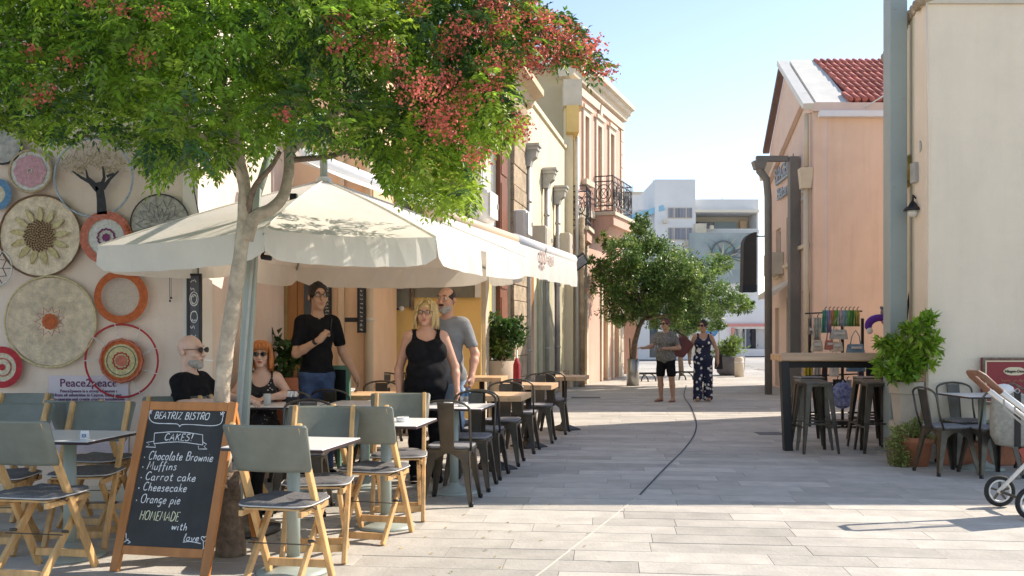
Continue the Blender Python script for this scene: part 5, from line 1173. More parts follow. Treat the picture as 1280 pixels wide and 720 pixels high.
# ------------------------------------------------------------------ A-board
t = T('sandwich_board', 'orange framed chalkboard listing cakes on the pavement in front', 'signboard', (xw(199, 5.52), 5.52, 0), R(-12))
Wd, Hh = .63, 1.02; lean = R(-19); E_ = Matrix.Rotation(lean, 4, 'X')
M_or = mat('orange stained wood', (.50, .19, .05), .5, .2, 4, .12, stretch=(4, 4, .6))
def ab(mb, n, m, p, bev=0):
    o = mb.build(n, m, p, bevel=bev)
    if p is t: o.rotation_euler = (lean, 0, 0)
    return o
ab(MB().bb(-Wd/2, -Wd/2+.055, -.014, .014, 0, Hh), 'frame_post', M_or, t, .004); ab(MB().bb(Wd/2-.055, Wd/2, -.014, .014, 0, Hh), 'frame_post', M_or, t, .004)
ab(MB().bb(-Wd/2+.056, Wd/2-.056, -.013, .013, Hh-.055, Hh-.003), 'frame_rail', M_or, t, .004); ab(MB().bb(-Wd/2+.056, Wd/2-.056, -.013, .013, .1, .15), 'frame_rail', M_or, t, .004)
bd = ab(MB().bb(-Wd/2+.055, Wd/2-.055, -.004, .006, .15, Hh-.055), 'blackboard', M_board, t)
for q in (-1, 1): o = MB().bb(q*(Wd/2-.03)-.025, q*(Wd/2-.03)+.025, -.012, .012, 0, 1.0).build('back_leg', M_or, t); o.rotation_euler = (R(20), 0, 0); o.location = (q*.0, Hh*math.sin(-lean)*2-.02+.02, 0)
MB().tube([(-.3, .12, .33), (-.3, .56, .33)], .004, 5).build('hinge_cord', M_white, t)
u0 = -Wd/2+.055; uw = Wd-.11; v0 = .15; vh = Hh-.055-.15
def bxy(x, y): left = 180-110*(y-85)/550; return u0+(x-left)/330*uw, v0+(1-(y-90)/553)*vh
mb = MB(); Ych = -.0065
rows_ = [('BEATRIZ BISTRO', 198, 127, 27, 234), ('CAKES!', 240, 216, 27, 122), ('Chocolate Brownie', 172, 298, 34, 271), ('Muffins', 165, 338, 32, 127), ('Carrot cake', 158, 381, 32, 212), ('Cheesecake', 148, 424, 32, 184), ('Orange pie', 138, 473, 34, 166), ('with', 265, 574, 28, 66), ('love', 313, 614, 26, 66)]
for tx, x, y, hz_, wz in rows_:
    X0, Z0 = bxy(x, y); nat = sum(float(GL.get(c, GL[' ']).partition(':')[0])+1.1 for c in tx)*(hz_*.00152)/10; chalk(mb, tx, X0, Z0, hz_*.00152, .0052, sp=wz/330*uw/nat, y=Ych, sl=.15)
    if tx[1].islower() and y < 500: a, b = bxy(x-17, y-8); ribbon(mb, [(a, b), (a+.006, b+.002)], .007, Ych)
mb.build('chalk_writing', M_chalk, bd)
mb = MB(); X0, Z0 = bxy(133, 540); chalk(mb, 'HOMEMADE', X0, Z0, .052, .0055, sp=.82, y=Ych, sl=.12); mb.build('yellow_chalk_word', mat('yellow chalk', (.74, .74, .5), .95, .2, 60, 0), bd)
mb = MB()
def poly(pts, w_=.0045, sm=3): ribbon(mb, smooth_pts([bxy(*p) for p in pts], sm) if sm else [bxy(*p) for p in pts], w_, Ych)
poly([(180, 98), (178, 125), (200, 145), (260, 147), (298, 148), (308, 160)]); poly([(308, 160), (318, 150), (370, 149), (440, 152), (480, 142), (490, 110)])
poly([(200, 188), (300, 180), (403, 190)]); poly([(197, 232), (300, 222), (403, 232)]); poly([(200, 188), (197, 232)], sm=0); poly([(403, 190), (403, 232)], sm=0)
poly([(197, 222), (165, 228), (178, 237), (163, 246), (205, 247), (200, 234)], sm=0); poly([(403, 220), (418, 228), (408, 238), (420, 248), (385, 249), (384, 236)], sm=0)
poly([(312, 620), (345, 616), (385, 622)]); poly([(398, 614), (388, 604), (389, 596), (396, 595), (399, 600), (403, 594), (410, 596), (409, 605), (398, 614)])
for cx, cy in ((85, 625), (400, 640)): poly([(cx-15, cy+8), (cx, cy-2), (cx+12, cy+6), (cx+2, cy+10)]); poly([(cx-5, cy-30), (cx-4, cy), (cx+4, cy-8)])
for cx, cy in ((182, 96), (488, 100)): poly([(cx-8, cy-4), (cx, cy+6), (cx+10, cy-6)]); poly([(cx-8, cy+6), (cx+6, cy-8)]); poly([(cx, cy-8), (cx+4, cy+12)])
mb.build('chalk_ornament', M_chalk, bd)
# ================================================================== cantilever parasol
t = T('parasol', 'large cream canvas parasol on a grey green side mast over the tables', 'parasol', G(296, 664)); o_ = t.location.copy()
Lc = lambda v: Vector(v)-o_
Z_E = 2.05; A_ = Lc(W(405, 226, 8.1))
ring_ = [Vector(W(px, py, .65*1200/(413-py)))for px, py in ((122, 304), (330, 287), (545, 297), (657, 322))]+[Vector((-.25, 9.7, 2.05)), Vector((-2.2, 9.8, 2.05)), Vector((-2.35, 8.2, 2.05))]
ring_ = [Lc(p) for p in ring_]; ring_[0].z = Z_E-.02
nR = len(ring_); mb = MB(); NS = 8; NT = 8; vs = []; 
for i in range(nR):
    a, b = ring_[i], ring_[(i+1) % nR]
    for j in range(NS):
        u = j/NS; e = a.lerp(b, u)
        for k in range(1, NT+1):
            v = k/NT; p = A_.lerp(e, v); sag = math.sin(u*PI)*v*.02-math.sin(v*PI)*.02; p.z -= sag; vs.append(p)
n_ = nR*NS; vs.append(A_.copy()); top_ = len(vs)-1; fs = []
for i in range(n_):
    j = (i+1) % n_
    for k in range(NT-1): fs.append((i*NT+k, i*NT+k+1, j*NT+k+1, j*NT+k))
    fs.append((top_, i*NT, j*NT))
mb.add(vs, fs, False); cn = mb.build('canopy', M_canvas, t)
for p_ in cn.data.polygons: p_.use_smooth = False
md = cn.modifiers.new('thickness', 'SOLIDIFY'); md.thickness = .006
for i in range(nR):      # hanging valance, one flap per side half with rounded ends
    a, b = ring_[i], ring_[(i+1) % nR]; segs = 1 if i in (0,) else 1
    mb = MB(); vs = []; m_ = 16; d = (b-a).normalized(); out = Vector((d.y, -d.x, 0))
    for j in range(m_+1):
        u = j/m_; p = a.lerp(b, u); p.z -= .025*math.sin(u*PI)-.004
        dep = .2*(1-(.28 if j in (0, m_) else (.06 if j in (1, m_-1) else 0)))+.003*math.sin(j*2.1); w1 = .012*math.sin(j*1.9+i)
        vs += [p, p+out*(.012+w1)-Vector((0, 0, dep))]
    mb.add(vs, [(2*j, 2*j+1, 2*j+3, 2*j+2) for j in range(m_) if not (i == 2 and j == 7)], False); o = mb.build('valance', M_canvas, t)
    md = o.modifiers.new('thickness', 'SOLIDIFY'); md.thickness = .004
    MB().tube([A_-Vector((0, 0, .05)), A_.lerp(a, .5)-Vector((0, 0, .06)), a-Vector((0, 0, .03))], .011, 6).build('rib', M_sage, t); MB().tube([A_.lerp(a, q_)+Vector((0, 0, .006+.02*math.sin(q_*PI))) for q_ in np.linspace(.03, 1, 9)], .006, 5).build('seam', M_canvas, t)
m0 = Vector((0, 0, 0)); m1 = Lc(W(319, 236, 6.9)); MB().bar(m0+Vector((0, 0, .02)), m1, .085, .055, up=(0, 1, 0)).build('mast', M_sage, t, bevel=.006)
MB().bar(m0+Vector((-.01, -.034, .3)), Lc(W(318, 300, 6.82)), .018, .008, up=(0, 1, 0)).build('mast_rail', M_galv, t)
MB().lathe([(.3, 0), (.3, .035), (.1, .05), (.07, .12)], n=24).build('base', M_metal, t)
ck = Lc(W(321, 300, 6.8)); cb = MB().box(ck, (.11, .12, .17)).build('crank_housing', M_sage, t, bevel=.01)
MB().tube([ck+Vector((.05, -.06, .0)), ck+Vector((.11, -.1, .0)), ck+Vector((.07, -.14, -.13))], .011, 6).build('crank_arm', M_black, cb); MB().tube([ck+Vector((.07, -.14, -.13)), ck+Vector((.14, -.15, -.14))], .018, 8).build('crank_grip', M_black, cb)
MB().tube([Lc(W(319, 250, 6.9)), Lc(W(345, 170, 7.3)), A_+Vector((0, -.05, .55)), A_+Vector((0, 0, .0))], .035, 8).build('overhead_arm', M_sage, t)
MB().lathe([(.07, -.02), (.06, .02), (.02, .04)], A_, 12).build('finial', M_canvas, t)
MB().box(Lc(W(367, 248, 7.25)), (.05, .05, .07)).build('canopy_clip', M_black, t)
# ================================================================== retractable awning along the street
t = T('awning', 'long white retractable awning with a printed front flap along the street', 'awning', (0, 0, 0))
c0 = Vector((-.75, 8.9, 2.5)); c1 = Vector((.94, 15.0, 2.5)); dd = (c1-c0).normalized(); nn = Vector((-dd.y, dd.x, 0)); k_ = c0.lerp(c1, .46)
M_awn = mat('white awning fabric', (.8, .78, .74), .8, .03, 3, .1, transl=.25); M_case = mat('white aluminium', (.72, .74, .76), .35, .04, 3, .03); M_caseb = mat('beige aluminium', (.55, .42, .3), .5, .05, 3, .03)
MB().tube([c0, k_], .07, 12).build('front_bar', M_caseb, t); MB().tube([k_, c1], .085, 12).build('front_bar', M_case, t)
MB().tube([k_.lerp(c1, .38), k_.lerp(c1, .4)], .09, 12).build('joint_band', M_galv, t)
mb = MB(); vs = []
for i in range(13):
    p = c0.lerp(c1, i/12)
    for j in range(6): v = j/5; vs.append(p+nn*1.35*v+Vector((0, 0, .06+.5*v-.05*math.sin(v*PI))))
mb.add(vs, [(i*6+j, i*6+6+j, i*6+7+j, i*6+1+j) for i in range(12) for j in range(5)], True); mb.build('roof_fabric', M_awn, t)
mb = MB(); vs = []; v0_ = c0.lerp(c1, .02)
for i in range(61):
    p = v0_.lerp(c1, i/60)-nn*(-.0); wv = .012*math.sin(i*1.3)
    for j, (o1, z) in enumerate(((.07, -.03), (.075, -.15), (.078+wv, -.3), (.07+wv*1.5, -.42))): vs.append(p-nn*o1*1+Vector((0, 0, z-.006*math.sin(i*.9)*(j > 2))))
mb.add(vs, [(i*4+j, i*4+1+j, i*4+5+j, i*4+4+j) for i in range(60) for j in range(3)], True); mb.build('front_flap', M_awn, t)
az = math.atan2(dd.y, dd.x); M_pr = mat('faded brown print', (.42, .33, .3), .8, .1, 5, 0)
for tx, sz, u, z, bo in (('OZO', .2, .60, -.2, .006), ('FRER', .17, .685, -.2, 0), ('BISTRO BAR', .06, .60, -.28, .002)):
    p = c0.lerp(c1, u)-nn*.092+Vector((0, 0, z)); o = OB('printed_lettering', text_mesh(tx, sz, M_pr, extr=.001, bold=bo, space=.95), t, p, (R(90), 0, az))
for u in (.1, .5, .93):
    p = c0.lerp(c1, u); MB().tube([p+Vector((0, 0, -.02)), p+nn*.7+dd*.35+Vector((0, 0, .12)), p+nn*1.33+Vector((0, 0, .3))], .022, 6).build('folding_arm', M_case, t)
MB().tube([c0+nn*1.35+Vector((0, 0, .6)), c1+nn*1.35+Vector((0, 0, .6))], .08, 8).build('cassette', M_case, t)
# dark floodlight cluster past the awning
t = T('floodlight', 'black tilted floodlight on the wall past the awning end', 'lamp', W(723, 328, 22)); M_fl = M_black
MB().box((0, 0, 0), (.42, .1, .3), rot=(R(20), R(-35), R(20))).build('housing', M_fl, t, bevel=.02); MB().box((.02, -.08, -.01), (.34, .02, .22), rot=(R(20), R(-35), R(20))).build('lens', mat('lamp glass', (.3, .32, .34), .1, .2, 9, 0), t); MB().tube([(0, .05, 0), (-.2, .3, -.05)], .03, 6).build('bracket', M_fl, t)
# ================================================================== big tree with red berries
def inpoly(x, y, P):
    r = np.zeros(len(x), bool); j = len(P)-1
    for i in range(len(P)):
        xi, yi = P[i]; xj, yj = P[j]; c = ((yi > y) != (yj > y)) & (x < (xj-xi)*(y-yi)/(yj-yi+1e-9)+xi); r ^= c; j = i
    return r
OUT = [(-260, 150), (-60, 172), (0, 166), (28, 176), (62, 192), (100, 182), (130, 180), (160, 206), (190, 232), (206, 240), (222, 214), (248, 228), (275, 226), (300, 200), (330, 205), (352, 188), (400, 200), (440, 196), (468, 216), (486, 250), (530, 272), (570, 276), (598, 262), (606, 228), (603, 200), (622, 192), (640, 190), (662, 166), (655, 128), (640, 100), (660, 86), (700, 88), (730, 96), (762, 104), (766, 86), (740, 48), (704, 16), (674, 2), (655, -40), (620, -140), (520, -210), (200, -240), (-260, -200)]
tr = T('berry_tree', 'tree with pale trunk, bright green pinnate leaves and red berry clusters in front', 'tree', G(284, 694)); to = np.array(tr.location)
TP = lambda px, py, Y: Vector(W(px, py, Y))-tr.location
trunk = [(286, 696, 6.0), (283, 640, 6.02), (279, 570, 6.02), (277, 510, 6.0), (281, 450, 5.97), (290, 390, 5.93), (299, 330, 5.88), (304, 285, 5.9), (306, 240, 5.9), (300, 205, 5.9), (288, 150, 5.9), (270, 90, 5.95), (255, 10, 6)]
mb = MB(); P = [TP(*p) for p in smooth_pts(trunk, 4)]; n = len(P)
mb.tube(P, [max(.022, (.072 if i < 3 else .056)-.026*i/n)*(1+.05*math.sin(i*1.7)) for i in range(n)], 14); mb.build('trunk', M_bark, tr)
mb = MB(); mb.tube([TP(*p) for p in ((289, 699, 5.99), (288, 675, 6.0), (286, 640, 6.01), (284, 590, 6.02))], [.1, .088, .082, .074], 12); mb.build('rough_base', M_barkd, tr)
def limb(pts, r0, r1, n=10):
    P = [TP(*p) for p in smooth_pts(pts, 4)]; return MB().tube(P, [r0+(r1-r0)*i/(len(P)-1) for i in range(len(P))], n).build('branch', M_bark if r0 > .025 else M_barkd, tr)
limb([(308, 300, 5.89), (318, 272, 5.9), (338, 262, 5.92), (354, 245, 5.95), (361, 215, 5.98), (362, 180, 6), (370, 130, 6.05), (400, 60, 6.1)], .044, .026)
limb([(310, 268, 5.9), (314, 245, 5.85), (322, 228, 5.8), (338, 210, 5.75), (350, 190, 5.7)], .022, .012)
limb([(302, 225, 5.9), (290, 205, 5.8), (262, 180, 5.7), (200, 120, 5.6), (120, 60, 5.6)], .026, .012)
limb([(300, 205, 5.9), (230, 170, 6.3), (160, 172, 6.4), (105, 170, 6.5)], .02, .008)
limb([(362, 190, 6), (420, 140, 6.1), (500, 90, 6.2), (580, 50, 6.2), (680, 40, 6.3), (755, 92, 6.3)], .03, .005)
limb([(362, 200, 6), (410, 196, 6), (440, 190, 6), (500, 200, 6.1), (560, 230, 6.1)], .02, .006); limb([(270, 90, 5.95), (150, 40, 5.6), (20, 50, 5.4), (-60, 90, 5.4)], .025, .006)
limb([(400, 60, 6.1), (440, -60, 6.2), (480, -160, 6.2)], .028, .01); limb([(255, 10, 6), (200, -100, 6), (120, -200, 6)], .022, .008); limb([(500, 90, 6.2), (560, 120, 6.1), (620, 150, 6.1)], .016, .005)
# clumps of compound leaves
NC = 980; cc = []
while len(cc) < NC:
    x = rng.uniform(-260, 770); y_ = rng.uniform(-330, 280)
    if y_ < -40 and rng.rand() < .6: continue
    if inpoly(np.array([x]), np.array([y_]), OUT)[0] and all(math.hypot(x-a, y_-b) > r_ for a, b, r_ in ((92, 8, 20), (240, 62, 13), (152, 168, 16), (300, 214, 16), (372, 184, 10), (640, 120, 10), (470, 232, 12))):
        e = max(0, 1-((x-260)/560)**2); cc.append((x, y_, 5.9+rng.uniform(-1, 1)*(.25+1.0*e)))
PX = []; DX = []; KX = []
for x, y_, Y in cc:
    c = np.array(W(x, y_, Y)); m_ = 15
    d = rdir(m_, -.05); p = c+d*rng.uniform(.01, .13, (m_, 1)); dd_ = d+np.array([0, -.15, .0]); PX.append(p); DX.append(dd_)
    lime = (x > 470 and y_ > 165 and rng.rand() < .85) or (595 < x < 670 and 100 < y_ < 195 and rng.rand() < .8) or rng.rand() < .2 or (x > 280 and x < 470 and y_ < 70 and rng.rand() < .35)  # more lime at the lower right: sunlit leaves put into the colour
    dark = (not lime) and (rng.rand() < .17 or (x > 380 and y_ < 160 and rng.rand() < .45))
    KX += [1 if lime else (2 if dark else 0)]*m_
PX = np.concatenate(PX); DX = np.concatenate(DX); KX = np.array(KX)
# keep leaves whose base and tip stay within the crown outline
tip = PX+DX*.12; tip[:, 2] -= .05
ok = np.ones(len(PX), bool)
for Q, mg in ((PX, 0), (tip, 0)):
    u = 640+1200*Q[:, 0]/Q[:, 1]; v = 413-1200*(Q[:, 2]-1.4)/Q[:, 1]; ok &= inpoly(u, v, OUT)
PX, DX, KX = PX[ok], DX[ok], KX[ok]
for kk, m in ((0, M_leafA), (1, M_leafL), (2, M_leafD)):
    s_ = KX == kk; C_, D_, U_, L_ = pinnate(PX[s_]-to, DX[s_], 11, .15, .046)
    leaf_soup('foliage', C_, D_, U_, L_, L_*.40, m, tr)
bp = [(420, 25, 1), (539, 18, 1.3), (520, 5, 1), (524, 112, 1.5), (578, 36, 1.2), (597, 58, 1.2), (615, 40, 1.2), (615, 4, 1.3), (647, 4, 1.3), (589, 87, 1.7), (546, 148, 1.3), (560, 162, 1.3), (597, 195, 1), (580, 180, 1.2), (647, 159, 1.2), (669, 22, 1.1), (690, 32, 1.2), (640, 58, 1.5), (669, 61, 1.4), (694, 61, 1.3), (723, 69, 1.2), (712, 42, 1), (741, 58, 1), (759, 90, .8), (742, 84, .9), (597, 137, 1.2), (470, 61, 1.1), (488, 69, 1), (427, 47, .8), (517, 152, 1), (423, 61, .7), (620, 80, 1.2), (655, 84, 1), (680, 78, 1), (632, 24, 1), (150, 12, .8), (196, 16, .8), (88, 74, .9), (45, 120, 1), (40, 66, .7), (178, 72, .9), (354, 141, .7), (112, 5, .6), (62, 112, .6), (228, 132, .5), (575, 70, 1.3), (560, 100, 1), (560, 60, 1), (610, 110, 1.1), (505, 60, .7), (575, 130, 1.2)]
C_ = []
for ib_, (x, y_, r_) in enumerate(bp):
    if 500 < x < 650 and ib_ % 4 == 1: continue
    r_ *= .88
    Y = 5.9-(.2+.95*max(0, 1-((x-260)/560)**2))+rng.uniform(0, .3); c = np.array(W(x, y_, Y-.15))-to; r_ *= 1.15 if x > 400 else 1; r_ *= .95; k = int(135*r_*r_); q = rdir(k)*(rng.rand(k, 1)**.5)*.095*r_*np.array([1.1, 1, .85]); C_.append(c+q)
C_ = np.concatenate(C_); n = len(C_); leaf_soup('berries', C_, rdir(n), rdir(n), .02, .014, M_berry, tr)
n = 60; P_ = np.stack([rng.uniform(-3, .6, n), rng.uniform(5.2, 8, n), np.full(n, .006)], 1); fl_ = leaf_soup('fallen_leaves', P_, rdir(n)*np.array([1, 1, .1]), np.tile([0, 0, 1.], (n, 1))+rdir(n)*.2, .04, .016, mat('dry leaf', (.35, .28, .09), .8, .4, 5, 0, island=.4), pv)
# fallen leaves on the ground are absent; a few twigs end in single leaves near the parasol
# ================================================================== street trees further on
def street_tree(label, base, trunk, blobs, n, m, m2, group=None, lsz=.1):
    t = T('street_tree', label, 'tree', base); o = np.array(base); P = [Vector(p)-Vector(base) for p in trunk]
    MB().tube(P, [.085-.04*i/len(P) for i in range(len(P))], 10).build('trunk', M_barkd, t)
    mb = MB()
    for c, r_ in blobs: mb.tube([P[-1]-Vector((0, 0, .15)), (P[-1]+Vector(c)-Vector(base))/2, Vector(c)-Vector(base)], [.04, .025, .01], 6)
    mb.build('limbs', M_barkd, t)
    tot = sum(r_[0]*r_[2] for c, r_ in blobs); CC = []; DD = []; KK = []
    for c, r_ in blobs:
        k = int(n*r_[0]*r_[2]/tot); g_ = max(3, k//45); cl = rdir(g_)*rng.uniform(.45, .95, (g_, 1)); q = rng.randint(0, g_, k); p = (cl[q]+rdir(k)*rng.uniform(.03, .3, (k, 1)))*np.array(r_)+np.array(c)-o; CC.append(p); DD.append(rdir(k, .1)+(p+o-np.array(c))*.5); KK.append((rng.rand(g_) < .35)[q])
    CC = np.concatenate(CC); DD = np.concatenate(DD); KK = np.concatenate(KK)
    for s_, mm in ((~KK, m), (KK, m2)): k = s_.sum(); leaf_soup('foliage', CC[s_], DD[s_], rdir(k, 1), lsz*rng.uniform(.7, 1.3, k), lsz*.42, mm, t)
    return t
M_tA = mat('street leaf', (.12, .22, .06), .4, .35, 1.5, 0, transl=.35, island=.5); M_tB = mat('street leaf light', (.2, .3, .08), .4, .3, 1.5, 0, transl=.45, island=.4)
b_ = G(791, 481); Y = b_.y
bl = [((803, 278), 10, 16), ((800, 300), 22, 24), ((778, 318), 30, 26), ((815, 325), 40, 34), ((762, 350), 26, 30), ((800, 360), 48, 36), ((840, 345), 36, 34), ((830, 385), 44, 26), ((860, 362), 30, 34), ((775, 385), 30, 24), ((858, 395), 26, 24), ((745, 330), 12, 12), ((752, 300), 8, 12)]
street_tree('bushy street tree growing from a steel planter, left of the two women', b_, [W(791, 452, Y), W(793, 430, Y), W(799, 408, Y), W(808, 392, Y)], [(tuple(W(a, b, Y+random.uniform(-.8, .8))), (rx/1200*Y, ry/1200*Y*1.1, ry/1200*Y)) for (a, b), rx, ry in bl], 30000, M_tA, M_tB)
b2 = G(852, 470); Y = b2.y
bl = [((880, 350), 30, 30), ((900, 330), 16, 16), ((905, 375), 34, 22), ((875, 390), 30, 28), ((925, 383), 20, 9), ((850, 330), 20, 20), ((860, 405), 24, 18), ((938, 380), 8, 5), ((895, 405), 18, 10)]
street_tree('second street tree behind the first, its thin crown reaching towards the mural', b2, [b2, W(850, 440, Y), W(851, 415, Y), W(858, 395, Y)], [(tuple(W(a, b, Y+random.uniform(-1, 1))), (rx/1200*Y, ry/1200*Y*1.1, ry/1200*Y)) for (a, b), rx, ry in bl], 15000, M_tA, M_tB)
M_st = mat('brushed steel', (.42, .41, .39), .35, .1, 6, .05, metal=.7)
t = T('steel_planter', 'brushed steel cylinder planter holding the first street tree', 'planter', G(791, 482)); MB().lathe([(.16, 0), (.16, .68), (.14, .68), (.14, .6)], n=28).build('cylinder', M_st, t); MB().lathe([(.139, .6), (.0, .61)], n=20).build('soil', M_soil, t); MB().tube([(-.06, 0, .6), (-.08, 0, 1.2)], .02, 6).build('stake', M_barkd, t)
for (px, py, lb) in ((806, 477, 'dark arched cycle rack to the left of the two women'), (853, 475, 'dark arched cycle rack between the two women')):
    t = T('cycle_rack', lb, 'cycle rack', G(px, py)); 
    for k in (-1, 1): MB().tube([(k*.12-.2*math.cos(a), .1*k, .22*math.sin(a)) for a in np.linspace(0, PI, 10)], .02, 6).build('hoop', M_black, t)
    MB().bb(-.42, .42, -.03, .03, .2, .25).build('rail', M_black, t)
t = T('concrete_planter', 'grey round planter with a spiky green shrub near the far shop', 'planter', G(913, 469)); MB().lathe([(.32, 0), (.42, .1), (.46, .55), (.42, .6), (.38, .56)], n=20).build('pot', mat('dark grey pot', (.12, .12, .13), .8, .2, 5, .2), t)
shrub(t, (0, 0, .85), (.62, .5, .4), 700, .2, .05, M_tB, m2=M_tA); 
t = T('bollard', 'small pale stone bollard beside the round planter', 'bollard', G(924, 471)); MB().lathe([(.14, 0), (.14, .55), (.1, .6)], n=14).build('post', M_trim, t); MB().lathe([(.15, .42), (.15, .46)], n=14).build('band', M_plastic, t)
for px, py, c_, lb in ((899, 404, (.25, .27, .28), 'round grey traffic sign on a pole right of the flowered jumpsuit'), (888, 412, (.05, .22, .5), 'blue traffic sign partly behind the woman in the jumpsuit')):
    Y = 38; t = T('traffic_sign', lb, 'road sign', (xw(px, Y), Y, 0)); z = zw(py, Y); MB().lathe([(.03, 0), (.03, z+.3)], n=8).build('pole', M_galv, t); MB().lathe([(.3, -.015), (.3, .015)], n=20).build('disc', mat('sign face %d' % px, c_, .5, .1, 4, 0), t, loc=(0, -.06, z), rot=(R(90), 0, 0))
    MB().bb(-.2, .2, -.085, -.077, z-.04, z+.04).build('bar_symbol', M_white, t) if px == 888 else None
# planter with glossy shrub by the facade
t = T('square_planter', 'big pale planter with a glossy leafy shrub behind the wooden tables', 'planter', (xw(625, 15.0)-.0, 15.0, 0)); M_pot = mat('pale concrete pot', (.5, .42, .33), .9, .1, 4, .2, dirt=.15)
MB().lathe([(.20, 0), (.265, .93), (.25, .93), (.24, .86)], n=24).build('pot', M_pot, t); MB().lathe([(.24, .86), (0, .87)], n=16).build('soil', M_soil, t)
shrub(t, (.02, 0, 1.3), (.42, .36, .40), 2300, .085, .04, M_leafD, m2=mat('fresh leaf', (.22, .32, .08), .4, .3, 2, 0, transl=.4, island=.4), frac=.4, stems=8)
t = T('furled_red_umbrella', 'furled red parasol standing beside the pale planter', 'parasol', (xw(646, 14.6), 14.6, 0)); MB().lathe([(.05, .3), (.06, .5), (.055, .88), (.02, .98)], n=10).build('folded_canopy', mat('crimson fabric', (.3, .02, .03), .8, .2, 6, .2), t); MB().lathe([(.015, 0), (.015, 1.1)], n=8).build('pole', M_plastic, t); MB().lathe([(.2, 0), (.2, .04)], n=16).build('base', M_black, t)
for px, py, lb, h_ in ((608, 455, 'dark leafy plant hiding low behind the blonde woman', .3),):
    pass
for px, Y, z0, r_, lb in ((262, 9.3, .55, .2, 'green pot plant between the bald seated man and the tree trunk'), (300, 9.3, .5, .16, 'green pot plant between the tree trunk and the parasol mast'), (362, 10.3, .9, .2, 'dark broad leaved plant left of the waiter')):
    t = T('pot_plant', lb, 'plant', (xw(px, Y), Y, 0)); MB().lathe([(.13, 0), (.17, z0), (.15, z0), (.14, z0-.05)], n=16).build('pot', M_terra, t); shrub(t, (0, 0, z0+.25), (r_, r_, .27), 260, .13, .06, M_leafA if px < 350 else M_leafD, stems=5)
# right side pots
t = T('stacked_pots', 'two stacked pale square pots with a bushy green plant by the tall post', 'planter', (xw(1133, 10.35), 10.35, 0)); tv = [(.14, 0), (.18, .36), (.19, .365), (.19, .43), (.17, .43)]
MB().lathe(tv, n=8, smooth=False).build('lower_pot', M_pot, t); MB().lathe([(r_, z+.40) for r_, z in [(.135, 0), (.17, .32), (.19, .325), (.19, .45), (.17, .45), (.16, .42)]], n=8, smooth=False).build('upper_pot', M_pot, t); MB().lathe([(.16, .82), (0, .83)], n=12).build('soil', M_soil, t)

for i_, (dx_, dz_, rr_) in enumerate(((-.26, 1.02, .15), (-.12, 1.2, .17), (.08, 1.04, .17), (.0, 1.42, .14), (.17, 1.26, .14), (-.27, 1.25, .09), (.15, 1.5, .09), (-.05, .95, .16), (.22, 1.08, .1))): shrub(t, (dx_, -.12+.08*((i_ % 3)-1), dz_), (rr_, rr_, rr_*.95), int(8500*rr_*rr_), .11, .042, M_leafA, m2=M_leafL, frac=.4, stems=3)
t = T('terracotta_pot', 'small terracotta pot with trailing yellow green succulent behind the metal chair', 'plant', (xw(1145, 9.95), 9.95, 0)); MB().lathe([(.12, 0), (.16, .24), (.175, .245), (.175, .3), (.15, .3), (.14, .27)], n=20).build('pot', M_terra, t); M_suc = mat('succulent', (.3, .34, .1), .5, .3, 3, 0, transl=.3, island=.4)
shrub(t, (-.04, -.02, .36), (.22, .2, .13), 900, .05, .018, M_suc); shrub(t, (-.2, -.05, .2), (.12, .14, .24), 700, .05, .018, M_suc)
t = T('dark_square_pot', 'brown square pot half hidden under the trailing succulent', 'planter', (xw(1124, 10.1), 10.1, 0)); MB().lathe([(.12, 0), (.16, .26), (.17, .26), (.15, .28)], n=4, smooth=False).build('pot', M_barkd, t)
t = T('window_box', 'long terracotta trough planted with trailing greens below the menu sign', 'planter', (xw(1225, 10.05), 10.05, 0)); MB().bb(-.42, .55, -.1, .1, 0, .2).build('trough', M_terra, t, bevel=.01); MB().bb(-.43, .56, -.11, .11, .2, .235).build('trough_rim', M_terra, t, bevel=.005)
shrub(t, (-.33, -.04, .28), (.18, .14, .2), 700, .05, .02, M_suc, m2=M_leafA); shrub(t, (.2, 0, .3), (.3, .12, .15), 500, .06, .02, M_leafA)
t = T('door_wedge_umbrella', 'black folded umbrella leaning on the ivory side wall above the plant', 'umbrella', on_side(.3, 0, .05)); z0, z1 = zw(402, 10.9), zw(360, 10.9)
MB().tube([(-.05, 0, z0), (-.0, .0, z1)], [.022, .008], 8).build('folded_cloth', M_black, t); MB().tube([(.02, 0, z0), (.0, 0, z1)], .006, 6).build('strap', M_black, t); MB().bb(-.06, .05, -.02, .02, z0-.12, z0).build('paper_tag', M_white, t)
# menu sign
M_redp = mat('deep red panel', (.27, .015, .025), .4, .1, 3, .02); YS = 10.22
t = T('menu_sign', 'deep red framed ice cream sign with a pale oval logo on the ivory wall', 'sign', W(1228, 506, YS)); w_ = 78/1200*YS; h_ = 59/1200*YS
MB().bb(0, w_, 0, .04, 0, h_).build('panel', M_redp, t); m = MB()
for a, b, c, d in ((0, w_, 0, .022), (0, w_, h_-.022, h_), (0, .022, .0222, h_-.0222), (w_-.022, w_, .0222, h_-.0222)): m.bb(a, b, -.014, .0, c, d)
m.build('frame', M_barkd, t); m = MB()
for a, b, c, d in ((.028, w_-.03, .028, .04), (.028, w_-.03, h_-.045, h_-.03), (.028, .044, .041, h_-.046), (w_-.046, w_-.03, .041, h_-.046)): m.bb(a, b, -.006, -.0, c, d)
m.build('cream_border', mat('cream print', (.75, .62, .42), .6, .05, 3, 0), t)
ov = MB(); P = [((.115*math.cos(a))*(1+.04*math.cos(4*a)), .05*math.sin(a)*(1-.14*abs(math.sin(a))**8)) for a in np.linspace(0, 2*PI, 33)[:-1]]; ov.prism([(x+.34, z+h_-.145) for x, z in P], -.006, -.001, 'y'); ov.build('logo_oval', MATS['cream print'], t)
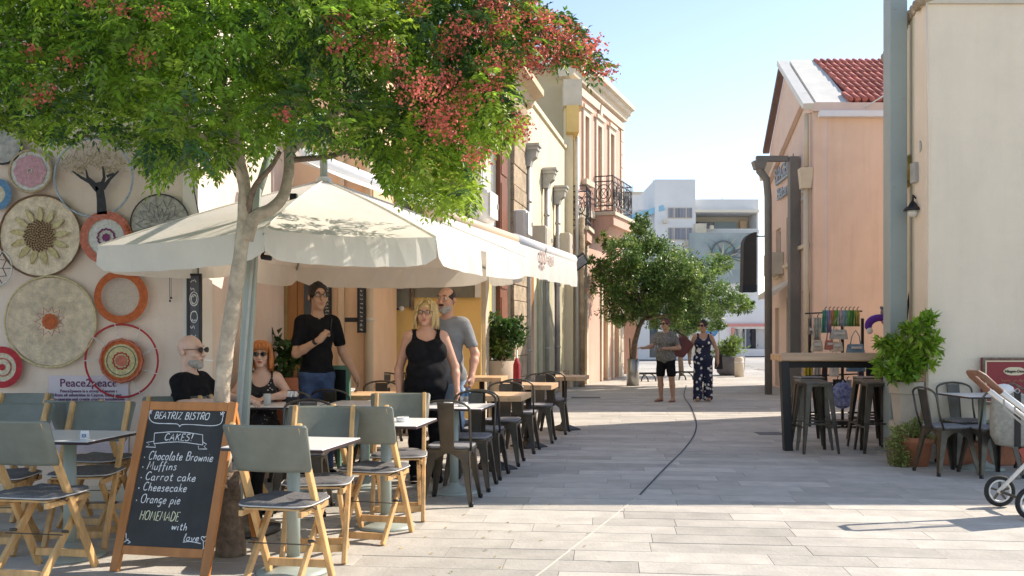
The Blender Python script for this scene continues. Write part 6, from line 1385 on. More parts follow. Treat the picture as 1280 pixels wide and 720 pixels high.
OB('lettering', text_mesh('Häagen-Dazs', .04, M_black, extr=.001, align='CENTER', bold=.001), t, (.34, -.009, h_-.158), (R(90), 0, 0))
mb = MB(); scribble(mb, .2, .5, h_-.26, .03, -.004, w_=.004); mb.build('gold_script', mat('gold ink', (.5, .25, .1), .5, .2, 5, 0), t)
# ================================================================== shop rack, bags, clothes
t = T('display_rack', 'black display rack crowded with bags and scarves in front of the peach wall', 'rack', (xw(1052, 14.0), 14.0, 0)); YK = 14.0; kx = lambda px: xw(px, YK)-xw(1052, YK); kz = lambda py: zw(py, YK)
for px in (1012, 1053, 1078): MB().bar((kx(px), 0, 0), (kx(px), 0, kz(390 if px == 1053 else 398)), .035, .035).build('upright', M_black, t)
for py in (392, 455, 470): MB().tube([(kx(1005), -.05, kz(py)), (kx(1076), -.05, kz(py-3))], .012, 6).build('rail', M_black, t)
MB().bb(kx(1020), kx(1085), -.25, .1, .04, .1).build('foot', M_black, t)
cl = [(.55, .1, .12), (.6, .45, .08), (.12, .4, .1), (.1, .25, .5), (.65, .62, .55), (.35, .12, .4), (.6, .3, .3), (.2, .5, .45), (.05, .06, .08)]
gi = 0
def cloth(px0, px1, py0, py1, c_, nm, lb, cat, dy=0, taper=1.0, group='goods hanging on the display rack'):
    o = T(nm, lb, cat, (xw((px0+px1)/2, YK+dy), YK+dy, 0), 0, group); w_ = xw(px1, YK)-xw(px0, YK); z1, z0 = kz(py0), kz(py1); mb = MB(); vs = []; m_ = 8
    for i in range(m_+1):
        u = i/m_-.5
        for j in range(5): v = j/4; vs.append((u*w_*(1+(taper-1)*v), -.04*math.sin(i*2.1+j*.3)*(.3+v)-.03, z1+(z0-z1)*v))
    mb.add(vs, [(i*5+j, i*5+1+j, i*5+6+j, i*5+5+j) for i in range(m_) for j in range(4)], True)
    q = mb.build('cloth', mat('cloth %.2f %.2f %.2f' % c_, c_, .9, .35, 9, .3), o); md = q.modifiers.new('t', 'SOLIDIFY'); md.thickness = .02
    MB().tube([(0, -.03, z1-.02), (0, -.03, z1+.03), (.02, -.05, z1+.05)], .006, 5).build('hanger_hook', M_black, o); return o
sc_ = ['green', 'lilac', 'orange', 'emerald', 'white and rose', 'sky blue', 'grass green', 'dark green', 'mustard']
scc = [(.08, .3, .2), (.3, .28, .5), (.6, .25, .1), (.1, .4, .08), (.6, .45, .45), (.25, .4, .5), (.2, .45, .12), (.06, .22, .06), (.5, .4, .1)]
for i in range(9): cloth(1027+i*5, 1034+i*5, 388, 408 if i > 1 else 416, scc[i], 'scarf', '%s scarf, %s from the left along the top rail of the rack' % (sc_[i], ('first', 'second', 'third', 'fourth', 'fifth', 'sixth', 'seventh', 'eighth', 'last')[i]), 'scarf', -.1, 1.15)
def bag(px0, px1, py0, py1, c_, lb, dy=-.1):
    o = T('handbag', lb, 'bag', (xw((px0+px1)/2, YK+dy), YK+dy, 0), 0, 'goods hanging on the display rack'); w_ = xw(px1, YK)-xw(px0, YK); z1, z0 = kz(py0), kz(py1); m = mat('bag %.2f %.2f %.2f' % c_, c_, .85, .25, 12, .3)
    MB().box((0, -.04, (z0+z1)/2), (w_, .1, z1-z0), top=(.85, .6)).build('bag_body', m, o, bevel=.015); MB().tube([(-w_*.3, -.04, z1-.02), (-w_*.2, -.05, z1+.12), (0, -.05, z1+.2), (w_*.2, -.05, z1+.12), (w_*.3, -.04, z1-.02)], .008, 6).build('strap', m, o)
    MB().bb(-w_*.3, w_*.3, -.1, -.085, z0+(z1-z0)*.5, z0+(z1-z0)*.75).build('flap', M_cushl, o); return o
bag(1013, 1027, 425, 439, (.48, .42, .34), 'beige shoulder bag at the left end of the rack'); bag(1009, 1014, 408, 418, (.2, .17, .15), 'small dark pouch beside the beige shoulder bag'); bag(1036, 1052, 427, 439, (.58, .5, .4), 'cream tote with pink marks in the middle of the rack'); bag(1057, 1079, 430, 441, (.16, .25, .32), 'denim blue bag on the right half of the rack')
bag(1036, 1058, 412, 424, (.42, .42, .4), 'pale grey printed bag under the scarves'); bag(1057, 1080, 452, 464, (.08, .16, .24), 'dark blue bag just under the bar table top'); bag(1030, 1040, 425, 437, (.45, .16, .12), 'rust striped purse between the beige bag and the cream tote'); bag(1036, 1047, 450, 470, (.55, .5, .44), 'cream canvas bag under the bar table top')
cloth(1005, 1016, 453, 474, (.5, .36, .03), 'shirt', 'mustard yellow top hanging left below the bar table', 'clothing'); cloth(1017, 1026, 455, 475, (.5, .42, .35), 'shirt', 'beige top beside the mustard one', 'clothing'); cloth(1027, 1034, 452, 476, (.1, .05, .04), 'shirt', 'dark brown garment below the bar table', 'clothing')
cloth(1040, 1052, 474, 500, (.03, .03, .035), 'trousers', 'black hanging garment behind the gap between the stools', 'clothing'); cloth(1052, 1064, 474, 505, (.3, .3, .3), 'trousers', 'grey striped hanging garment behind the gap between the stools', 'clothing', -.2)
cloth(1082, 1100, 452, 472, (.03, .03, .045), 'shirt', 'black garment by the rack end near the leafy plant', 'clothing'); cloth(1072, 1080, 448, 470, (.3, .25, .35), 'shirt', 'lilac grey garment beside the dark blue bag', 'clothing'); cloth(1016, 1026, 397, 425, (.55, .5, .42), 'scarf', 'long cream scarf left of the coloured ones', 'scarf', 0)
o = T('backpack', 'blue patterned backpack standing under the rack between the stools', 'bag', (xw(1053, 13.6), 13.6, .28)); MB().ball((0, 0, .2), .17, 16, (1, .6, 1.15)).build('bag_body', mat('blue pattern', (.04, .06, .22), .8, .6, 22, .2, col2=(.3, .34, .5)), o); MB().bb(-.1, .1, -.12, -.1, .06, .2).build('front_pocket', MATS['blue pattern'], o); MB().tube([(-.05, 0, .38), (0, 0, .45), (.05, 0, .38)], .012, 6).build('handle', M_black, o)
for qx in (-.25, .0, .25): MB().lathe([(.03, 0), (.03, .03)], (0, 0, 0), 10).build('caster', M_black, t, loc=(qx, -.2, .03), rot=(0, R(90), 0))
o = T('neck_pillow', 'curved purple travel pillow hanging above the plant', 'pillow', W(1098, 408, 13.2)); MB().tube([(-.16*math.cos(a)+.02, 0, -.0+.12*math.sin(a)) for a in np.linspace(-.4, PI*.85, 12)], [.03, .045, .05, .05, .052, .052, .05, .05, .048, .045, .04, .02], 10).build('cushion', mat('purple plush', (.1, .03, .28), .95, .2, 20, .3), o); MB().ball((-.13, -.03, -.06), .045, 10).build('white_end', M_cushl, o)
MB().tube([(.09, 0, .08), (.1, 0, .42)], .012, 6).build('hanging_hook', M_black, o)
o = T('soft_toy', 'pink and grey plush toy above the purple pillow', 'toy', W(1106, 393, 13.2)); MB().ball((0, 0, .03), .06, 12).build('head', mat('grey plush', (.2, .18, .2), .95, .2, 20, .3), o); MB().ball((.02, 0, -.08), .075, 12, (1, .8, 1)).build('torso', mat('pink plush', (.55, .2, .25), .95, .2, 20, .3), o)
for q in (-1, 1): MB().ball((q*.045, 0, .09), .025, 8).build('ear', MATS['grey plush'], o)
o = T('pink_flower_bunch', 'bunch of pink cloth flowers behind the right stools', 'flowers', W(1106, 470, 12.9)); 
for i in range(9): MB().ball((random.uniform(-.09, .07), random.uniform(-.05, .05), random.uniform(-.1, .08)), .035, 8).build('bloom', mat('pink bloom', (.6, .25, .3), .9, .3, 20, .3), o)
# ================================================================== bar table
YB = 11.5; t = T('bar_table', 'high bar table with pale wooden top and a thick black leg', 'table', (xw(980, 11.2), 11.2, 0)); x0 = xw(968, YB)-t.location.x; x1 = xw(1112, YB)-t.location.x
for i in range(4): MB().bb(x0, x1, -.02+i*.125, .1+i*.125, 1.04, 1.115+random.uniform(-.002, .002)).build('plank', M_tabwood, t, bevel=.004)
MB().bb(x0-.01, x1, -.045, -.022, 1.05, 1.14).build('edge_board', mat('dark table edge', (.6, .4, .26), .5, .2, 4, .1, stretch=(.5, 4, 4)), t, bevel=.003)
MB().bar((.0, .0, 1.04), (.045, .0, 0), .1, .1, up=(0, 1, 0)).build('leg', M_black, t, bevel=.006)
MB().bar((x1-.06, .25, 1.04), (x1-.06, .25, 0), .1, .1, up=(0, 1, 0)).build('leg', M_black, t, bevel=.006)
MB().bb(x0+.1, x1-.1, .1, .16, .96, 1.038).build('under_rail', M_black, t)
st = Placer(make_stool()); SG = 'metal bar stools at the high table'
for px, Y, r_, lb in ((1018, 11.05, 4, 'front bar stool of the left hand group at the high table'), (1013, 11.42, -3, 'middle bar stool of the left hand group at the high table'), (1011, 12.2, 3, 'rearmost bar stool of the left hand group'), (1097, 11.05, -5, 'front bar stool of the right hand group beside the plant'), (1089, 11.42, 2, 'middle bar stool of the right hand group'), (1087, 12.2, 4, 'rearmost bar stool of the right hand group')):
    st((xw(px, Y), Y, 0), R(r_), lb, SG)
# ================================================================== tables and chairs
fc = Placer(make_folding_chair()); FG = 'grey backed folding wooden chairs'
for x, y_, r_, lb in ((-2.69, 5.5, 170, 'front left folding chair seen from behind, its post leaning beside the A-board'),
    (-2.80, 6.32, 4, 'folding chair facing the camera across the front left white table'),
    (-3.02, 6.98, 172, 'folding chair directly in front of the pink poster, only its top showing'),
    (-3.28, 6.15, 2, 'folding chair cut by the left edge, second row'),
    (-3.80, 7.2, -3, 'folding chair cut by the left edge against the wall'),
    (-2.47, 6.85, 6, 'folding chair just in front of the bald seated man, behind the A-board'),
    (-2.12, 7.55, 112, 'folding chair turned sideways just right of the parasol mast'),
    (-1.24, 5.25, 170, 'nearest folding chair right of the A-board, seen from behind'),
    (-1.20, 5.95, 3, 'folding chair facing the camera behind the white table right of the A-board'),
    (-.93, 6.5, 166, 'folding chair seen from behind at the middle white table'),
    (-.85, 7.22, 4, 'folding chair facing the camera behind the middle white table, near the blonde woman')):
    fc((x, y_, 0), R(r_), lb, FG)
wt = Placer(make_bistro_table(edge=mat('dark laminate edge', (.05, .03, .03), .5, .1, 5, 0))); WG = 'white topped cafe tables'
for x, y_, r_, lb in ((-2.74, 5.95, -8, 'white cafe table at the left, partly behind the A-board'), (-1.27, 5.58, -11, 'white cafe table just right of the A-board'), (-.9, 6.86, -9, 'white cafe table in the middle row with an ashtray'),
    (-1.98, 8.45, -4, 'white cafe table where the red haired woman sits'), (-1.32, 8.6, -6, 'white cafe table behind the grey folding chairs, beside the red haired woman\'s table'), (-.5, 8.3, -10, 'white cafe table with pale pole beside the first black metal chair of the row'), (4.76, 9.72, 3, 'white cafe table at the right by the menu sign')):
    wt((x, y_, 0), R(r_), lb, WG)
def card(loc, rz, lb, s_):
    t = T('table_card', lb, 'table number', loc, rz); MB().add([(-.025, 0, 0), (.025, 0, 0), (.025, .012, .05), (-.025, .012, .05), (-.025, .024, 0), (.025, .024, 0)], [(0, 1, 2, 3), (3, 2, 5, 4), (0, 4, 5, 1)]).build('card', M_white, t); o = text('lettering', s_, .028, mat('blue print', (.05, .12, .3), .6, .1, 5, 0), t, (-.016, -.0012, .012)); o.rotation_euler = (R(77), 0, 0)
card((-2.55, 5.72, .751), 0, 'small card with a blue number on the left white table', '53'); card((-1.26, 5.50, .751), 0, 'small card with a blue number on the white table right of the A-board', '62')
def ashtray(loc, lb):
    t = T('ashtray', lb, 'ashtray', loc); MB().lathe([(.038, 0), (.045, .01), (.045, .032), (.038, .032), (.035, .012), (.0, .01)], n=20).build('bowl', M_white, t); MB().box((.02, 0, .036), (.05, .006, .006)).build('cigarette_rest', M_white, t)
ashtray((-.78, 6.83, .751), 'white ashtray on the middle white table'); ashtray((-.42, 8.2, .751), 'white ashtray on the table beside the row of black chairs'); ashtray((-.55, 8.35, .751), 'second white pot on the table beside the row of black chairs')
t = T('sugar_caddy', 'dark caddy with white sugar sachets on the red haired woman\'s table', 'caddy', (-1.92, 8.4, .751)); MB().bb(-.05, .05, -.04, .04, 0, .07).build('box', M_black, t, bevel=.006)
for k in range(5): MB().box((-.035+k*.017, random.uniform(-.01, .01), .085), (.012, .05, .06), rot=(random.uniform(-.2, .2), random.uniform(-.3, .3), 0)).build('sachet', M_white, t)
t = T('glass_tumbler', 'clear glass on the red haired woman\'s table', 'glass', (-2.12, 8.32, .751)); MB().lathe([(.028, 0), (.034, .1), (.031, .1), (.026, .006)], n=18).build('glass_wall', mat('clear glass', (.5, .52, .5), .05, .05, 4, 0, spec=.8), t); MB().lathe([(.0255, .006), (.029, .06), (.0, .061)], n=16).build('drink', mat('cola', (.06, .02, .01), .1, .1, 4, 0), t)
mc = Placer(make_metal_chair(seatm=mat('grey seat pad', (.23, .23, .24), .9, .2, 20, .2))); MG = 'black metal chairs with hooped backs'
for x, y_, r_, lb in ((-.49, 7.85, 172, 'nearest black metal chair of the row, seen from behind at the white table'), (-.37, 8.55, -8, 'metal chair facing the camera just behind the nearest one'), (-.27, 9.2, 170, 'metal chair seen from behind, third hoop along the row'),
    (-.10, 10.1, -8, 'metal chair facing the camera behind the first wooden table of the row'), (.09, 11.1, 170, 'metal chair seen from behind, in front of the second wooden table'), (.33, 12.1, -8, 'metal chair facing the camera behind the second wooden table'), (.56, 13.1, 170, 'last metal chair of the row, at the far wooden table'),
    (-1.62, 7.42, 2, 'metal chair between the folding chairs, its silver legs under the white table'), (-2.02, 9.05, 175, 'metal chair right beside the red haired woman'), (-1.66, 9.25, 168, 'metal chair in front of the waiter'), (-2.05, 10.3, 5, 'metal chair behind the waiter by the doors'),
    (-1.45, 10.25, -5, 'metal chair under the cream drainpipe'), (-1.2, 10.9, 176, 'metal chair left of the blonde woman, nearer one'), (-1.62, 12.3, 8, 'metal chair below the handwritten menu board'), (-1.3, 12.8, 172, 'metal chair by the ochre wall just left of the blonde woman'), (-.55, 9.9, 60, 'metal chair turned sideways behind the bald standing man'),
    (4.26, 9.42, 100, 'metal chair in profile beside the terracotta pot'), (4.62, 9.28, 182, 'metal chair with the tote bag hanging on its back'), (4.72, 10.0, 2, 'metal chair behind the right white table against the ivory wall'), (5.32, 9.55, -95, 'metal chair cut by the right edge')):
    mc((x, y_, 0), R(r_), lb, MG)
wd = Placer(make_wood_table()); DG = 'wooden topped tables under the awning'
for x, y_, r_, lb in ((-.17, 9.72, -10, 'first wooden table of the row, behind three hooped chairs'), (.2, 11.55, -10, 'second wooden table of the row'), (.74, 13.55, -10, 'far wooden table at the end of the row'), (-2.1, 9.85, -6, 'wooden table behind the waiter\'s legs'), (-1.5, 9.75, -6, 'wooden table between the waiter and the blonde woman'), (-1.78, 11.9, -6, 'wooden table in front of the handwritten menu board'), (-.42, 13.35, -8, 'wooden table by the pale planter'), (-.95, 11.6, -6, 'wooden table behind the blonde woman')):
    wd((x, y_, 0), R(r_), lb, DG)
t = T('napkin_holder', 'white crumpled napkin on the wooden table by the waiter', 'napkin', (-1.63, 9.6, .761)); mb = MB()
for k in range(5): mb.box((random.uniform(-.03, .03), random.uniform(-.02, .02), .02+k*.008), (.09, .07, .005), rot=(random.uniform(-.5, .5), random.uniform(-.5, .5), k))
mb.build('napkin', M_white, t)
t = T('menu_chair', 'green framed seat with black backrest beside the waiter', 'chair', (-1.66, 9.5, 0), R(160)); M_gf = mat('bottle green frame', (.10, .22, .16), .5, .1, 5, .05)
for q in (-1, 1): MB().bar((q*.16, .2, 0), (q*.16, .2, 1.06), .035, .035).build('back_post', M_gf, t); MB().bar((q*.16, -.18, 0), (q*.16, -.18, .46), .035, .035).build('front_leg', M_gf, t)
MB().bb(-.142, .142, .19, .205, .72, 1.02).build('backrest', M_black, t); MB().bb(-.142, .142, .185, .215, 1.021, 1.06).build('top_rail', M_gf, t); MB().bb(-.142, .142, .185, .215, .68, .719).build('lower_rail', M_gf, t); MB().bb(-.18, .18, -.2, .19, .461, .485).build('seat', M_black, t, bevel=.005)
# ================================================================== people
A = lambda *p: np.array(p, float)
SK1 = skinmat('ruddy', (.60, .32, .22)); SK2 = skinmat('fair', (.66, .42, .32)); SK3 = skinmat('tan', (.50, .29, .19)); SK4 = skinmat('olive', (.44, .26, .17))
BLK = mat('black cotton', (.011, .011, .013), .95, .3, 20, .25, spec=.15); NAVYJ = mat('blue denim', (.04, .075, .16), .85, .35, 14, .3); GREYT = mat('grey cotton', (.22, .23, .24), .9, .12, 12, .25)
HBLK = mat('dark brown hair', (.022, .014, .01), .55, .4, 40, .4, stretch=(1, 1, .2)); HRED = mat('copper hair', (.5, .17, .045), .5, .4, 40, .4, stretch=(1, 1, .2)); HBLO = mat('blonde hair', (.62, .45, .22), .5, .35, 40, .4, stretch=(1, 1, .2)); HGRY = mat('grey stubble', (.4, .37, .34), .9, .3, 60, .5, bscale=200); HRB = mat('auburn brown hair', (.11, .04, .03), .55, .4, 40, .4)
def spots(name, base, spot, sc_, thr=.3):
    m = mat(name, base, .85, .1, 20, .2); n = m.node_tree.nodes; l = m.node_tree.links; b = n['Principled BSDF']
    src = b.inputs['Base Color'].links[0].from_socket; v = n.new('ShaderNodeTexVoronoi'); v.inputs['Scale'].default_value = sc_; tc = n.new('ShaderNodeTexCoord'); l.new(tc.outputs['Object'], v.inputs['Vector'])
    nz = n.new('ShaderNodeTexNoise'); nz.inputs['Scale'].default_value = sc_*3; l.new(tc.outputs['Object'], nz.inputs[0]); ad = n.new('ShaderNodeMath'); ad.operation = 'MULTIPLY_ADD'; ad.inputs[1].default_value = .35; l.new(nz.outputs[0], ad.inputs[0]); l.new(v.outputs['Distance'], ad.inputs[2])
    r_ = n.new('ShaderNodeMath'); r_.operation = 'LESS_THAN'; r_.inputs[1].default_value = thr+.17; l.new(ad.outputs[0], r_.inputs[0]); mx = n.new('ShaderNodeMixRGB'); l.new(r_.outputs[0], mx.inputs[0]); l.new(src, mx.inputs[1]); mx.inputs[2].default_value = (*spot, 1); l.new(mx.outputs[0], b.inputs['Base Color']); return m
FLOR = spots('navy floral cloth', (.012, .018, .05), (.7, .7, .66), 11, .33); BFL = spots('black floral cloth', (.015, .014, .016), (.5, .46, .42), 22, .16); SPK = spots('grey speckled knit', (.13, .13, .125), (.42, .42, .38), 45, .3)
# bald man in profile, seated by the tree
seat = lambda dx=0, ky=-.45: [(A(-.1+dx, ky, .5), A(-.1+dx, ky+.05, .08), A(-.11+dx, ky-.1, .03)), (A(.1+dx, ky, .5), A(.11+dx, ky+.03, .08), A(.12+dx, ky-.12, .03))]
r_, q = person('bald bearded man in a black t-shirt and sunglasses seated in profile left of the tree', (-2.42, 7.32, 0), R(80), 1.78, bx=1.1, by=1.15, pel=(0, 0, .53), lean=R(-4), legs=seat(),
    arms=[(A(-.27, -.06, .83), A(-.22, -.30, .86), (.3, -1, -.1), (0, 0, -1), (1, 0, 0), .25), (A(.26, -.1, .85), A(.15, -.32, .85), (-.3, -1, -.1), (0, 0, -1), (-1, 0, 0), .25)], skin=SK2, top='tee', topm=BLK, bot='pants', botm=BLK, shoe=BLK, glasses='sun', belly=.03, facefat=1.05, head=(R(-8), 0, 0))
def beard(q, m, full=True, name='beard'):
    f = Field(.02); hl, M = q['hl'], q['HM']
    if full: f.ell(hl(0, -.03, -.068), (.061, .06, .05), M); f.ell(hl(0, -.07, -.098), (.03, .028, .026), M); f.cut(hl(0, -.09, -.005), (.05, .06, .042), M); f.cut(hl(0, -.1, -.057), (.02, .02, .008), M)
    else: f.ell(hl(0, -.096, -.043), (.032, .012, .009), M); 
    OB(name, f.mesh(name, m, .005), q['root'])
beard(q, HGRY); MB().bar(q['hl'](.0, -.1, -.056), q['hl'](.01, -.17, -.06), .008).build('cigarette', M_white, q['root'])
# red haired woman seated
r_, q = person('woman with copper red bob and dark sunglasses seated at the white table', (-2.31, 8.86, 0), R(8), 1.66, bx=.92, by=.92, pel=(0, 0, .55), lean=R(3), sex='f', hfwd=.01,
    legs=[(A(-.12, -.45, .52), A(-.12, -.42, .08), A(-.13, -.56, .03)), (A(.04, -.5, .66), A(-.02, -.66, .36), A(.06, -.80, .34))],
    arms=[(A(-.25, -.1, .86), A(-.09, -.33, .84), (.7, -.6, 0), (0, 0, -1), (0, -1, 0), .3), (A(.26, -.08, .86), A(.1, -.32, .84), (-.6, -.7, -.05), (0, 0, -1), (-.3, 1, 0), .35)], skin=SK2, top='straps', topm=BFL, bot='pants', botm=BFL, shoe=BLK, hair='bob', hairm=HRED, glasses='sun', lips=mat('red lips', (.4, .03, .03), .4, .1, 9, 0))
sd = MB()
for k in range(3): sd.bar(Vector((.03+.03*k, -.70-.02*k, .41)), Vector((.06+.03*k, -.74-.02*k, .345)), .012, .006)
sd.build('shoe_stripe', M_white, r_)
# waiter
r_, q = person('smiling waiter in a black polo and jeans with glasses, holding a pen to his chest', (-1.86, 9.15, 0), R(28), 1.83, bx=.84, by=.95, lean=R(2), head=(R(2), R(-3), 0),
    arms=[(A(-.215, -.09, 1.13), A(-.05, -.27, 1.26), (.55, -.2, .75), (.6, .3, -.6), (0, .8, .5), 1.25), (A(.25, .03, 1.14), A(.33, -.10, .93), (.25, -.35, -1), (-1, 0, 0), (0, -1, 0), .35)], skin=SK3, top='polo', topm=BLK, bot='pants', botm=NAVYJ, shoe=BLK, hair='short', hairm=HBLK, glasses='clear', belly=.02)
MB().tube([(.02, -.34, 1.3), (.03, -.36, 1.44)], .005, 6).build('pen', M_black, r_); MB().lathe([(.03, -.012), (.031, .012)], (0, 0, 0), 12).build('wristband', M_black, r_, loc=(-.085, -.245, 1.24), rot=(R(50), R(40), 0)); MB().box((-.215, -.045, 1.33), (.006, .05, .012), rot=(0, 0, R(10))).build('sleeve_logo', M_white, r_)
# blonde woman
r_, q = person('smiling blonde woman in a black tank top with glasses, standing beside the tables', (-.80, 8.92, 0), R(8), 1.66, bx=1.12, by=1.45, sex='f', belly=.07, chest=1.45, facefat=1.25, neckw=1.25, head=(R(-14), 0, 0),
    arms=[(A(-.26, .05, 1.1), A(-.26, -.02, .86), (.1, -.1, -1), (1, 0, 0), (0, -1, 0), .35), (A(.285, .03, 1.12), A(.30, -.06, .88), (-.05, -.1, -1), (-1, 0, 0), (0, -1, 0), .45)], skin=SK1, top='tank', topm=BLK, bot='pants', botm=BLK, shoe=BLK, hair='long', hairm=HBLO, glasses='clear')
gg = MB()
for k in (-1, 1): gg.tube([q['hl'](k*.034+.026*math.cos(a), -.062-.01*math.sin(a), .128+.016*math.sin(a)) for a in np.linspace(0, 2*PI, 13)[:-1]], .004, 5, closed=True)
gg.tube([q['hl'](-.01, -.065, .13), q['hl'](.01, -.065, .13)], .004, 5); gg.build('sunglasses_on_head', mat('amber frame', (.6, .42, .12), .25, .1, 5, 0, metal=.5), r_)
# bald man behind her
r_, q = person('bald man with moustache in a grey t-shirt standing behind the blonde woman', (-.64, 9.42, 0), R(-10), 1.81, bx=.98, by=1.12, belly=.03, head=(R(-14), 0, 0),
    arms=[(A(-.27, .02, 1.12), A(-.27, -.08, .88), (.1, -.2, -1), (1, 0, 0), (0, -1, 0), .4), (A(.28, -.02, 1.13), A(.27, -.14, .92), (-.05, -.25, -1), (-1, 0, 0), (0, -1, 0), 1.0)], skin=SK1, top='tee', topm=GREYT, bot='pants', botm=mat('pale blue cotton', (.3, .42, .55), .85, .15, 10, .3), shoe=BLK, hair='fringe', hairm=HBLK)
beard(q, HBLK, False, 'moustache'); beard(q, HGRY, True)
bo = T('water_bottle', 'blue and white plastic pack held by the bald standing man', 'bottle', (-.46, 9.2, .74)); 
for k in (-1, 1): MB().lathe([(.032, -.1), (.036, -.08), (.036, .06), (.012, .1), (.012, .12)], (k*.037, 0, 0), 14).build('bottle_body', mat('blue clear plastic', (.12, .35, .62), .15, .3, 9, 0, spec=.7), bo); MB().lathe([(.0365, -.03), (.0365, .03)], (k*.037, 0, 0), 14).build('bottle_label', M_white, bo)
# the two women walking up
r_, q = person('woman in grey speckled top and black shorts pointing to the left', (3.03, 18.9, 0), R(-32), 1.62, bx=1.15, by=1.2, sex='f', belly=.03, h=.011, head=(R(-18), 0, 0),
    legs=[(A(-.12, -.02, .49), A(-.125, .03, .08), A(-.15, -.12, .03)), (A(.13, .0, .49), A(.14, .05, .08), A(.16, -.1, .03))],
    arms=[(A(-.28, -.1, 1.17), A(-.38, -.32, 1.14), (-.45, -1, .1), (0, 0, -1), (1, 0, 0), .3), (A(.30, .0, 1.14), A(.10, -.24, 1.13), (-1, -.3, .0), (0, .3, -1), (0, -1, .2), .4)], skin=SK4, top='tee', topm=SPK, bot='shorts', botm=BLK, hair='short', hairm=HRB, glasses='sun')
for i, (kn, an, t_) in enumerate(((0, A(-.125, .03, .08), A(-.15, -.12, .03)), (0, A(.14, .05, .08), A(.16, -.1, .03)))):
    s_ = Field(.02); s_.cone(an*A(1, 1, 0)+A(0, .03, .01), t_*A(1, 1, 0)+A(0, -.03, .01), .04, .046); s_.cutbox((-1, -1, .028), (1, 1, .3)); OB('sandal', s_.mesh('sandal', mat('brown leather', (.2, .09, .05), .6, .2, 8, .2), .008), r_)
bg_ = T('handbag', 'large maroon shoulder bag carried by the woman in shorts', 'bag', (3.28, 18.95, 0)); MB().prism([(-.2, .92), (.1, .86), (.3, 1.12), (.12, 1.32), (-.2, 1.12)], -.07, .07, 'y').build('bag_body', mat('maroon leather', (.13, .03, .03), .5, .2, 6, .15), bg_, bevel=.03); MB().tube([(-.16, 0, 1.1), (-.12, -.06, 1.36), (-.06, -.02, 1.42), (.02, .04, 1.36), (.12, 0, 1.28)], .014, 6).build('strap', M_black, bg_)
r_, q = person('woman in a navy jumpsuit with white flowers walking towards the camera', (3.78, 19.0, 0), R(-6), 1.58, bx=1.12, by=1.1, sex='f', h=.011, head=(R(-35), 0, 0),
    legs=[(A(-.11, -.03, .49), A(-.115, -.04, .08), A(-.13, -.18, .03)), (A(.11, .02, .49), A(.115, .08, .08), A(.13, -.06, .03))],
    arms=[(A(-.29, .02, 1.12), A(-.30, -.08, .88), (.05, -.2, -1), (1, 0, 0), (0, -1, 0), .35), (A(.30, .0, 1.12), A(.31, -.08, .88), (-.05, -.2, -1), (-1, 0, 0), (0, -1, 0), .35)], skin=SK4, top='straps', topm=FLOR, bot='wide', botm=FLOR, hair='short', hairm=HBLK, glasses='sun', shoe=mat('tan sandal', (.35, .2, .12), .6, .1, 8, 0))
bg_ = T('handbag', 'black handbag hanging at the right hip of the woman in the jumpsuit', 'bag', (4.1, 19.05, 0)); MB().box((0, 0, .78), (.16, .1, .3), top=(.8, .8)).build('bag_body', M_black, bg_, bevel=.02); MB().tube([(-.05, 0, .92), (-.15, 0, 1.3), (-.17, -.03, 1.36), (-.12, .05, 1.3), (.03, 0, .93)], .01, 6).build('strap', M_black, bg_)
# ================================================================== tote bag and stroller
t = T('tote_bag', 'beige felt tote with a black strap hanging on the chair back', 'bag', (4.66, 8.98, 0)); M_felt = mat('beige felt', (.4, .37, .31), .95, .2, 25, .5, bscale=120)
P = [(-.15, .82), (-.175, .6), (-.17, .42), (-.12, .33), (0, .31), (.13, .32), (.18, .4), (.18, .6), (.14, .8), (0, .84)]
mb = MB(); n = len(P); vs = [(x*k, y_, .58+(z-.58)*k) for k, y_ in ((.9, -.075), (1, -.04), (1, .04), (.9, .07)) for x, z in P]
mb.add(vs, [tuple(range(n)), tuple(range(3*n, 4*n))[::-1]]+[(j*n+i, j*n+(i+1) % n, (j+1)*n+(i+1) % n, (j+1)*n+i)[::-1] for j in range(3) for i in range(n)], True); mb.build('bag_body', M_felt, t)
MB().bb(.0, .055, -.086, -.074, .32, .83).build('black_strap', M_black, t); MB().ball((-.07, -.02, .84), .09, 14, (1.1, .7, .7)).build('white_bundle', M_white, t)
MB().tube([(-.13, 0, .78), (-.05, .04, .88), (.05, .04, .9), (.13, .0, .85), (.2, .0, .7), (.22, .0, .55)], .012, 6).build('handle', M_barkd, t); MB().tube([(.02+.02*math.cos(a), -.09, .84+.02*math.sin(a)) for a in np.linspace(0, 2*PI, 11)[:-1]], .004, 5, closed=True).build('buckle', M_galv, t); MB().box((.11, -.03, .24), (.05, .012, .13), rot=(0, R(-25), 0)).build('hanging_label', mat('red tag', (.5, .1, .07), .7, .1, 4, 0), t)
YS = 7.35; sx0 = xw(1300, YS); t = T('stroller', 'white framed stroller with brown leather handle, cut by the right edge', 'stroller', (sx0, YS, 0)); px_ = lambda p: xw(p, YS)-sx0; pz = lambda p: zw(p, YS)
M_wf = mat('white painted frame', (.75, .74, .72), .3, .04, 4, 0); M_lth = mat('brown leather', (.2, .09, .05), .6, .2, 8, .2); M_tyre = mat('tyre rubber', (.02, .02, .02), .8, .2, 9, .1)
for yy in (-.1, .1): MB().tube([(px_(1240), yy, pz(486)), (px_(1290), yy, pz(524)), (px_(1345), yy, pz(566)), (px_(1400), yy, pz(612))], .02, 10).build('frame_tube', M_wf, t)
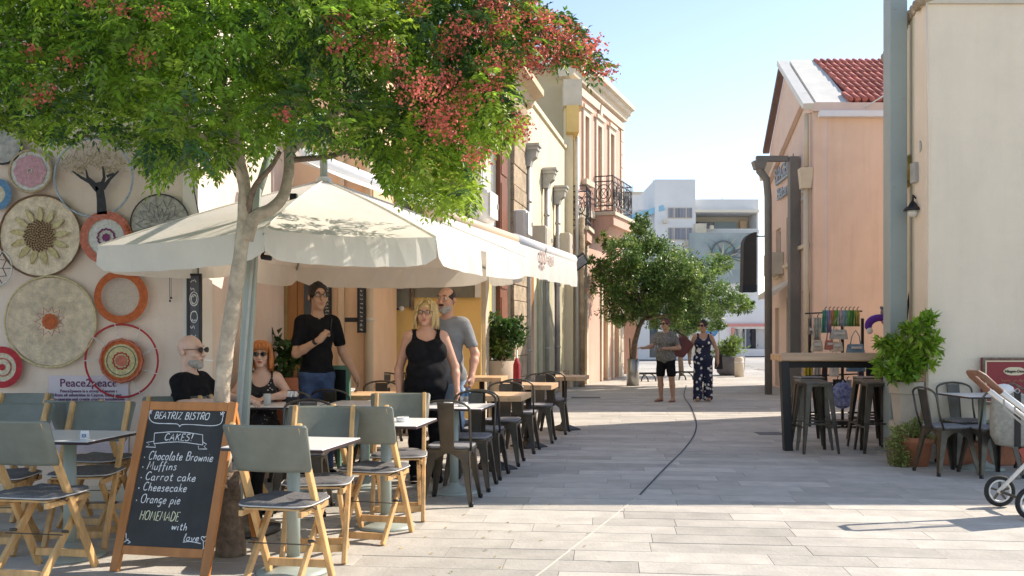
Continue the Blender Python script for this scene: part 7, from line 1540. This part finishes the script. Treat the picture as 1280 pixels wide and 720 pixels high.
for yy in (-.08, .08): MB().tube([(px_(1262), yy, pz(500)), (px_(1262), yy, pz(512)), (px_(1340), yy, pz(575))], .009, 6).build('inner_tube', M_galv, t)
MB().tube([(px_(1243), -.1, pz(489)), (px_(1222), -.1, pz(470)), (px_(1217), -.07, pz(466)), (px_(1217), .07, pz(466)), (px_(1222), .1, pz(470)), (px_(1243), .1, pz(489))], .024, 10).build('handle_grip', M_lth, t)
for yy in (-.25, .25): MB().tube([(px_(1268), yy, .12), (px_(1330), yy, pz(560)), (px_(1350), yy, pz(545))], .016, 8).build('rear_strut', M_wf, t)
mb = MB(); mb.add([(px_(1350), -.2, .55), (px_(1440), -.2, .42), (px_(1440), .2, .42), (px_(1350), .2, .55), (px_(1325), -.2, .9), (px_(1325), .2, .9)], [(0, 1, 2, 3), (0, 3, 5, 4)]); o = mb.build('seat_fabric', mat('blue grey seat fabric', (.3, .38, .45), .9, .1, 8, .2), t); o.modifiers.new('t', 'SOLIDIFY').thickness = .04
for wx, wy, rr in ((1266, -.27, .125), (1272, .27, .125), (1420, -.2, .09), (1420, .2, .09)):
    cx = px_(wx); cz = rr; wh = MB().tube([(cx+(rr-.018)*math.cos(a), wy, cz+(rr-.018)*math.sin(a)) for a in np.linspace(0, 2*PI, 29)[:-1]], .018, 8, closed=True).build('wheel', M_tyre, t)
    MB().tube([(cx+(rr-.04)*math.cos(a), wy, cz+(rr-.04)*math.sin(a)) for a in np.linspace(0, 2*PI, 25)[:-1]], .01, 6, closed=True).build('rim', M_wf, wh); mb = MB()
    for k in range(5): a = 2*PI*k/5+.3; mb.bar((cx, wy, cz), (cx+(rr-.04)*math.cos(a), wy, cz+(rr-.04)*math.sin(a)), .014, .016)
    mb.lathe([(.022, -.03), (.022, .03)], (0, 0, 0), 10) if 0 else None; mb.build('spokes', M_metal, wh); MB().ball((cx, wy, cz), .024, 10).build('hub', M_galv, wh)
MB().tube([(px_(1266), -.27, .125), (px_(1272), .27, .125)], .012, 6).build('axle', M_metal, t)
